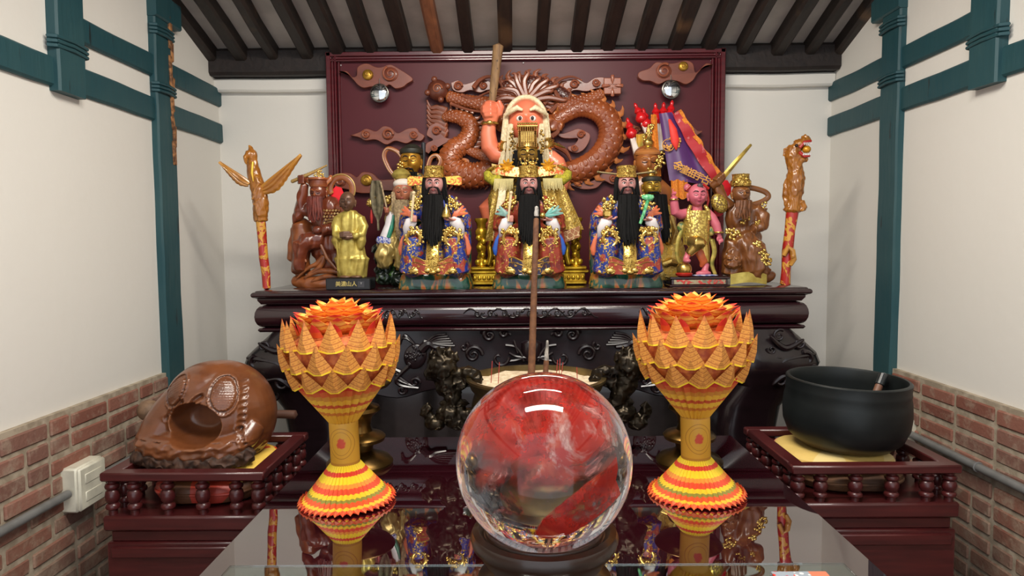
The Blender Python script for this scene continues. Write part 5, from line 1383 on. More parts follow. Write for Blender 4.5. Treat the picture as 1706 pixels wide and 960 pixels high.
# ---------------- giant with the club behind
GSK = mat('orange_pink_skin', (232, 132, 100), .36, col2=(222, 118, 86), scale=8, coat=.3); CREAMH = mat('cream_white_hair', (236, 222, 186), .55, col2=(214, 196, 156), scale=120, bump=.6, bscale=260)
f = Fig('club_giant_statue', 'big orange skinned giant statue with long white hair raising a wooden club', 'statue', 876, 2.855)
rnd = random.Random(11); T = f.t; p = f.p
b = f.M(); b.ell(p(878, 300, 6), (46, 22, 52), nu=30, nv=20); b.ell(p(878, 262, 4), (44, 20, 26), nu=30, nv=20); b.ell(p(878, 380, 10), (44, 20, 70), nu=26, nv=20)
b.tube([p(878, 262, 0), p(878, 235, 0)], [15, 15], 16)
b.tube([p(846, 262, 2), p(828, 258, 0), p(818, 246, -2), p(816, 226, -4), p(818, 208, -6)], [15, 15.5, 15, 13, 10.5], 18)
b.tube([p(912, 262, 2), p(928, 276, 0), p(938, 300, -4), p(930, 326, -10)], [15, 16, 14, 12], 18)
b.tube([p(850, 345, -6), p(826, 338, -14), p(818, 346, -14), p(824, 380, -12), p(826, 420, -10)], [18, 19, 19, 15, 12], 18)
b.tube([p(905, 345, -6), p(928, 338, -14), p(932, 348, -14), p(930, 390, -12)], [18, 17, 17, 13], 18)
b.build('body', GSK, T, voxel=2.0, it=4)
head(f, p(878, 208, -6), 29, 37, GSK, eyes='round', lips=(200, 80, 70), ears=False, browmat=None)
b = f.M()
for s in (-1, 1):
    q = f.M(); q.tube([p(878 + s * 6, 194, -36), p(878 + s * 14, 190, -36), p(878 + s * 26, 195, -30), p(878 + s * 34, 200, -22)], [2, 4.5, 4.5, 2], 10); q.build('eyebrow', CREAMH, T)
    strands(b, s * 31 + 2, f.gp - 195, 3, s * 38 + 0, f.gp - 300, 9, -6, -12, 14, 3.0, rnd, 2, 6)
    strands(b, s * 25 + 2, f.gp - 215, 2, s * 24 - 2, f.gp - 300, 8, -24, -26, 10, 2.6, rnd, 1.5, 4)
b.tube([p(878 + 33 * math.cos(a), 208 - 41 * math.sin(a), -4) for a in [PI * i / 24 for i in range(25)]], 4.2, 10)
b.ell(p(878, 208, 6), (33, 18, 40), nu=24, nv=18); b.build('hair', CREAMH, T)
b = f.M(); strands(b, 2, f.gp - 238, 20, 2, f.gp - 320, 24, -30, -34, 34, 3, rnd, 2, 5); b.build('beard', CREAMH, T)
b = f.M(); b.tube([p(820, 212, -6), p(821, 200, -8), p(820, 190, -8)], [10, 13, 15], 14); b.ell(p(820, 188, -8), (16, 13, 16), nu=20, nv=14)
for i, e in enumerate((4, 0, 0, 3)): b.tube([p(807 + e, 180 + i * 6, -8), p(811 + e, 180 + i * 6, -18), p(821, 180 + i * 6, -22), p(829 - e, 181 + i * 6, -16)], [4.2, 4.6, 4.4, 3.6], 10)
b.tube([p(834, 196, -8), p(838, 184, -12), p(834, 175, -14)], [5.5, 5, 3.6], 10); b.build('fist', GSK, T, voxel=1.3, it=2)
b = f.M(); b.tube([p(819 + 12.5 * math.cos(a), 210, -6 + 12.5 * math.sin(a)) for a in [2 * PI * i / 24 for i in range(24)]], 2.6, 8, closed=True); b.ell(p(819, 210, -20), (5, 3, 4)); b.build('bracelet', GOLD, T)
b = f.M()
for (cx_, cy_, s) in ((844, 248, -1), (912, 244, 1)):
    for a in range(-3, 4): b.tube([p(cx_, cy_, -16), p(cx_ + s * 7 * math.cos(a * .5), cy_ + 7 * math.sin(a * .5), -19), p(cx_ + s * 13 * math.cos(a * .5), cy_ + 12 * math.sin(a * .5), -15)], [3, 4, 1], 8, flat=.5)
b.tube([p(912, 240, -15), p(928, 246, -12), p(942, 250, -6)], [3, 3, 1], 8); b.build_each('gold_leaf_collar', GOLD, T)
cl = Fig('wooden_club', 'long rough wooden club raised in the giant statue\'s fist', 'club', 820, 2.835, z0=P(820, 198, 2.835).z)
b = cl.M(); b.tube([cl.p(x, y, 0) for x, y in ((818, 208), (822, 180), (826, 150), (830, 118), (834, 84))], [4.4, 5.2, 6.6, 7.8, 8.6], 20, fn=lambda u, a, r: r * (1 + .05 * math.sin(3 * a + 4 * u) + .04 * math.sin(u * 40)))
def barkm():
    t = NT('club_bark'); s = t.n('Mapping'); s.inputs['Scale'].default_value = (30, 30, 5); t.l(t.tc.outputs['Object'], s.inputs[0]); n = t.noise(3, 5, s.outputs[0])
    c = t.mix(t.step(n, .35, .65), (150, 116, 78), (110, 82, 56)); c = t.mix(t.step(t.noise(50, 2), .66, .70), c, (60, 44, 34)); t.base(c); t.set(rough=.7); t.bump(n, .5, .003); return t.m
b.build('club_shaft', barkm(), cl.t)

# ---------------- crowned gold deity on gold throne
f = Fig('gold_throne', 'low carved yellow gold throne with legs behind the middle king statue', 'throne', 881, 2.76); p = f.p; T = f.t
TG = goldm('throne_yellow_gold', (226, 188, 56), (180, 138, 34), .3, .75)
for s in (-1, 1):
    X = lambda v: 881 + s * v
    b = f.M(); b.lathe([(9, 0), (10, 3), (7, 6), (6, 12), (8, 18), (6, 24), (8, 30), (9, 36), (6, 42), (7, 50), (10, 56), (10, 62), (7, 66), (8, 74), (11, 78), (11, 82), (.01, 82)], (p(X(78), 446)[0], -6, p(X(78), 446)[2]), 16, sy=1)
    for (x, y) in ((72, 436), (84, 436), (76, 424), (80, 412), (74, 402), (82, 396)): b.ell(p(X(x), y, -14), (5, 4, 5), nu=10, nv=8)
    b.tube([p(X(66), 440, -16), p(X(62), 425, -16), p(X(64), 410, -14), p(X(60), 398, -10)], [4, 5, 4, 3], 10); b.build('throne_leg', TG, T)
    b = f.M(); blobs(b, f, [(X(52), 440), (X(60), 430), (X(58), 444), (X(50), 428)], 6, rnd, 8, -12, .8); b.build('carved_animals', TG, T)
b = f.M(); b.box(p(881, f.gp - 29, 0), (190, 40, 5), bev=1.5); b.box(p(881, f.gp - 23, 0), (196, 44, 5), bev=1.5); b.box(p(881, f.gp - 5, 0), (190, 42, 6), bev=1.5)
b.box(p(881, f.gp - 14, 0), (184, 36, 14), bev=1)
for i in range(24): b.ell(p(792 + i * 7.7, f.gp - 13, -19), (3.4, 2, 4), nu=8, nv=6)
b.build('carved_base', TG, T)
b = f.M(); b.box(p(881, f.gp - 50, 6), (120, 26, 36), bev=4); b.build('seat_block', TG, T)
zs = P(881, 480, 2.74).z
DF = mat('dark_gold_face', (196, 154, 70), .3, .7, col2=(120, 90, 44), scale=14)
EMB = paint('embroidered_gold_cloth', (150, 118, 44), (232, 200, 110), 70, .5, .05, bump=.8, rough=.45); EMB2 = paint('dark_gold_brocade', (96, 78, 36), (190, 156, 70), 120, .48, .05, bump=.8, rough=.5)
f = Fig('crowned_deity_statue', 'gold faced deity statue with beaded flat crown and gold embroidered cape behind the middle king', 'statue', 880, 2.745); p = f.p; T = f.t
z40 = f.gp - 405
b = f.M(); b.ell(p(880, 335, 4), (44, 20, 50), nu=28, nv=20); b.loft([(z40, 0, 2, 54, 14), (z40 + 30, 0, 2, 54, 16), (z40 + 70, 0, 4, 46, 18)], 30)
b.ell(p(880, 296, 2), (46, 18, 18), nu=24, nv=14)
for s in (-1, 1): b.tube([p(880 + s * 40, 298, 0), p(880 + s * 50, 330, -4), p(880 + s * 52, 370, -8)], [13, 15, 13], 16)
b.build('robe_body', EMB2, T, voxel=2.2, it=3, fn=lambda v: folded(v, .10, 1.6))
head(f, p(880, 262, -10), 18, 23, DF, eyes='closed', browmat=BLKHAIR, lips=(150, 60, 50))
b = f.M(); strands(b, 0, f.gp - 272, 13, 0, f.gp - 300, 12, -26, -28, 22, 2.2, rnd, 1.5, 4)
for s in (-1, 1): strands(b, s * 18, f.gp - 255, 3, s * 24, f.gp - 300, 5, -10, -12, 8, 2.6, rnd, 1.5, 4)
b.build('beard', BLKHAIR, T)
b = f.M(); b.box(p(880, 217, -10), (34, 34, 3), bev=.8)
for i in range(9): b.ell(p(865.5 + i * 3.6, 213.5, -27), 1.9, nu=8, nv=6)
b.box(p(880, 232, -2), (30, 18, 26), bev=4); b.lathe([(18, 0), (19.5, 3), (18, 8), (17, 10), (.01, 11)], p(880, 252, -8), 24); cr_ = b.build('crown', GOLD, T)
b = f.M()
for i in range(9):
    x = 865.5 + i * 3.6
    for j in range(12): b.ell(p(x, 220 + j * 2.7, -27), (1.0, 1.0, 1.35), nu=6, nv=5)
o = b.build('bead_curtain', mat('bronze_beads', (150, 112, 60), .4, .6), cr_); o['kind'] = 'stuff'
b = f.M()
for s in (-1, 1):
    for i in range(26):
        a = rnd.uniform(0, 6.28); r = rnd.uniform(0, 1); x, y = 880 + s * (24 + 6 * r * math.cos(a)), 245 + 26 * r * math.sin(a)
        b.ell(p(x, y, -14 + rnd.uniform(-4, 4)), (rnd.uniform(1, 3), 1.5, rnd.uniform(1, 3)), rot=(0, rnd.uniform(-1, 1), 0), nu=7, nv=5)
b.build_each('crown_ornament', goldm('dark_filigree', (170, 134, 66), (110, 84, 40), .4, .7), cr_)
b = f.M()
for s in (-1, 1):
    for i in range(9):
        a = i * PI / 4.5; b.tube([p(880 + s * 33, 282, -26), p(880 + s * 33 + 7 * math.cos(a), 282 - 7 * math.sin(a), -30), p(880 + s * 33 + 12 * math.cos(a), 282 - 12 * math.sin(a), -27)], [2, 2.4, 1.4], 7)
b.build_each('wire_flower', mat('yellow_orange_silk_flower', (226, 160, 36), .5, .3), T)
b = f.M(); b.sheet(40, 6, lambda u, v: p(880 + (u - .5) * 2 * 58, 288 - 10 * (abs(u - .5) * 2) ** 2 * 1.2 + 16 * v - 4 * math.sin(u * PI), -30 - 8 * v * math.sin(u * PI) + 10 * (abs(u - .5) * 2) ** 2), 1.6)
b.build('cape_collar', paint('collar_brocade', (206, 96, 50), (238, 214, 140), 60, .47, .05, rough=.45), T)
for s in (-1, 1):
    b = f.M(); b.ell(p(880 + s * 55, 283, -16), (15, 11, 4), rot=(0, s * .3, 0), nu=16, nv=10); b.build('shoulder_wing', ENGR, T)
    b = f.M(); b.tube([p(880 + s * 44, 300, -24), p(880 + s * 56, 304, -24), p(880 + s * 64, 298, -22), p(880 + s * 66, 290, -20)], [6, 9, 8, 6], 16, fn=lambda u, a, r: r * (1 + .08 * math.sin(a * 9 + u * 30))); b.build('fur_roll', mat('yellow_plush', (178, 168, 46), .9, col2=(140, 130, 34), scale=120, bump=1, bscale=500), T)
b = f.M(); b.sheet(16, 30, lambda u, v: p(918 + 24 * v + (u - .5) * (34 + 22 * v), 306 + 78 * v, -24 - 8 * math.sin(u * 9 + v * 2) * .5 - 4 * v), 2); b.build('cape_side', EMB, T)
b = f.M(); b.sheet(16, 30, lambda u, v: p(842 - 14 * v + (u - .5) * (30 + 4 * v), 306 + 95 * v, -24 - 4 * math.sin(u * 9 + v * 2) - 2 * v), 2); b.build('cape_side', EMB, T)
b = f.M(); b.tube([p(840, 306, -30), p(838, 330, -33), p(832, 360, -34), p(828, 395, -34), p(830, 412, -32)], [6, 6, 5.5, 4.5, 3], 12, flat=.3); b.build('white_sash', CREAMH, T)
b = f.M(); b.sheet(14, 8, lambda u, v: p(944 + (u - .5) * 38, 388 - 8 * (u - .5) + 18 * v - 6 * u, -32), 2.4); b.build('cape_border', paint('maze_border', (150, 96, 56), (230, 200, 150), 55, .58, .015, kind='cells', rough=.5), T)
b = f.M()
for i in range(14): b.tube([p(905 + i * 2.2, 302, -34), p(906 + i * 2.3, 318 + (i * 7 % 5), -35)], [1.3, .6], 6)
for i in range(14): b.tube([p(856 - i * 2.2, 302, -34), p(855 - i * 2.3, 318 + (i * 7 % 5), -35)], [1.3, .6], 6)
b.build_each('collar_fringe', mat('pale_fringe', (214, 200, 140), .7), T)
# ---------------- carved staffs at both ends
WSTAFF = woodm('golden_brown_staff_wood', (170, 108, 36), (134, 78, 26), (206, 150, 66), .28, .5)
REDP = mat('red_lacquer_paint', (176, 36, 30), .35)
def redgold():
    t = NT('red_and_gold_staff_paint'); m = t.step(t.noise(26, 3, dist=1.4), .50, .53); t.base(t.mix(m, (170, 36, 28), (206, 146, 50))); t.set(rough=.3, coat=.4); t.bump(m, .5, .003); return t.m
RG = redgold()
f = Fig('phoenix_staff', 'golden carved phoenix staff with spread wings standing at the left end of the altar', 'staff', 445, 2.60); p = f.p; T = f.t
b = f.M(); b.tube([p(x, y, 0) for x, y in ((444, 480), (444, 455), (441, 430), (439, 400), (438, 372), (437, 360))], [6.5, 7, 7.5, 7.5, 8, 8], 18, fn=lambda u, a, r: r * (1 + .06 * math.sin(a * 3 + u * 8))); b.build('shaft', RG, T, fn=lambda v: v + noise.noise_vector(v * .12) * 1.2)
b = f.M(); b.tube([p(438, 368, 0), p(437, 356, 0)], [11, 12], 12); b.tube([p(x, y, 0) for x, y in ((438, 360), (439, 340), (436, 318), (431, 298), (428, 280), (427, 268), (428, 258))], [12, 13, 13, 11.5, 10, 8.5, 7], 18)
b.ell(p(427, 262, -1), (9, 9, 13), nu=16, nv=12); b.tube([p(424, 256, -6), p(421, 266, -14), p(422, 276, -13)], [5, 4, 1.2], 10); b.tube([p(427, 255, 0), p(425, 247, -1), p(423, 243, -3)], [5, 3, 1], 10)
for i in range(7): b.tube([p(438 + 4 * math.sin(i * 2), 296 + i * 9, -10), p(434 + 5 * math.cos(i), 306 + i * 9, -13)], [3.5, 1.5], 8)
b.build('phoenix_body', WSTAFF, T, voxel=1.3, it=2, fn=lambda v: v + noise.noise_vector(Vector((v.x * .25, v.y * .25, v.z * .12))) * 1.2)
b = f.M(); b.tube([p(431, 272, -9), p(430, 290, -11), p(432, 304, -12)], [2.5, 2.5, 1], 8); b.ell(p(424, 262, -8), 1.6); b.build('painted_comb', mat('bright_gold_paint', (222, 174, 60), .3, .5), T)
def wing(f, root, tip, wid, nf, mat_, par, y0=-4, y1=-14):
    b = f.M(); d = Vector((tip[0] - root[0], tip[1] - root[1])); L = d.length; d.normalize(); n_ = Vector((-d.y, d.x))
    if n_.y < 0: n_ = -n_
    def fn(u, v):
        w_ = wid * (math.sin(min(1, u * 2.2 + .25) * PI / 2)) * (1 - u ** 1.6 * .92); edge = 1 + .10 * abs(math.sin(u * nf * PI))
        q = Vector(root) + d * L * u + n_ * (w_ * (v - .1) * (edge if v > .8 else 1)); return f.p(q.x, q.y, y0 + (y1 - y0) * u - 2.5 * math.sin(v * PI) - .8 * math.sin(v * 16 + u * 3))
    b.sheet(40, 14, fn, 3.2); b.tube([Vector(fn(i / 12, .05)) for i in range(13)], [3.2 - 2 * i / 12 for i in range(13)], 8); return b.build('wing', mat_, par)
wing(f, (440, 316), (512, 261), 24, 9, WSTAFF, T); wing(f, (424, 306), (379, 272), 15, 8, WSTAFF, T)
f = Fig('dragon_staff', 'carved golden dragon staff with red painted shaft standing at the right end of the altar', 'staff', 1308, 2.66); p = f.p; T = f.t
b = f.M(); b.tube([p(x, y, 0) for x, y in ((1308, 474), (1309, 450), (1311, 420), (1314, 385), (1317, 356), (1318, 345))], [7.5, 8, 8.5, 9, 9.5, 9.5], 18, fn=lambda u, a, r: r * (1 + .08 * math.sin(a * 2 + u * 14))); b.build('shaft', RG, T, fn=lambda v: v + noise.noise_vector(v * .12) * 1.5)
b = f.M(); b.tube([p(1303, 425, -6), p(1308, 412, -11), p(1314, 418, -12), p(1317, 432, -11), p(1313, 442, -9)], [4, 5, 5, 5, 3], 10); b.ell(p(1315, 427, -13), (4, 4, 5)); b.build('small_dragon', WSTAFF, T)
b = f.M(); b.tube([p(x, y, 0) for x, y in ((1318, 352), (1319, 336), (1321, 318), (1322, 300), (1321, 284), (1320, 268))], [13, 12, 14, 14.5, 12, 11], 18)
b.ell(p(1318, 350, 0), (15, 12, 8)); b.tube([p(1329, 338, -6), p(1334, 348, -8), p(1330, 352, -9)], [6, 5, 4], 10); b.tube([p(1308, 300, 2), p(1305, 320, 2), p(1308, 342, 2)], [3, 3.4, 4], 10)
b.tube([p(1322, 286, 0), p(1316, 262, 0), p(1320, 248, 0)], [12, 12, 11], 14); b.tube([p(1322, 246, -3), p(1332, 240, -5), p(1342, 238, -5)], [10, 7, 5], 12); b.tube([p(1320, 262, -3), p(1330, 270, -5), p(1338, 268, -5)], [9, 6, 5], 12)
b.tube([p(1332, 236, -3), p(1338, 232, -4)], [5.5, 5], 10); b.tube([p(1312, 250, 2), p(1305, 252, 4), p(1303, 262, 5)], [5, 3, 1], 8)
b.build('dragon_body', WSTAFF, T, voxel=1.3, it=2, fn=lambda v: v + noise.noise_vector(Vector((v.x * .25, v.y * .25, v.z * .14))) * 1.6)
b = f.M(); b.ell(p(1336, 253, -7), (7, 7, 6.5), nu=18, nv=12); b.build('pearl', mat('gold_pearl', (214, 150, 40), .25, .3), T)
b = f.M(); b.tube([p(1324, 250, -10), p(1330, 242, -13), p(1341, 240, -13)], [3, 2.6, 2], 8); b.tube([p(1324, 258, -10), p(1331, 265, -13), p(1339, 264, -13)], [3, 2.6, 2], 8); b.build('red_mouth', REDP, T)
b = f.M()
for i in range(5): b.tube([p(1329 + i * 3, 243, -14.5), p(1329.5 + i * 3, 247, -15)], [1.3, .4], 6); b.tube([p(1328 + i * 2.8, 263, -14.5), p(1328.5 + i * 2.8, 259.5, -15)], [1.2, .4], 6)
b.build('teeth', WHITEC, T)
b = f.M(); b.ell(p(1318, 247, -11), 2.6); b.build('eye', DARKLINE, T)

# ---------------- brown wooden warrior at the left
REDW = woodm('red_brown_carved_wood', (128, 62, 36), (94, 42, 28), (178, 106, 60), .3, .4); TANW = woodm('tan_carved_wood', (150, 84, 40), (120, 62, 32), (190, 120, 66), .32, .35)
f = Fig('wooden_warrior_statue', 'red brown wooden warrior statue seated with raised ridged baton at far left', 'statue', 537, 2.725); p = f.p; T = f.t; rnd = random.Random(21)
b = f.M()
b.tube([p(*q) for q in ((490, 468, 0), (515, 472, -4), (545, 472, -4), (575, 472, 0), (592, 470, 2))], [9, 13, 13, 13, 9], 14)
b.tube([p(*q) for q in ((504, 372, 8), (504, 400, 8), (500, 430, 6), (502, 452, 2))], [17, 19, 15, 16], 18)
b.tube([p(490, 380, 4), p(486, 410, 4), p(484, 432, 2)], [5, 6, 6], 10); b.tube([p(520, 376, 10), p(524, 410, 10)], [8, 9], 10)
b.build('rock_seat', TANW, T, voxel=1.6, it=3, fn=lambda v: v + noise.noise_vector(v * .07) * 2)
b = f.M(); b.ell(p(546, 362, 4), (26, 17, 34), nu=24, nv=16); b.ell(p(552, 345, 0), (22, 15, 18)); b.ell(p(550, 405, 2), (36, 18, 34)); b.ell(p(560, 435, 2), (32, 16, 24))
b.tube([p(528, 342, 0), p(516, 352, -4), p(505, 350, -6), p(510, 325, -8), p(514, 308, -8)], [12, 12, 10, 8, 6.5], 14); b.tube([p(508, 350, -6), p(500, 362, -6), p(492, 372, -5)], [9, 8, 3], 12)
b.tube([p(570, 345, -2), p(582, 362, -6), p(568, 380, -16), p(545, 384, -20)], [14, 14, 11, 9], 14)
b.tube([p(540, 400, -8), p(520, 402, -18), p(512, 404, -20)], [16, 15, 14], 14); b.tube([p(512, 404, -20), p(506, 430, -18), p(504, 448, -16)], [14, 11, 10], 14)
b.tube([p(570, 405, -8), p(584, 410, -14), p(590, 435, -12)], [16, 15, 13], 14)
b.build('body', REDW, T, voxel=1.5, it=3, fn=lambda v: folded(v, .13, 1.8, .4))
b = f.M(); b.ell(p(512, 300, -8), (8, 7, 8), nu=14, nv=10)
for i in range(4): b.tube([p(505, 296 + i * 3.4, -9), p(508, 296 + i * 3.4, -16), p(516, 296 + i * 3.4, -16)], [2.4, 2.4, 2], 8)
b.ell(p(538, 384, -24), (8, 6, 7)); b.build('hands', REDW, T, voxel=1, it=1)
b = f.M(); b.tube([p(495, 304, -12), p(515, 296, -12), p(535, 287, -12), p(553, 278, -12)], [3, 2.8, 2.2, 1.2], 10); 
for i in range(16): t_ = i / 15; b.ell(p(496 + 56 * t_, 303.5 - 25 * t_, -12), 3.2 - 1.6 * t_, nu=10, nv=6)
b.build('ridged_baton', mat('pale_gilt_baton', (196, 160, 96), .4, .4), T)
ho, fp = head(f, p(537, 322, -8), 14, 17, REDW, eyes='closed', browmat=REDW, lips=(110, 50, 36), tilt=-8, yaw=-12)
b = f.M(); strands(b, -2, f.gp - 330, 10, -3, f.gp - 372, 13, -22, -24, 22, 3.0, rnd, 2, 4); b.loft([(f.gp - 366, -3, -22, 9, 4), (f.gp - 345, -3, -20, 13, 5), (f.gp - 330, -1, -18, 10, 5)], 20); b.build('beard', mat('red_wood_beard', (118, 48, 36), .45, col2=(90, 36, 28), scale=60), T)
b = f.M(); b.lathe([(14, 0), (15.5, 4), (15, 10), (17, 12), (16, 15), (.01, 17)], p(537, 313, -7), 24); b.tube([p(526, 306, -8), p(518, 300, -8), p(514, 292, -6)], [5, 5, 2], 10, flat=.5); b.tube([p(549, 306, -8), p(556, 300, -8), p(558, 294, -6)], [5, 4, 2], 10, flat=.5); b.build('helmet', REDW, T)
b = f.M(); blobs(b, f, [(539, 294), (536, 290), (542, 289), (545, 296), (532, 297)], 4, rnd, 8, -12); b.build('helmet_ornament', GOLD, T)
b = f.M()
pts = [p(572 + 19 * math.cos(a), 316 - 20 * math.sin(a), 2) for a in [R(200 - 235 * i / 24) for i in range(25)]]; b.tube(pts, [5.5] * 25, 12, flat=.5); b.build('scarf_loop', TANW, T)
b = f.M(); b.tube([p(572 + 23.5 * math.cos(a), 316 - 24.5 * math.sin(a), 0) for a in [R(190 - 215 * i / 24) for i in range(25)]], 1.3, 6); b.build('scarf_edge', mat('pale_gilt_baton', (0, 0, 0)), T)
b = f.M()
for i in range(5):
    for j in range(6): b.box(p(548 + j * 5 + (i % 2) * 2.5, 352 + i * 5, -19 + .5 * i), (3.6, 2, 3.8), rot=(0, .785, 0), bev=.6)
for i in range(6): b.tube([p(552 + i * 1.5, 368 + i * 3.5, -21), p(566, 366 + i * 4, -22), p(578, 364 + i * 3, -16)], 1.2, 6)
b.build('armour_scales', mat('gilt_scale_armour', (196, 164, 110), .35, .6, col2=(140, 90, 50), scale=50), T)
b = f.M(); b.tube([p(540, 404, -19), p(552, 430, -20), p(566, 448, -18), p(576, 436, -16), p(586, 452, -14)], [2.4, 3, 3, 2.6, 2], 8)
pts, rad = spiral((p(508, 436)[0], p(508, 436)[2]), 9, 1.3, 2.2, y=-20); b.tube(pts, rad, 8)
for (c0) in ([(500, 462), (518, 446), (532, 440), (545, 428), (538, 444), (520, 456), (512, 466)], [(512, 462), (535, 452), (562, 452), (585, 462)], [(520, 470), (550, 460), (580, 468)]):
    pp = spline(c0, 6); b.tube([p(x, y, -14) for x, y in pp], [4.2 * math.sin(PI * (i + 2) / (len(pp) + 3)) + .6 for i in range(len(pp))], 10)
b.build('carved_ribbons', mat('light_carved_ribbon', (158, 92, 48), .35, col2=(120, 66, 36), scale=30), T)

# ---------------- gold robed monk
f = Fig('monk_statue', 'standing monk statue in yellow gold robe with dark head, hands folded, on a black plinth', 'statue', 585, 2.60); p = f.p; T = f.t
BRN = mat('dark_bronze_skin', (112, 80, 60), .35, .2, col2=(90, 62, 48), scale=20)
b = f.M(); b.box((0, 0, 9.5), (73, 44, 19), bev=1.2); o = b.build('plinth', mat('black_plinth', (26, 26, 30), .3), T, smooth=False)
zt0 = 19
b = f.M()
b.loft([(zt0, 2, 2, 23, 13), (zt0 + 8, 2, 1, 24, 14), (zt0 + 26, 1, 0, 27, 14), (zt0 + 32, 1, 0, 29, 15), (zt0 + 36, 0, 0, 25, 13), (zt0 + 60, 0, 0, 21, 13), (zt0 + 80, 0, 0, 20, 13), (zt0 + 98, 0, 0, 23, 12), (zt0 + 106, 0, 0, 18, 10), (zt0 + 112, 0, 0, 9, 8)], 40, lambda a, t, z: 1 + (.05 * math.sin(9 * a) * (1 - t)))
for s in (-1, 1):
    b.tube([p(585 + s * 17, 364, 0), p(585 + s * 23, 378, -2), p(585 + s * 20, 392, -9), p(585 + s * 9, 394, -16)], [9, 9, 8, 6], 14)
    b.tube([p(585 + s * 19, 388, -6), p(585 + s * 21, 402, -8), p(585 + s * 19, 414, -9)], [8, 8, 4], 12)
b.build('robe', GOLDY, T, voxel=1.3, it=3, fn=lambda v: folded(v, .14, 1.3, .25) if v.z > 20 else v)
head(f, p(583, 337, -3), 13, 17, BRN, eyes='closed', browmat=BRN, lips=(96, 60, 50))
b = f.M(); b.tube([p(592, 392, -16), p(582, 392, -19), p(574, 390, -18)], [4.5, 5, 3.6], 10); b.tube([p(576, 395, -15), p(586, 396, -19), p(594, 395, -17)], [4, 4.6, 3], 10)
for i in range(4): b.tube([p(590, 387 + i * 2.4, -20), p(580, 387 + i * 2.4, -23), p(573, 388 + i * 2.4, -20)], [1.6, 1.6, 1.2], 8)
b.build('hands', BRN, T, voxel=.8, it=1)
b = f.M(); b.tube([p(566, 402, -16), p(568, 425, -15), p(567, 450, -14)], 1.1, 6); b.build('cord', GOLDY, T)
b = f.M(); b.ell(p(578, 461, -10), (10, 7, 3)); b.ell(p(596, 461, -10), (10, 7, 3)); b.build_each('shoe', BRN, T)
text_mesh('美濃山人', .020, .0006, 'plinth_writing', mat('gold_lettering', (198, 178, 104), .4, .3), o, loc=(-.006, -.0503, .021), bold=.0003)
b = f.M(); b.box((22, -22.3, 9), (11, .6, 10)); lb = b.build('small_plinth_label', mat('grey_label', (60, 60, 66), .5), o, smooth=False)
text_mesh('Y', .011, .0004, 'label_letter', mat('pale_lettering', (190, 190, 190), .5), lb, loc=(.050, -.0513, .0235))

# ---------------- white bearded elder
DGR = marbd = mat('dark_green_rockwork', (20, 34, 22), .3, coat=.4, col2=(70, 110, 40), scale=26, lo=.58, hi=.66, bump=.6, bscale=40)
PALEG = goldm('pale_gold_robe', (214, 190, 120), (180, 150, 84), .35, .5); TANH = mat('tan_grey_hair', (180, 156, 118), .65, col2=(140, 120, 90), scale=140, bump=.6, bscale=300)
OLDSK = mat('reddish_old_skin', (176, 110, 80), .4, col2=(150, 84, 64), scale=30)
f = Fig('bearded_elder_statue', 'seated elder statue with white cap, long tan beard and pale gold robe, holding a fan', 'statue', 668, 2.745); p = f.p; T = f.t; rnd = random.Random(31)
b = f.M()
for x, y, r in ((640, 462, 15), (665, 465, 16), (690, 465, 14), (648, 445, 12), (634, 430, 12), (630, 415, 11), (686, 450, 14), (632, 450, 9)): b.ell(p(x, y, 4), (r, 12, r * .9), nu=14, nv=10)
b.build('rock_base', DGR, T, voxel=1.6, it=2, fn=lambda v: v + noise.noise_vector(v * .16) * 2.6)
b = f.M(); b.ell(p(672, 368, 2), (28, 14, 42), nu=24, nv=18); b.ell(p(664, 408, -6), (34, 16, 24), nu=24, nv=18); b.tube([p(650, 410, -12), p(642, 425, -14), p(646, 442, -10)], [15, 14, 12], 16); b.tube([p(676, 412, -12), p(676, 430, -12), p(672, 445, -8)], [14, 14, 12], 16)
b.build('robe', PALEG, T, voxel=1.5, it=3, fn=lambda v: folded(v, .15, 2.4, .5))
b = f.M(); b.tube([p(655, 356, -8), p(653, 376, -12), p(646, 396, -14)], [7, 8, 9], 12); b.build('white_sleeve', WHITEC, T)
b = f.M(); b.tube([p(660, 360, -12), p(657, 380, -17), p(652, 396, -19)], [3, 4, 4], 10); b.build('green_lining', mat('teal_green_paint', (40, 130, 104), .4), T)
b = f.M(); b.tube([p(634, 400, -17), p(644, 401, -20), p(655, 402, -19)], [6, 7.5, 6], 12, flat=.5); b.build('blue_cuff', paint('blue_white_cuff', (84, 96, 176), (214, 214, 226), 110, .52, .04, gold=False), T)
head(f, p(676, 322, -9), 15, 20, OLDSK, eyes='closed', browmat=TANH, lips=(170, 90, 84), browh=.04)
b = f.M(); b.ell(p(676, 308, -6), (17, 15, 9), nu=24, nv=14); b.build('white_cap', mat('white_cap_paint', (224, 214, 204), .5), T)
b = f.M(); b.lathe([(10, 0), (14, 3), (16, 8), (12, 14), (5, 18), (.01, 19)], p(672, 300, 0), 20); b.build('gold_topknot', GOLDY, T)
b = f.M(); strands(b, 0 + 8, f.gp - 336, 10, 6, f.gp - 404, 6, -24, -26, 30, 2.6, rnd, 2, 4); b.loft([(f.gp - 395, 6, -24, 3, 2), (f.gp - 360, 7, -24, 9, 4), (f.gp - 338, 8, -22, 9, 4)], 20)
for s in (-1, 1): strands(b, 8 + s * 15, f.gp - 322, 2, 8 + s * 15, f.gp - 362, 3, -12, -14, 6, 2, rnd, 1, 3)
b.build('beard', TANH, T)
b = f.M(); b.sheet(12, 20, lambda u, v: p(631 + (u - .5) * 2 * 10 * math.sin(min(1, v * 1.15 + .12) * PI) ** .6 + 3 * v, 302 + 82 * v, -6 - 3 * math.sin(u * 12)), 3); b.build('plume_fan', mat('grey_feather_fan', (118, 108, 84), .7, col2=(84, 78, 60), scale=60), T)
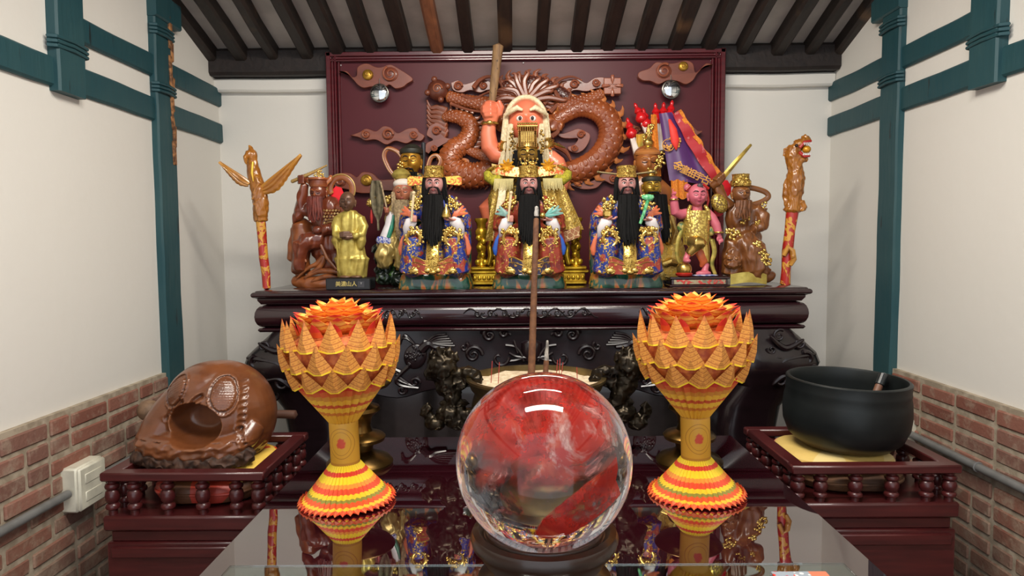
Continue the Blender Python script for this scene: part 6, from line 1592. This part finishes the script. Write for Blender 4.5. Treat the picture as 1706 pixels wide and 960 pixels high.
b = f.M(); b.tube([p(640, 305, -12), p(650, 350, -15)], 1.4, 6); b.build('fan_rod', TANH, T)
hand(f, p(650, 352, -18), 10, OLDSK, T, -1, 'up')
b = f.M(); b.ell(p(621, 338, -4), (6, 5, 8)); b.ell(p(626, 330, -4), (4, 4, 4)); b.ell(p(648, 334, -2), (7, 4, 7)); blobs(b, f, [(621, 338), (650, 332)], 5, rnd, 5, -7); b.build_each('gold_ornament', GOLD, T)
b = f.M(); b.tube([p(622, 350, -4), p(622, 362, -4), p(622, 372, -4)], [1.2, 2.6, 1.6], 8); b.build('red_tassel', REDP, T)

# ---------------- gold faced god behind, left
f = Fig('gold_faced_god_statue', 'gold faced god statue with dark beard and curling ribbons, behind the left seated king', 'statue', 694, 2.86); p = f.p; T = f.t; rnd = random.Random(41)
b = f.M(); b.loft([(0, 0, 0, 38, 15), (60, 0, 0, 36, 15), (f.gp - 350, 0, 0, 32, 14), (f.gp - 315, 0, 0, 34, 13), (f.gp - 300, 0, -2, 26, 11), (f.gp - 290, 0, -2, 12, 9)], 30)
b.build('armoured_body', paint('dark_gold_armour', (84, 66, 40), (176, 140, 70), 70, .5, .05, rough=.4), T, fn=lambda v: folded(v, .12, 1.4))
head(f, p(689, 272, -8), 17.5, 24, goldm('smooth_gold_skin', (200, 150, 56), (170, 120, 40), .3, .6, bump=.03), eyes='closed', browmat=DARKLINE, lips=(190, 96, 70))
b = f.M(); b.ell(p(690, 262, 2), (20, 15, 21), nu=24, nv=16); b.lathe([(18.5, 0), (19.5, 2), (19, 7), (15, 10), (.01, 11)], p(690, 259, -5), 28); b.build('hair', mat('dark_green_hair', (44, 44, 34), .5, col2=(30, 32, 26), scale=50), T)
b = f.M(); strands(b, -1, f.gp - 291, 8, -3, f.gp - 318, 9, -26, -28, 16, 2.2, rnd, 1, 3)
for s in (-1, 1): b.tube([p(688, 284, -28), p(688 + s * 6, 286, -27), p(688 + s * 9, 291, -25)], [1, 1.8, .6], 8)
b.build('beard', BLKHAIR, T)
for s, c0 in ((-1, [(678, 270), (668, 256), (652, 250), (645, 262), (652, 282), (664, 300), (662, 318), (654, 332)]), (1, [(712, 300), (716, 284), (722, 266), (732, 262), (738, 272), (730, 286)])):
    pp = spline(c0, 8); b = f.M(); b.tube([p(x, y, -6) for x, y in pp], [3.6] * len(pp), 12, flat=.5); b.build('ribbon', TANW, T)
    b = f.M(); b.tube([p(x - 1.5, y, -9) for x, y in pp], [1.1] * len(pp), 6); b.build('ribbon_edge', mat('pale_ribbon_edge', (206, 160, 126), .5), T)
b = f.M()
for i in range(10): b.ell(p(674 + 4 * math.sin(i * 2.1), 274 + i * 1.8, -22), 2.3, nu=8, nv=6)
b.build('gold_earring', GOLD, T)
b = f.M(); b.tube([p(708, 296, 2), p(709, 262, 2), p(709, 240, 2)], [3, 3.4, 4], 12); b.build('sword_hilt', mat('dark_hilt', (44, 44, 50), .4), T)
b = f.M(); b.tube([p(676, 298, -14), p(690, 304, -18), p(706, 296, -14)], [4, 5, 4], 10); b.build('collar', mat('green_grey_collar', (92, 96, 60), .5), T)

# ---------------- wooden deity behind, right, and gold faced bearded god
f = Fig('wooden_deity_statue', 'brown wooden deity statue with gold topknot, behind the right seated king', 'statue', 1076, 2.86); p = f.p; T = f.t; rnd = random.Random(51)
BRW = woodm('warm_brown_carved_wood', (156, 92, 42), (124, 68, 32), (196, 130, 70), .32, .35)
b = f.M(); b.loft([(0, 6, 0, 40, 16), (60, 8, 0, 42, 16), (f.gp - 345, 10, 0, 40, 15), (f.gp - 315, 6, 0, 36, 14), (f.gp - 302, 2, 0, 26, 12), (f.gp - 294, 0, 0, 12, 10)], 36, lambda a, t, z: 1 + .03 * math.sin(a * 17))
b.build('robe', BRW, T)
head(f, p(1076, 275, -8), 20, 26, BRW, eyes='closed', browmat=BRW, lips=(126, 70, 44))
b = f.M(); b.ell(p(1077, 262, 1), (22, 18, 18), nu=26, nv=16); b.lathe([(21, 0), (22, 3), (20, 7), (14, 10), (.01, 12)], p(1077, 262, -4), 28); b.build('hair_band', BRW, T)
b = f.M(); b.lathe([(9, 0), (9.5, 4), (7, 7), (9, 10), (9.5, 14), (6, 19), (3, 24), (3.6, 30), (2.6, 36), (.4, 44)], p(1078, 254, -4), 20, fn=lambda a, u, r: r * (1 + (.12 * math.sin(5 * a) if u > .55 else 0))); blobs(b, f, [(1078, 226), (1075, 232), (1081, 218)], 5, rnd, 9, -6); b.build('gold_topknot', GOLD, T)
b = f.M(); blobs(b, f, [(1093, 272), (1095, 265), (1090, 279), (1096, 280)], 5, rnd, 10, -26); b.build('gold_flower', GOLD, T)
f = Fig('black_bearded_god_statue', 'gold faced god statue with very long black beard, right of the green scepter king', 'statue', 1092, 2.76); p = f.p; T = f.t; rnd = random.Random(52)
b = f.M(); b.loft([(8, 12, 0, 40, 17), (20, 12, -2, 42, 18), (60, 10, -2, 36, 17), (f.gp - 370, 0, 0, 30, 14), (f.gp - 345, -4, 0, 28, 12), (f.gp - 334, -8, 0, 14, 10)], 36, lambda a, t, z: 1 + .05 * math.sin(a * 11) * (1 - t)); b.build('gold_robe', paint('leaf_gold_robe', (196, 156, 60), (236, 206, 120), 90, .5, .06, rough=.35), T, fn=lambda v: folded(v, .16, 2.4, .5))
b = f.M(); b.box((14, 0, 4), (86, 40, 8), bev=2); b.build('black_base', mat('black_plinth', (0, 0, 0)), T)
head(f, p(1083, 313, -10), 15, 19, goldm('smooth_gold_skin2', (196, 158, 60), (166, 128, 44), .3, .6, bump=.03), eyes='closed', browmat=DARKLINE, lips=(150, 80, 50))
b = f.M(); b.lathe([(15.5, 0), (16.5, 2), (16, 6), (10, 9), (.01, 10)], p(1083, 305, -8), 28); b.build('hair', mat('dark_green_hair', (0, 0, 0)), T)
b = f.M(); b.ell(p(1083, 289, -6), (9, 8, 6)); blobs(b, f, [(1083, 289)], 6, rnd, 8, -10); b.build('gold_crown_knot', GOLD, T)
b = f.M(); strands(b, -2, f.gp - 328, 12, 6, f.gp - 408, 15, -24, -26, 40, 3, rnd, 2, 5); b.loft([(f.gp - 400, 6, -24, 9, 4), (f.gp - 370, 4, -24, 16, 6), (f.gp - 335, -2, -22, 14, 6), (f.gp - 326, -8, -18, 10, 5)], 24)
for s in (-1, 1): b.tube([p(1083, 323, -27), p(1083 + s * 7, 324, -26), p(1083 + s * 11, 330, -23)], [1.2, 2.2, 1], 8)
b.build('beard', BLKHAIR, T)
b = f.M(); b.tube([p(1106, 362, -18), p(1112, 385, -18), p(1108, 405, -16)], [9, 10, 8], 14); b.tube([p(1100, 440, -20), p(1112, 436, -22), p(1124, 440, -18)], [6, 7, 5], 10); b.build_each('gold_sleeve', GOLD, T, fn=lambda v: v + noise.noise_vector(v * .25) * 2)

# ---------------- pink child on a ball
PINK = mat('pink_skin_paint', (204, 108, 122), .4, col2=(192, 94, 110), scale=12)
f = Fig('pink_child_statue', 'pink child statue in gold tunic stepping on a golden ball, on a dark plinth', 'statue', 1160, 2.645); p = f.p; T = f.t; rnd = random.Random(61)
b = f.M(); b.box((0, 0, 1.5), (100, 46, 3), bev=1); b.box((0, 0, 7.5), (92, 42, 9), bev=.6); b.box((0, 0, 14), (98, 46, 4), bev=1); pl_ = b.build('plinth', lacquer('plinth_lacquer', (52, 24, 24), (36, 16, 18)), T, smooth=False)
b = f.M(); b.box((0, -21.3, 7.5), (84, 1, 7)); b.build('carved_plinth_band', paint('silver_red_band', (160, 150, 120), (190, 60, 54), 60, .52, .04, gold=False, rough=.35, c=(120, 116, 96)), pl_)
zb = 16; B_ = lambda x, y, d=0: p(x, y, d)
b = f.M(); b.ell(p(1159, 376, 0), (20, 15, 26), nu=20, nv=14); b.tube([p(1160, 352, 0), p(1160, 340, 0)], [9, 8], 12)
b.tube([p(1144, 356, 0), p(1132, 358, -4), p(1122, 354, -8), p(1120, 340, -10), p(1119, 330, -12)], [8.5, 8.5, 8, 7, 5.5], 14)
b.tube([p(1176, 356, 0), p(1184, 364, -3), p(1190, 376, -6), p(1194, 390, -8)], [8.5, 8, 7.5, 6], 14)
b.tube([p(1152, 398, -2), p(1158, 404, -16), p(1162, 406, -20)], [12, 11, 9], 14); b.tube([p(1158, 402, -18), p(1150, 414, -16), p(1142, 424, -14)], [9, 7.5, 6], 12)
b.tube([p(1168, 398, 0), p(1172, 420, 0), p(1174, 442, -2)], [11, 8, 5.5], 14)
b.tube([p(1142, 424, -14), p(1138, 432, -16)], [5, 5], 10); b.ell(p(1139, 434, -20), (6.5, 10, 4)); b.ell(p(1170, f.gp - zb - 5, -6), (13, 9, 4.5)); b.tube([p(1176, 440, -2), p(1172, f.gp - zb - 6, -4)], [5, 6], 10)
for i in range(5): b.ell(p(1159 - i * .2 + i * .6, f.gp - zb - 4 + i * .6, -9 + i * 2.4), 2.4, nu=8, nv=6)
b.build('body', PINK, T, voxel=1.1, it=2)
hand(f, p(1118, 326, -13), 9, PINK, T, 1, 'point'); hand(f, p(1195, 396, -10), 11, PINK, T, 1, 'down', rot=(0, R(-14), 0))
ho, fp = head(f, p(1159, 327, -6), 15.5, 19, PINK, eyes='closed', browmat=DARKLINE, lips=(170, 50, 76), cheeks=.10)
b = f.M(); b.ell(fp(.12, .78, -.02), (5, 3, 4.5)); b.tube([fp(.2, .74, .0), fp(.42, .62, .0)], [2.5, .8], 8); b.build('hair_tuft', mat('grey_hair_tuft', (72, 62, 66), .5), ho)
b = f.M(); b.ell(p(1144, 314, 2), (6, 6, 7)); b.ell(p(1171, 314, 2), (6, 6, 7)); b.build_each('hair_bun', PINK, ho)
b = f.M(); b.tube([p(1141, 318, -2), p(1148, 311, -4)], [2.5, 2], 8); b.tube([p(1169, 309, -4), p(1178, 316, -2)], [2, 2.5], 8); b.tube([p(1176, 318, 2), p(1179, 335, 2), p(1177, 345, 2)], [2, 2.4, 1.4], 8); b.build_each('red_ribbon', REDP, ho)
b = f.M(); b.loft([(f.gp - 408, -2, -3, 21, 16), (f.gp - 395, -2, -3, 22, 17.5), (f.gp - 370, -1, -2, 21.5, 17.5), (f.gp - 352, 0, -2, 20, 15)], 36)
for s in (-1, 1): b.tube([p(1160 + s * 17, 368, -10), p(1160 + s * 16, 352, -8), p(1160 + s * 12, 344, -4)], [4, 3.4, 3], 10)
b.build('gold_tunic', paint('gold_scale_tunic', (150, 120, 50), (232, 204, 110), 110, .48, .1, kind='dots', rough=.3), T)
b = f.M(); b.tube([p(1150, 402, -8), p(1158, 406, -20), p(1166, 404, -22)], [12.5, 12.5, 8], 14); b.tube([p(1160, 404, -20), p(1151, 414, -18), p(1143, 423, -16)], [10, 8.6, 6.8], 14); b.tube([p(1168, 398, 0), p(1172, 420, -1), p(1174, 438, -3)], [12, 9.4, 6.6], 14); b.build('gold_trousers', GOLD, T, voxel=1.2, it=2)
b = f.M(); b.tube([p(1160, 408, -6), p(1164, 422, -8), p(1170, 436, -8), p(1166, 444, -6)], [5, 8, 7, 3], 12, flat=.4); b.build('orange_skirt', mat('orange_cloth_paint', (200, 96, 50), .4), T)
b = f.M()
for c0 in ([(1178, 352), (1186, 362), (1176, 380), (1180, 396), (1188, 404)], [(1186, 400), (1190, 420), (1186, 440), (1192, 458)], [(1140, 380), (1130, 400), (1128, 425), (1134, 440)]):
    pp = spline(c0, 6); b.tube([p(x, y, 2) for x, y in pp], [4.4 - 1.5 * i / len(pp) for i in range(len(pp))], 10, flat=.4)
b.build_each('gold_sash', goldm('olive_gold_sash', (196, 170, 84), (110, 110, 50), .35, .6), T)
b = f.M(); b.ell(p(1183, 386, -2), (6, 5, 8)); b.ell(p(1136, 378, 4), (8, 5, 9)); b.build_each('green_sash_knot', mat('green_gold_paint', (66, 104, 56), .35, col2=(200, 176, 100), scale=70), T)
b = f.M()
for (x, y, dy, r) in ((1119, 334, -12, 6.4), (1194, 388, -9, 7)): b.tube([p(x + r * math.cos(a), y, dy + r * math.sin(a)) for a in [2 * PI * i / 20 for i in range(20)]], 1.4, 8, closed=True)
b.build_each('bracelet', GOLD, T)
b = f.M(); b.ell(p(1136, f.gp - zb - 12, -14), 12.5, nu=28, nv=20); bl = b.build('golden_ball', GOLD, T)
b = f.M(); b.lathe([(9, 0), (13, 2), (14, 5), (12, 6.5), (6, 3), (.1, 2)], p(1136, f.gp - zb, -14), 24); b.build('red_ball_cup', REDP, bl)
b = f.M(); b.ell(p(1172, f.gp - zb - 1.5, -8), (22, 10, 2)); b.build('painted_cloud', mat('white_blue_paint', (206, 206, 222), .4, col2=(110, 120, 180), scale=70), T)

# ---------------- seated wooden general with sword, right
f = Fig('sword_general_statue', 'seated brown wooden general statue with gold hat raising a gold sword at the right', 'statue', 1235, 2.70); p = f.p; T = f.t; rnd = random.Random(71)
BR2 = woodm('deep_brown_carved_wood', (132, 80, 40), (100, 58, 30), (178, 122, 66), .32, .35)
b = f.M()
b.ell(p(1234, 362, 2), (27, 16, 30), nu=24, nv=16); b.ell(p(1238, 400, 2), (30, 17, 34), nu=24, nv=16); b.tube([p(1228, 400, -8), p(1246, 420, -14), p(1252, 445, -10), p(1258, 462, -6)], [22, 24, 24, 18], 18); b.tube([p(1222, 405, -6), p(1218, 430, -10), p(1216, 455, -6)], [18, 18, 16], 18)
b.ell(p(1272, 460, -4), (16, 12, 12)); b.tube([p(1262, 455, -12), p(1276, 450, -14)], [8, 6], 12)
b.tube([p(1212, 345, 0), p(1202, 335, -2), p(1194, 318, -4), p(1188, 306, -6)], [11, 10, 9, 7], 14)
b.tube([p(1256, 350, 0), p(1268, 362, -4), p(1262, 378, -12), p(1248, 384, -18)], [12, 12, 10, 8], 14); b.tube([p(1264, 352, 2), p(1272, 350, 0), p(1270, 368, 0)], [5, 6, 5], 10)
b.build('body', BR2, T, voxel=1.5, it=3, fn=lambda v: folded(v, .13, 2.2, .4))
ho, fp = head(f, p(1229, 325, -10), 15, 18, BR2, eyes='closed', browmat=BR2, lips=(100, 56, 36), tilt=6, yaw=6)
b = f.M(); strands(b, -6, f.gp - 337, 11, -8, f.gp - 368, 12, -24, -26, 22, 3, rnd, 2, 4); b.build('beard', mat('brown_wood_beard', (120, 72, 38), .4, col2=(88, 52, 28), scale=60), T)
b = f.M(); b.lathe([(15.5, 0), (17, 3), (16.5, 9), (14, 11), (13.5, 18), (14.5, 20), (.01, 20)], p(1229, 313, -8), 28); blobs(b, f, [(1222, 306), (1236, 306), (1229, 302)], 6, rnd, 6, -22); b.build('gold_hat', ENGR, T)
b = f.M(); pp = spline([(1246, 314), (1258, 316), (1274, 322), (1278, 330), (1266, 338), (1252, 342)], 7); b.tube([p(x, y, 2) for x, y in pp], [4.5] * len(pp), 12, flat=.6); b.build('ribbon_arc', BR2, T)
b = f.M(); b.tube([p(1196, 302, -10), p(1216, 277, -12), p(1243, 246, -14)], [4.2, 4.0, 2.2], 4, flat=.4); b.build('sword_blade', goldm('gilt_blade', (190, 160, 70), (130, 110, 60), .35, .6), T)
b = f.M(); b.tube([p(1182, 312, -8), p(1190, 306, -12), p(1200, 297, -12)], [6, 7.5, 5], 12)
for i in range(4): b.tube([p(1183 + i * 3.4, 300 - i * 3, -12), p(1187 + i * 3.4, 302 - i * 3, -19), p(1191 + i * 3.4, 308 - i * 3, -16)], [2.2, 2.4, 2], 8)
b.build('sword_hand', BR2, T, voxel=1, it=1)
b = f.M(); blobs(b, f, [(1214, 380), (1222, 388), (1208, 388), (1216, 394)], 6, rnd, 8, -18); blobs(b, f, [(1232, 355), (1236, 362), (1230, 368), (1252, 372), (1256, 380), (1262, 345)], 5, rnd, 6, -20); b.build_each('gold_armour_patch', GOLD, T)
b = f.M(); blobs(b, f, [(1252, 412), (1256, 420), (1262, 428), (1266, 436), (1258, 434), (1248, 408)], 5, rnd, 9, -34, .5); b.build('gold_robe_pattern', GOLD, T)
b = f.M(); b.ell(p(1194, 340, -10), (13, 7, 17), rot=(0, -.5, 0), nu=20, nv=14); b.build('gold_shoulder_scales', paint('gold_scale_armour2', (110, 84, 34), (226, 196, 96), 130, .48, .08, kind='dots', rough=.3), T)
b = f.M(); b.sheet(20, 6, lambda u, v: p(1210 + 58 * u, 456 - 2 * math.sin(u * PI) * 2 + (f.gp - 457) * v, -26 + 4 * (u - .5) ** 2 * 4), 4); b.build('gold_base_apron', GOLDY, T)
b = f.M(); b.ell(p(1214, 436, -20), (15, 12, 13)); b.ell(p(1208, 428, -26), (8, 6, 7)); b.ell(p(1210, 440, -30), (9, 5, 6)); b.tube([p(1224, 425, -20), p(1212, 415, -20), p(1206, 420, -22)], [5, 6, 4], 10); b.ell(p(1205, 430, -31), 2.4); b.ell(p(1216, 430, -31), 2.4)
b.build('lion_head', BR2, T, voxel=1.2, it=2, fn=lambda v: v + noise.noise_vector(v * .2) * 1.6)

# ---------------- banner bundle
f = Fig('banner_holder', 'dark round holder carrying the bundle of banners behind the right statues', 'holder', 1095, 2.91); p = f.p; k_ = f.k
b = f.M(); b.lathe([(14, 0), (15, 4), (11, 10), (12, 60), (14, 66), (12, 66), (9, 20), (.1, 18)], (0, 0, 0), 28); b.build('vase', LACQ, f.t)
root = f
REDG = mat('glossy_red_gourd', (206, 24, 30), .18, coat=.6)
WHS = mat('white_banner_sleeve', (226, 214, 206), .6, col2=(200, 180, 170), scale=20)
tops = [((1057, 246), (1044, 200), 'leftmost'), ((1090, 250), (1056, 176), 'second from the left'), ((1084, 250), (1070, 184), 'third from the left'), ((1094, 240), (1090, 176), 'third from the right'), ((1100, 230), (1104, 175), 'second from the right'), ((1108, 230), (1118, 172), 'rightmost')]
for i, (lo, hi, w_) in enumerate(tops):
    Y = 2.905 + .003 * (i % 3); g = Fig('banner_pole', 'red gourd topped banner pole with white sleeve, %s of the six' % w_, 'banner pole', lo[0], Y, group='gourd topped banner poles')
    d = Vector((hi[0] - lo[0], lo[1] - hi[1])).normalized(); q = lambda s, y=0: g.p(hi[0] - d.x * s, hi[1] + d.y * s, y)
    # the finial (hi is its tip), then sleeve and pole
    b = g.M(); prof = [(0, 1), (3, 3), (6, 3.2), (8, 2.8), (12, 6), (15, 6.8), (18, 5), (20, 6.4), (24, 9.6), (28, 10), (32, 8), (36, 4)]
    b.tube([q(s) for s, r in prof], [r * .98 for s, r in prof], 20); b.build('gourd_finial', REDG, g.t)
    b = g.M(); b.tube([q(30), q(34), q(50), q(78)], [4.2, 5.2, 6, 7], 14, fn=lambda u, a, r: r * (1 + .12 * math.sin(a * 5))); b.build('white_sleeve', WHS, g.t)
    b = g.M(); e = q(70); b.tube([e, (p(1095, 400)[0] + (root.cx - lo[0]) * 1.0, 0, 62), ((root.cx - lo[0]) + (i - 2.5) * 2, 0, 24)], 2, 8); b.build('pole', LACQ, g.t)
ORG = mat('orange_fringe', (232, 144, 40), .6, col2=(206, 110, 28), scale=160, bump=1, bscale=500)
def purple():
    t = NT('purple_satin'); n = t.noise(9, 3); t.base(t.mix(n, (96, 44, 116), (70, 32, 90))); t.set(rough=.38, spec=.6); t.p.inputs['Sheen Weight'].default_value = .3; return t.m
g = Fig('purple_banner', 'purple satin banner with orange fringe and gold characters hanging right of the wooden deity', 'banner', 1130, 2.875); T = g.t
def bf(u, v):   # quad: top left (1094,192) top right (1118,190) ; bottom left (1110,306) bottom right (1190,312)
    L = Vector((1095, 194)).lerp(Vector((1112, 303)), v); Rr = Vector((1116, 192)).lerp(Vector((1186, 312)), v)
    q = L.lerp(Rr, u); return g.p(q.x, q.y, -6 + 3.5 * math.sin(u * 8 + v * 2.0) * (.3 + v) - 8 * v)
b = g.M(); b.sheet(40, 30, bf, 1.0); bn = b.build('cloth', purple(), T)
b = g.M(); b.sheet(8, 30, lambda u, v: g.p(1086 + 6 * v + (u - .5) * (8 + 4 * v), 196 + 100 * v, -9 + 1.5 * math.sin(u * 9) - 3 * v), 1.6); b.build('orange_side_fringe', ORG, T)
b = g.M(); b.sheet(20, 8, lambda u, v: g.p(1113 + 26 * u + 2 * v, 303 + 1.5 * math.sin(u * 12) + 30 * v, -18 + 1.5 * math.sin(u * 16)), 1.6); b.build('orange_bottom_fringe', ORG, T)
b = g.M(); b.sheet(8, 40, lambda u, v: g.p(1120 + 66 * v + (u - .5) * (8 + 10 * math.sin(v * PI)), 194 + 112 * v - (u - .5) * 6, -14 + 2 * math.sin(v * 20) - 6 * v), 1.6)
b.build('red_side_panel', mat('crimson_cloth', (176, 30, 40), .5, col2=(206, 120, 120), scale=28, lo=.60, hi=.66), T)
b = g.M(); b.sheet(6, 40, lambda u, v: g.p(1126 + 68 * v + (u - .5) * 6 + 1.2 * math.sin(v * 30), 192 + 110 * v - u * 3, -13 + 2 * math.sin(v * 24) - 6 * v), 1.8); b.build('orange_edge_fringe', ORG, T)
b = g.M(); b.tube([g.p(1110, 205, -14), g.p(1116, 222, -16), g.p(1119, 240, -17), g.p(1121, 254, -17)], [2, 6, 7, 1.5], 14, flat=.5); b.build('red_tassel', mat('bright_red_tassel', (230, 56, 46), .6), T)
b = g.M(); cc = g.p(1109, 246, -13.5); b.tube([(cc[0] + 9.5 * math.cos(a), cc[1], cc[2] + 9.5 * math.sin(a)) for a in [2 * PI * i / 28 for i in range(28)]], .8, 6, closed=True)
blobs(b, g, [(1106, 246), (1110, 250), (1124, 246), (1126, 238), (1116, 232)], 4, rnd, 7, -14.5, .3); b.build_each('gold_embroidery', mat('gold_thread', (222, 160, 74), .5, .2), T)
GT = mat('gold_thread', (0, 0, 0)); k_ = g.k
for i, ch in enumerate('金皇祖宇古金'):
    q = g.p(1122 + i * 11.2, 283 + i * 5.4, -25.5); sz = (19, 15, 15, 15, 15, 14)[i] * k_
    text_mesh(ch, sz, .0008, 'gold_character', GT, T, loc=(q[0] * k_, q[1] * k_, q[2] * k_), rot=(PI / 2, R(24), 0), bold=.0007)
g = Fig('yellow_banner', 'folded yellow banner hanging among the gourd topped poles above the wooden deity', 'banner', 1084, 2.885)
b = g.M(); b.sheet(24, 24, lambda u, v: g.p(1060 + 34 * u + 4 * v, 226 + 76 * v, 2 + 4 * math.sin(u * 14 + v * 2)), 1.6); b.build('cloth', mat('yellow_green_satin', (206, 160, 60), .5, col2=(150, 140, 60), scale=14), g.t)

# ---------------- red paper cards
def rcard(px, py, w_, h_, Y, rot, label):
    g = Fig('red_paper_card', label, 'card', px, Y, z0=P(px, py, Y).z); b = g.M()
    b.prism([(w_ * .5 * math.cos(a) * (1 if i % 2 else .92), h_ * .5 * math.sin(a)) for i, a in enumerate([rot + 2 * PI * j / 8 for j in range(8)])], -1, 1, .3); b.build('card_face', mat('vivid_red_paper', (240, 14, 36), .5), g.t)
rcard(566, 330, 26, 40, 2.74, .2, 'bright red paper behind the monk, level with the bald head'); rcard(577, 352, 16, 28, 2.75, .3, 'smaller bright red paper showing left of the monk below his head')
rcard(1203, 315, 29, 32, 2.735, .3, 'bright red paper left of the general with the gold hat'); rcard(1196, 354, 16, 14, 2.735, .4, 'small bright red paper below the larger one, beside the pink child')
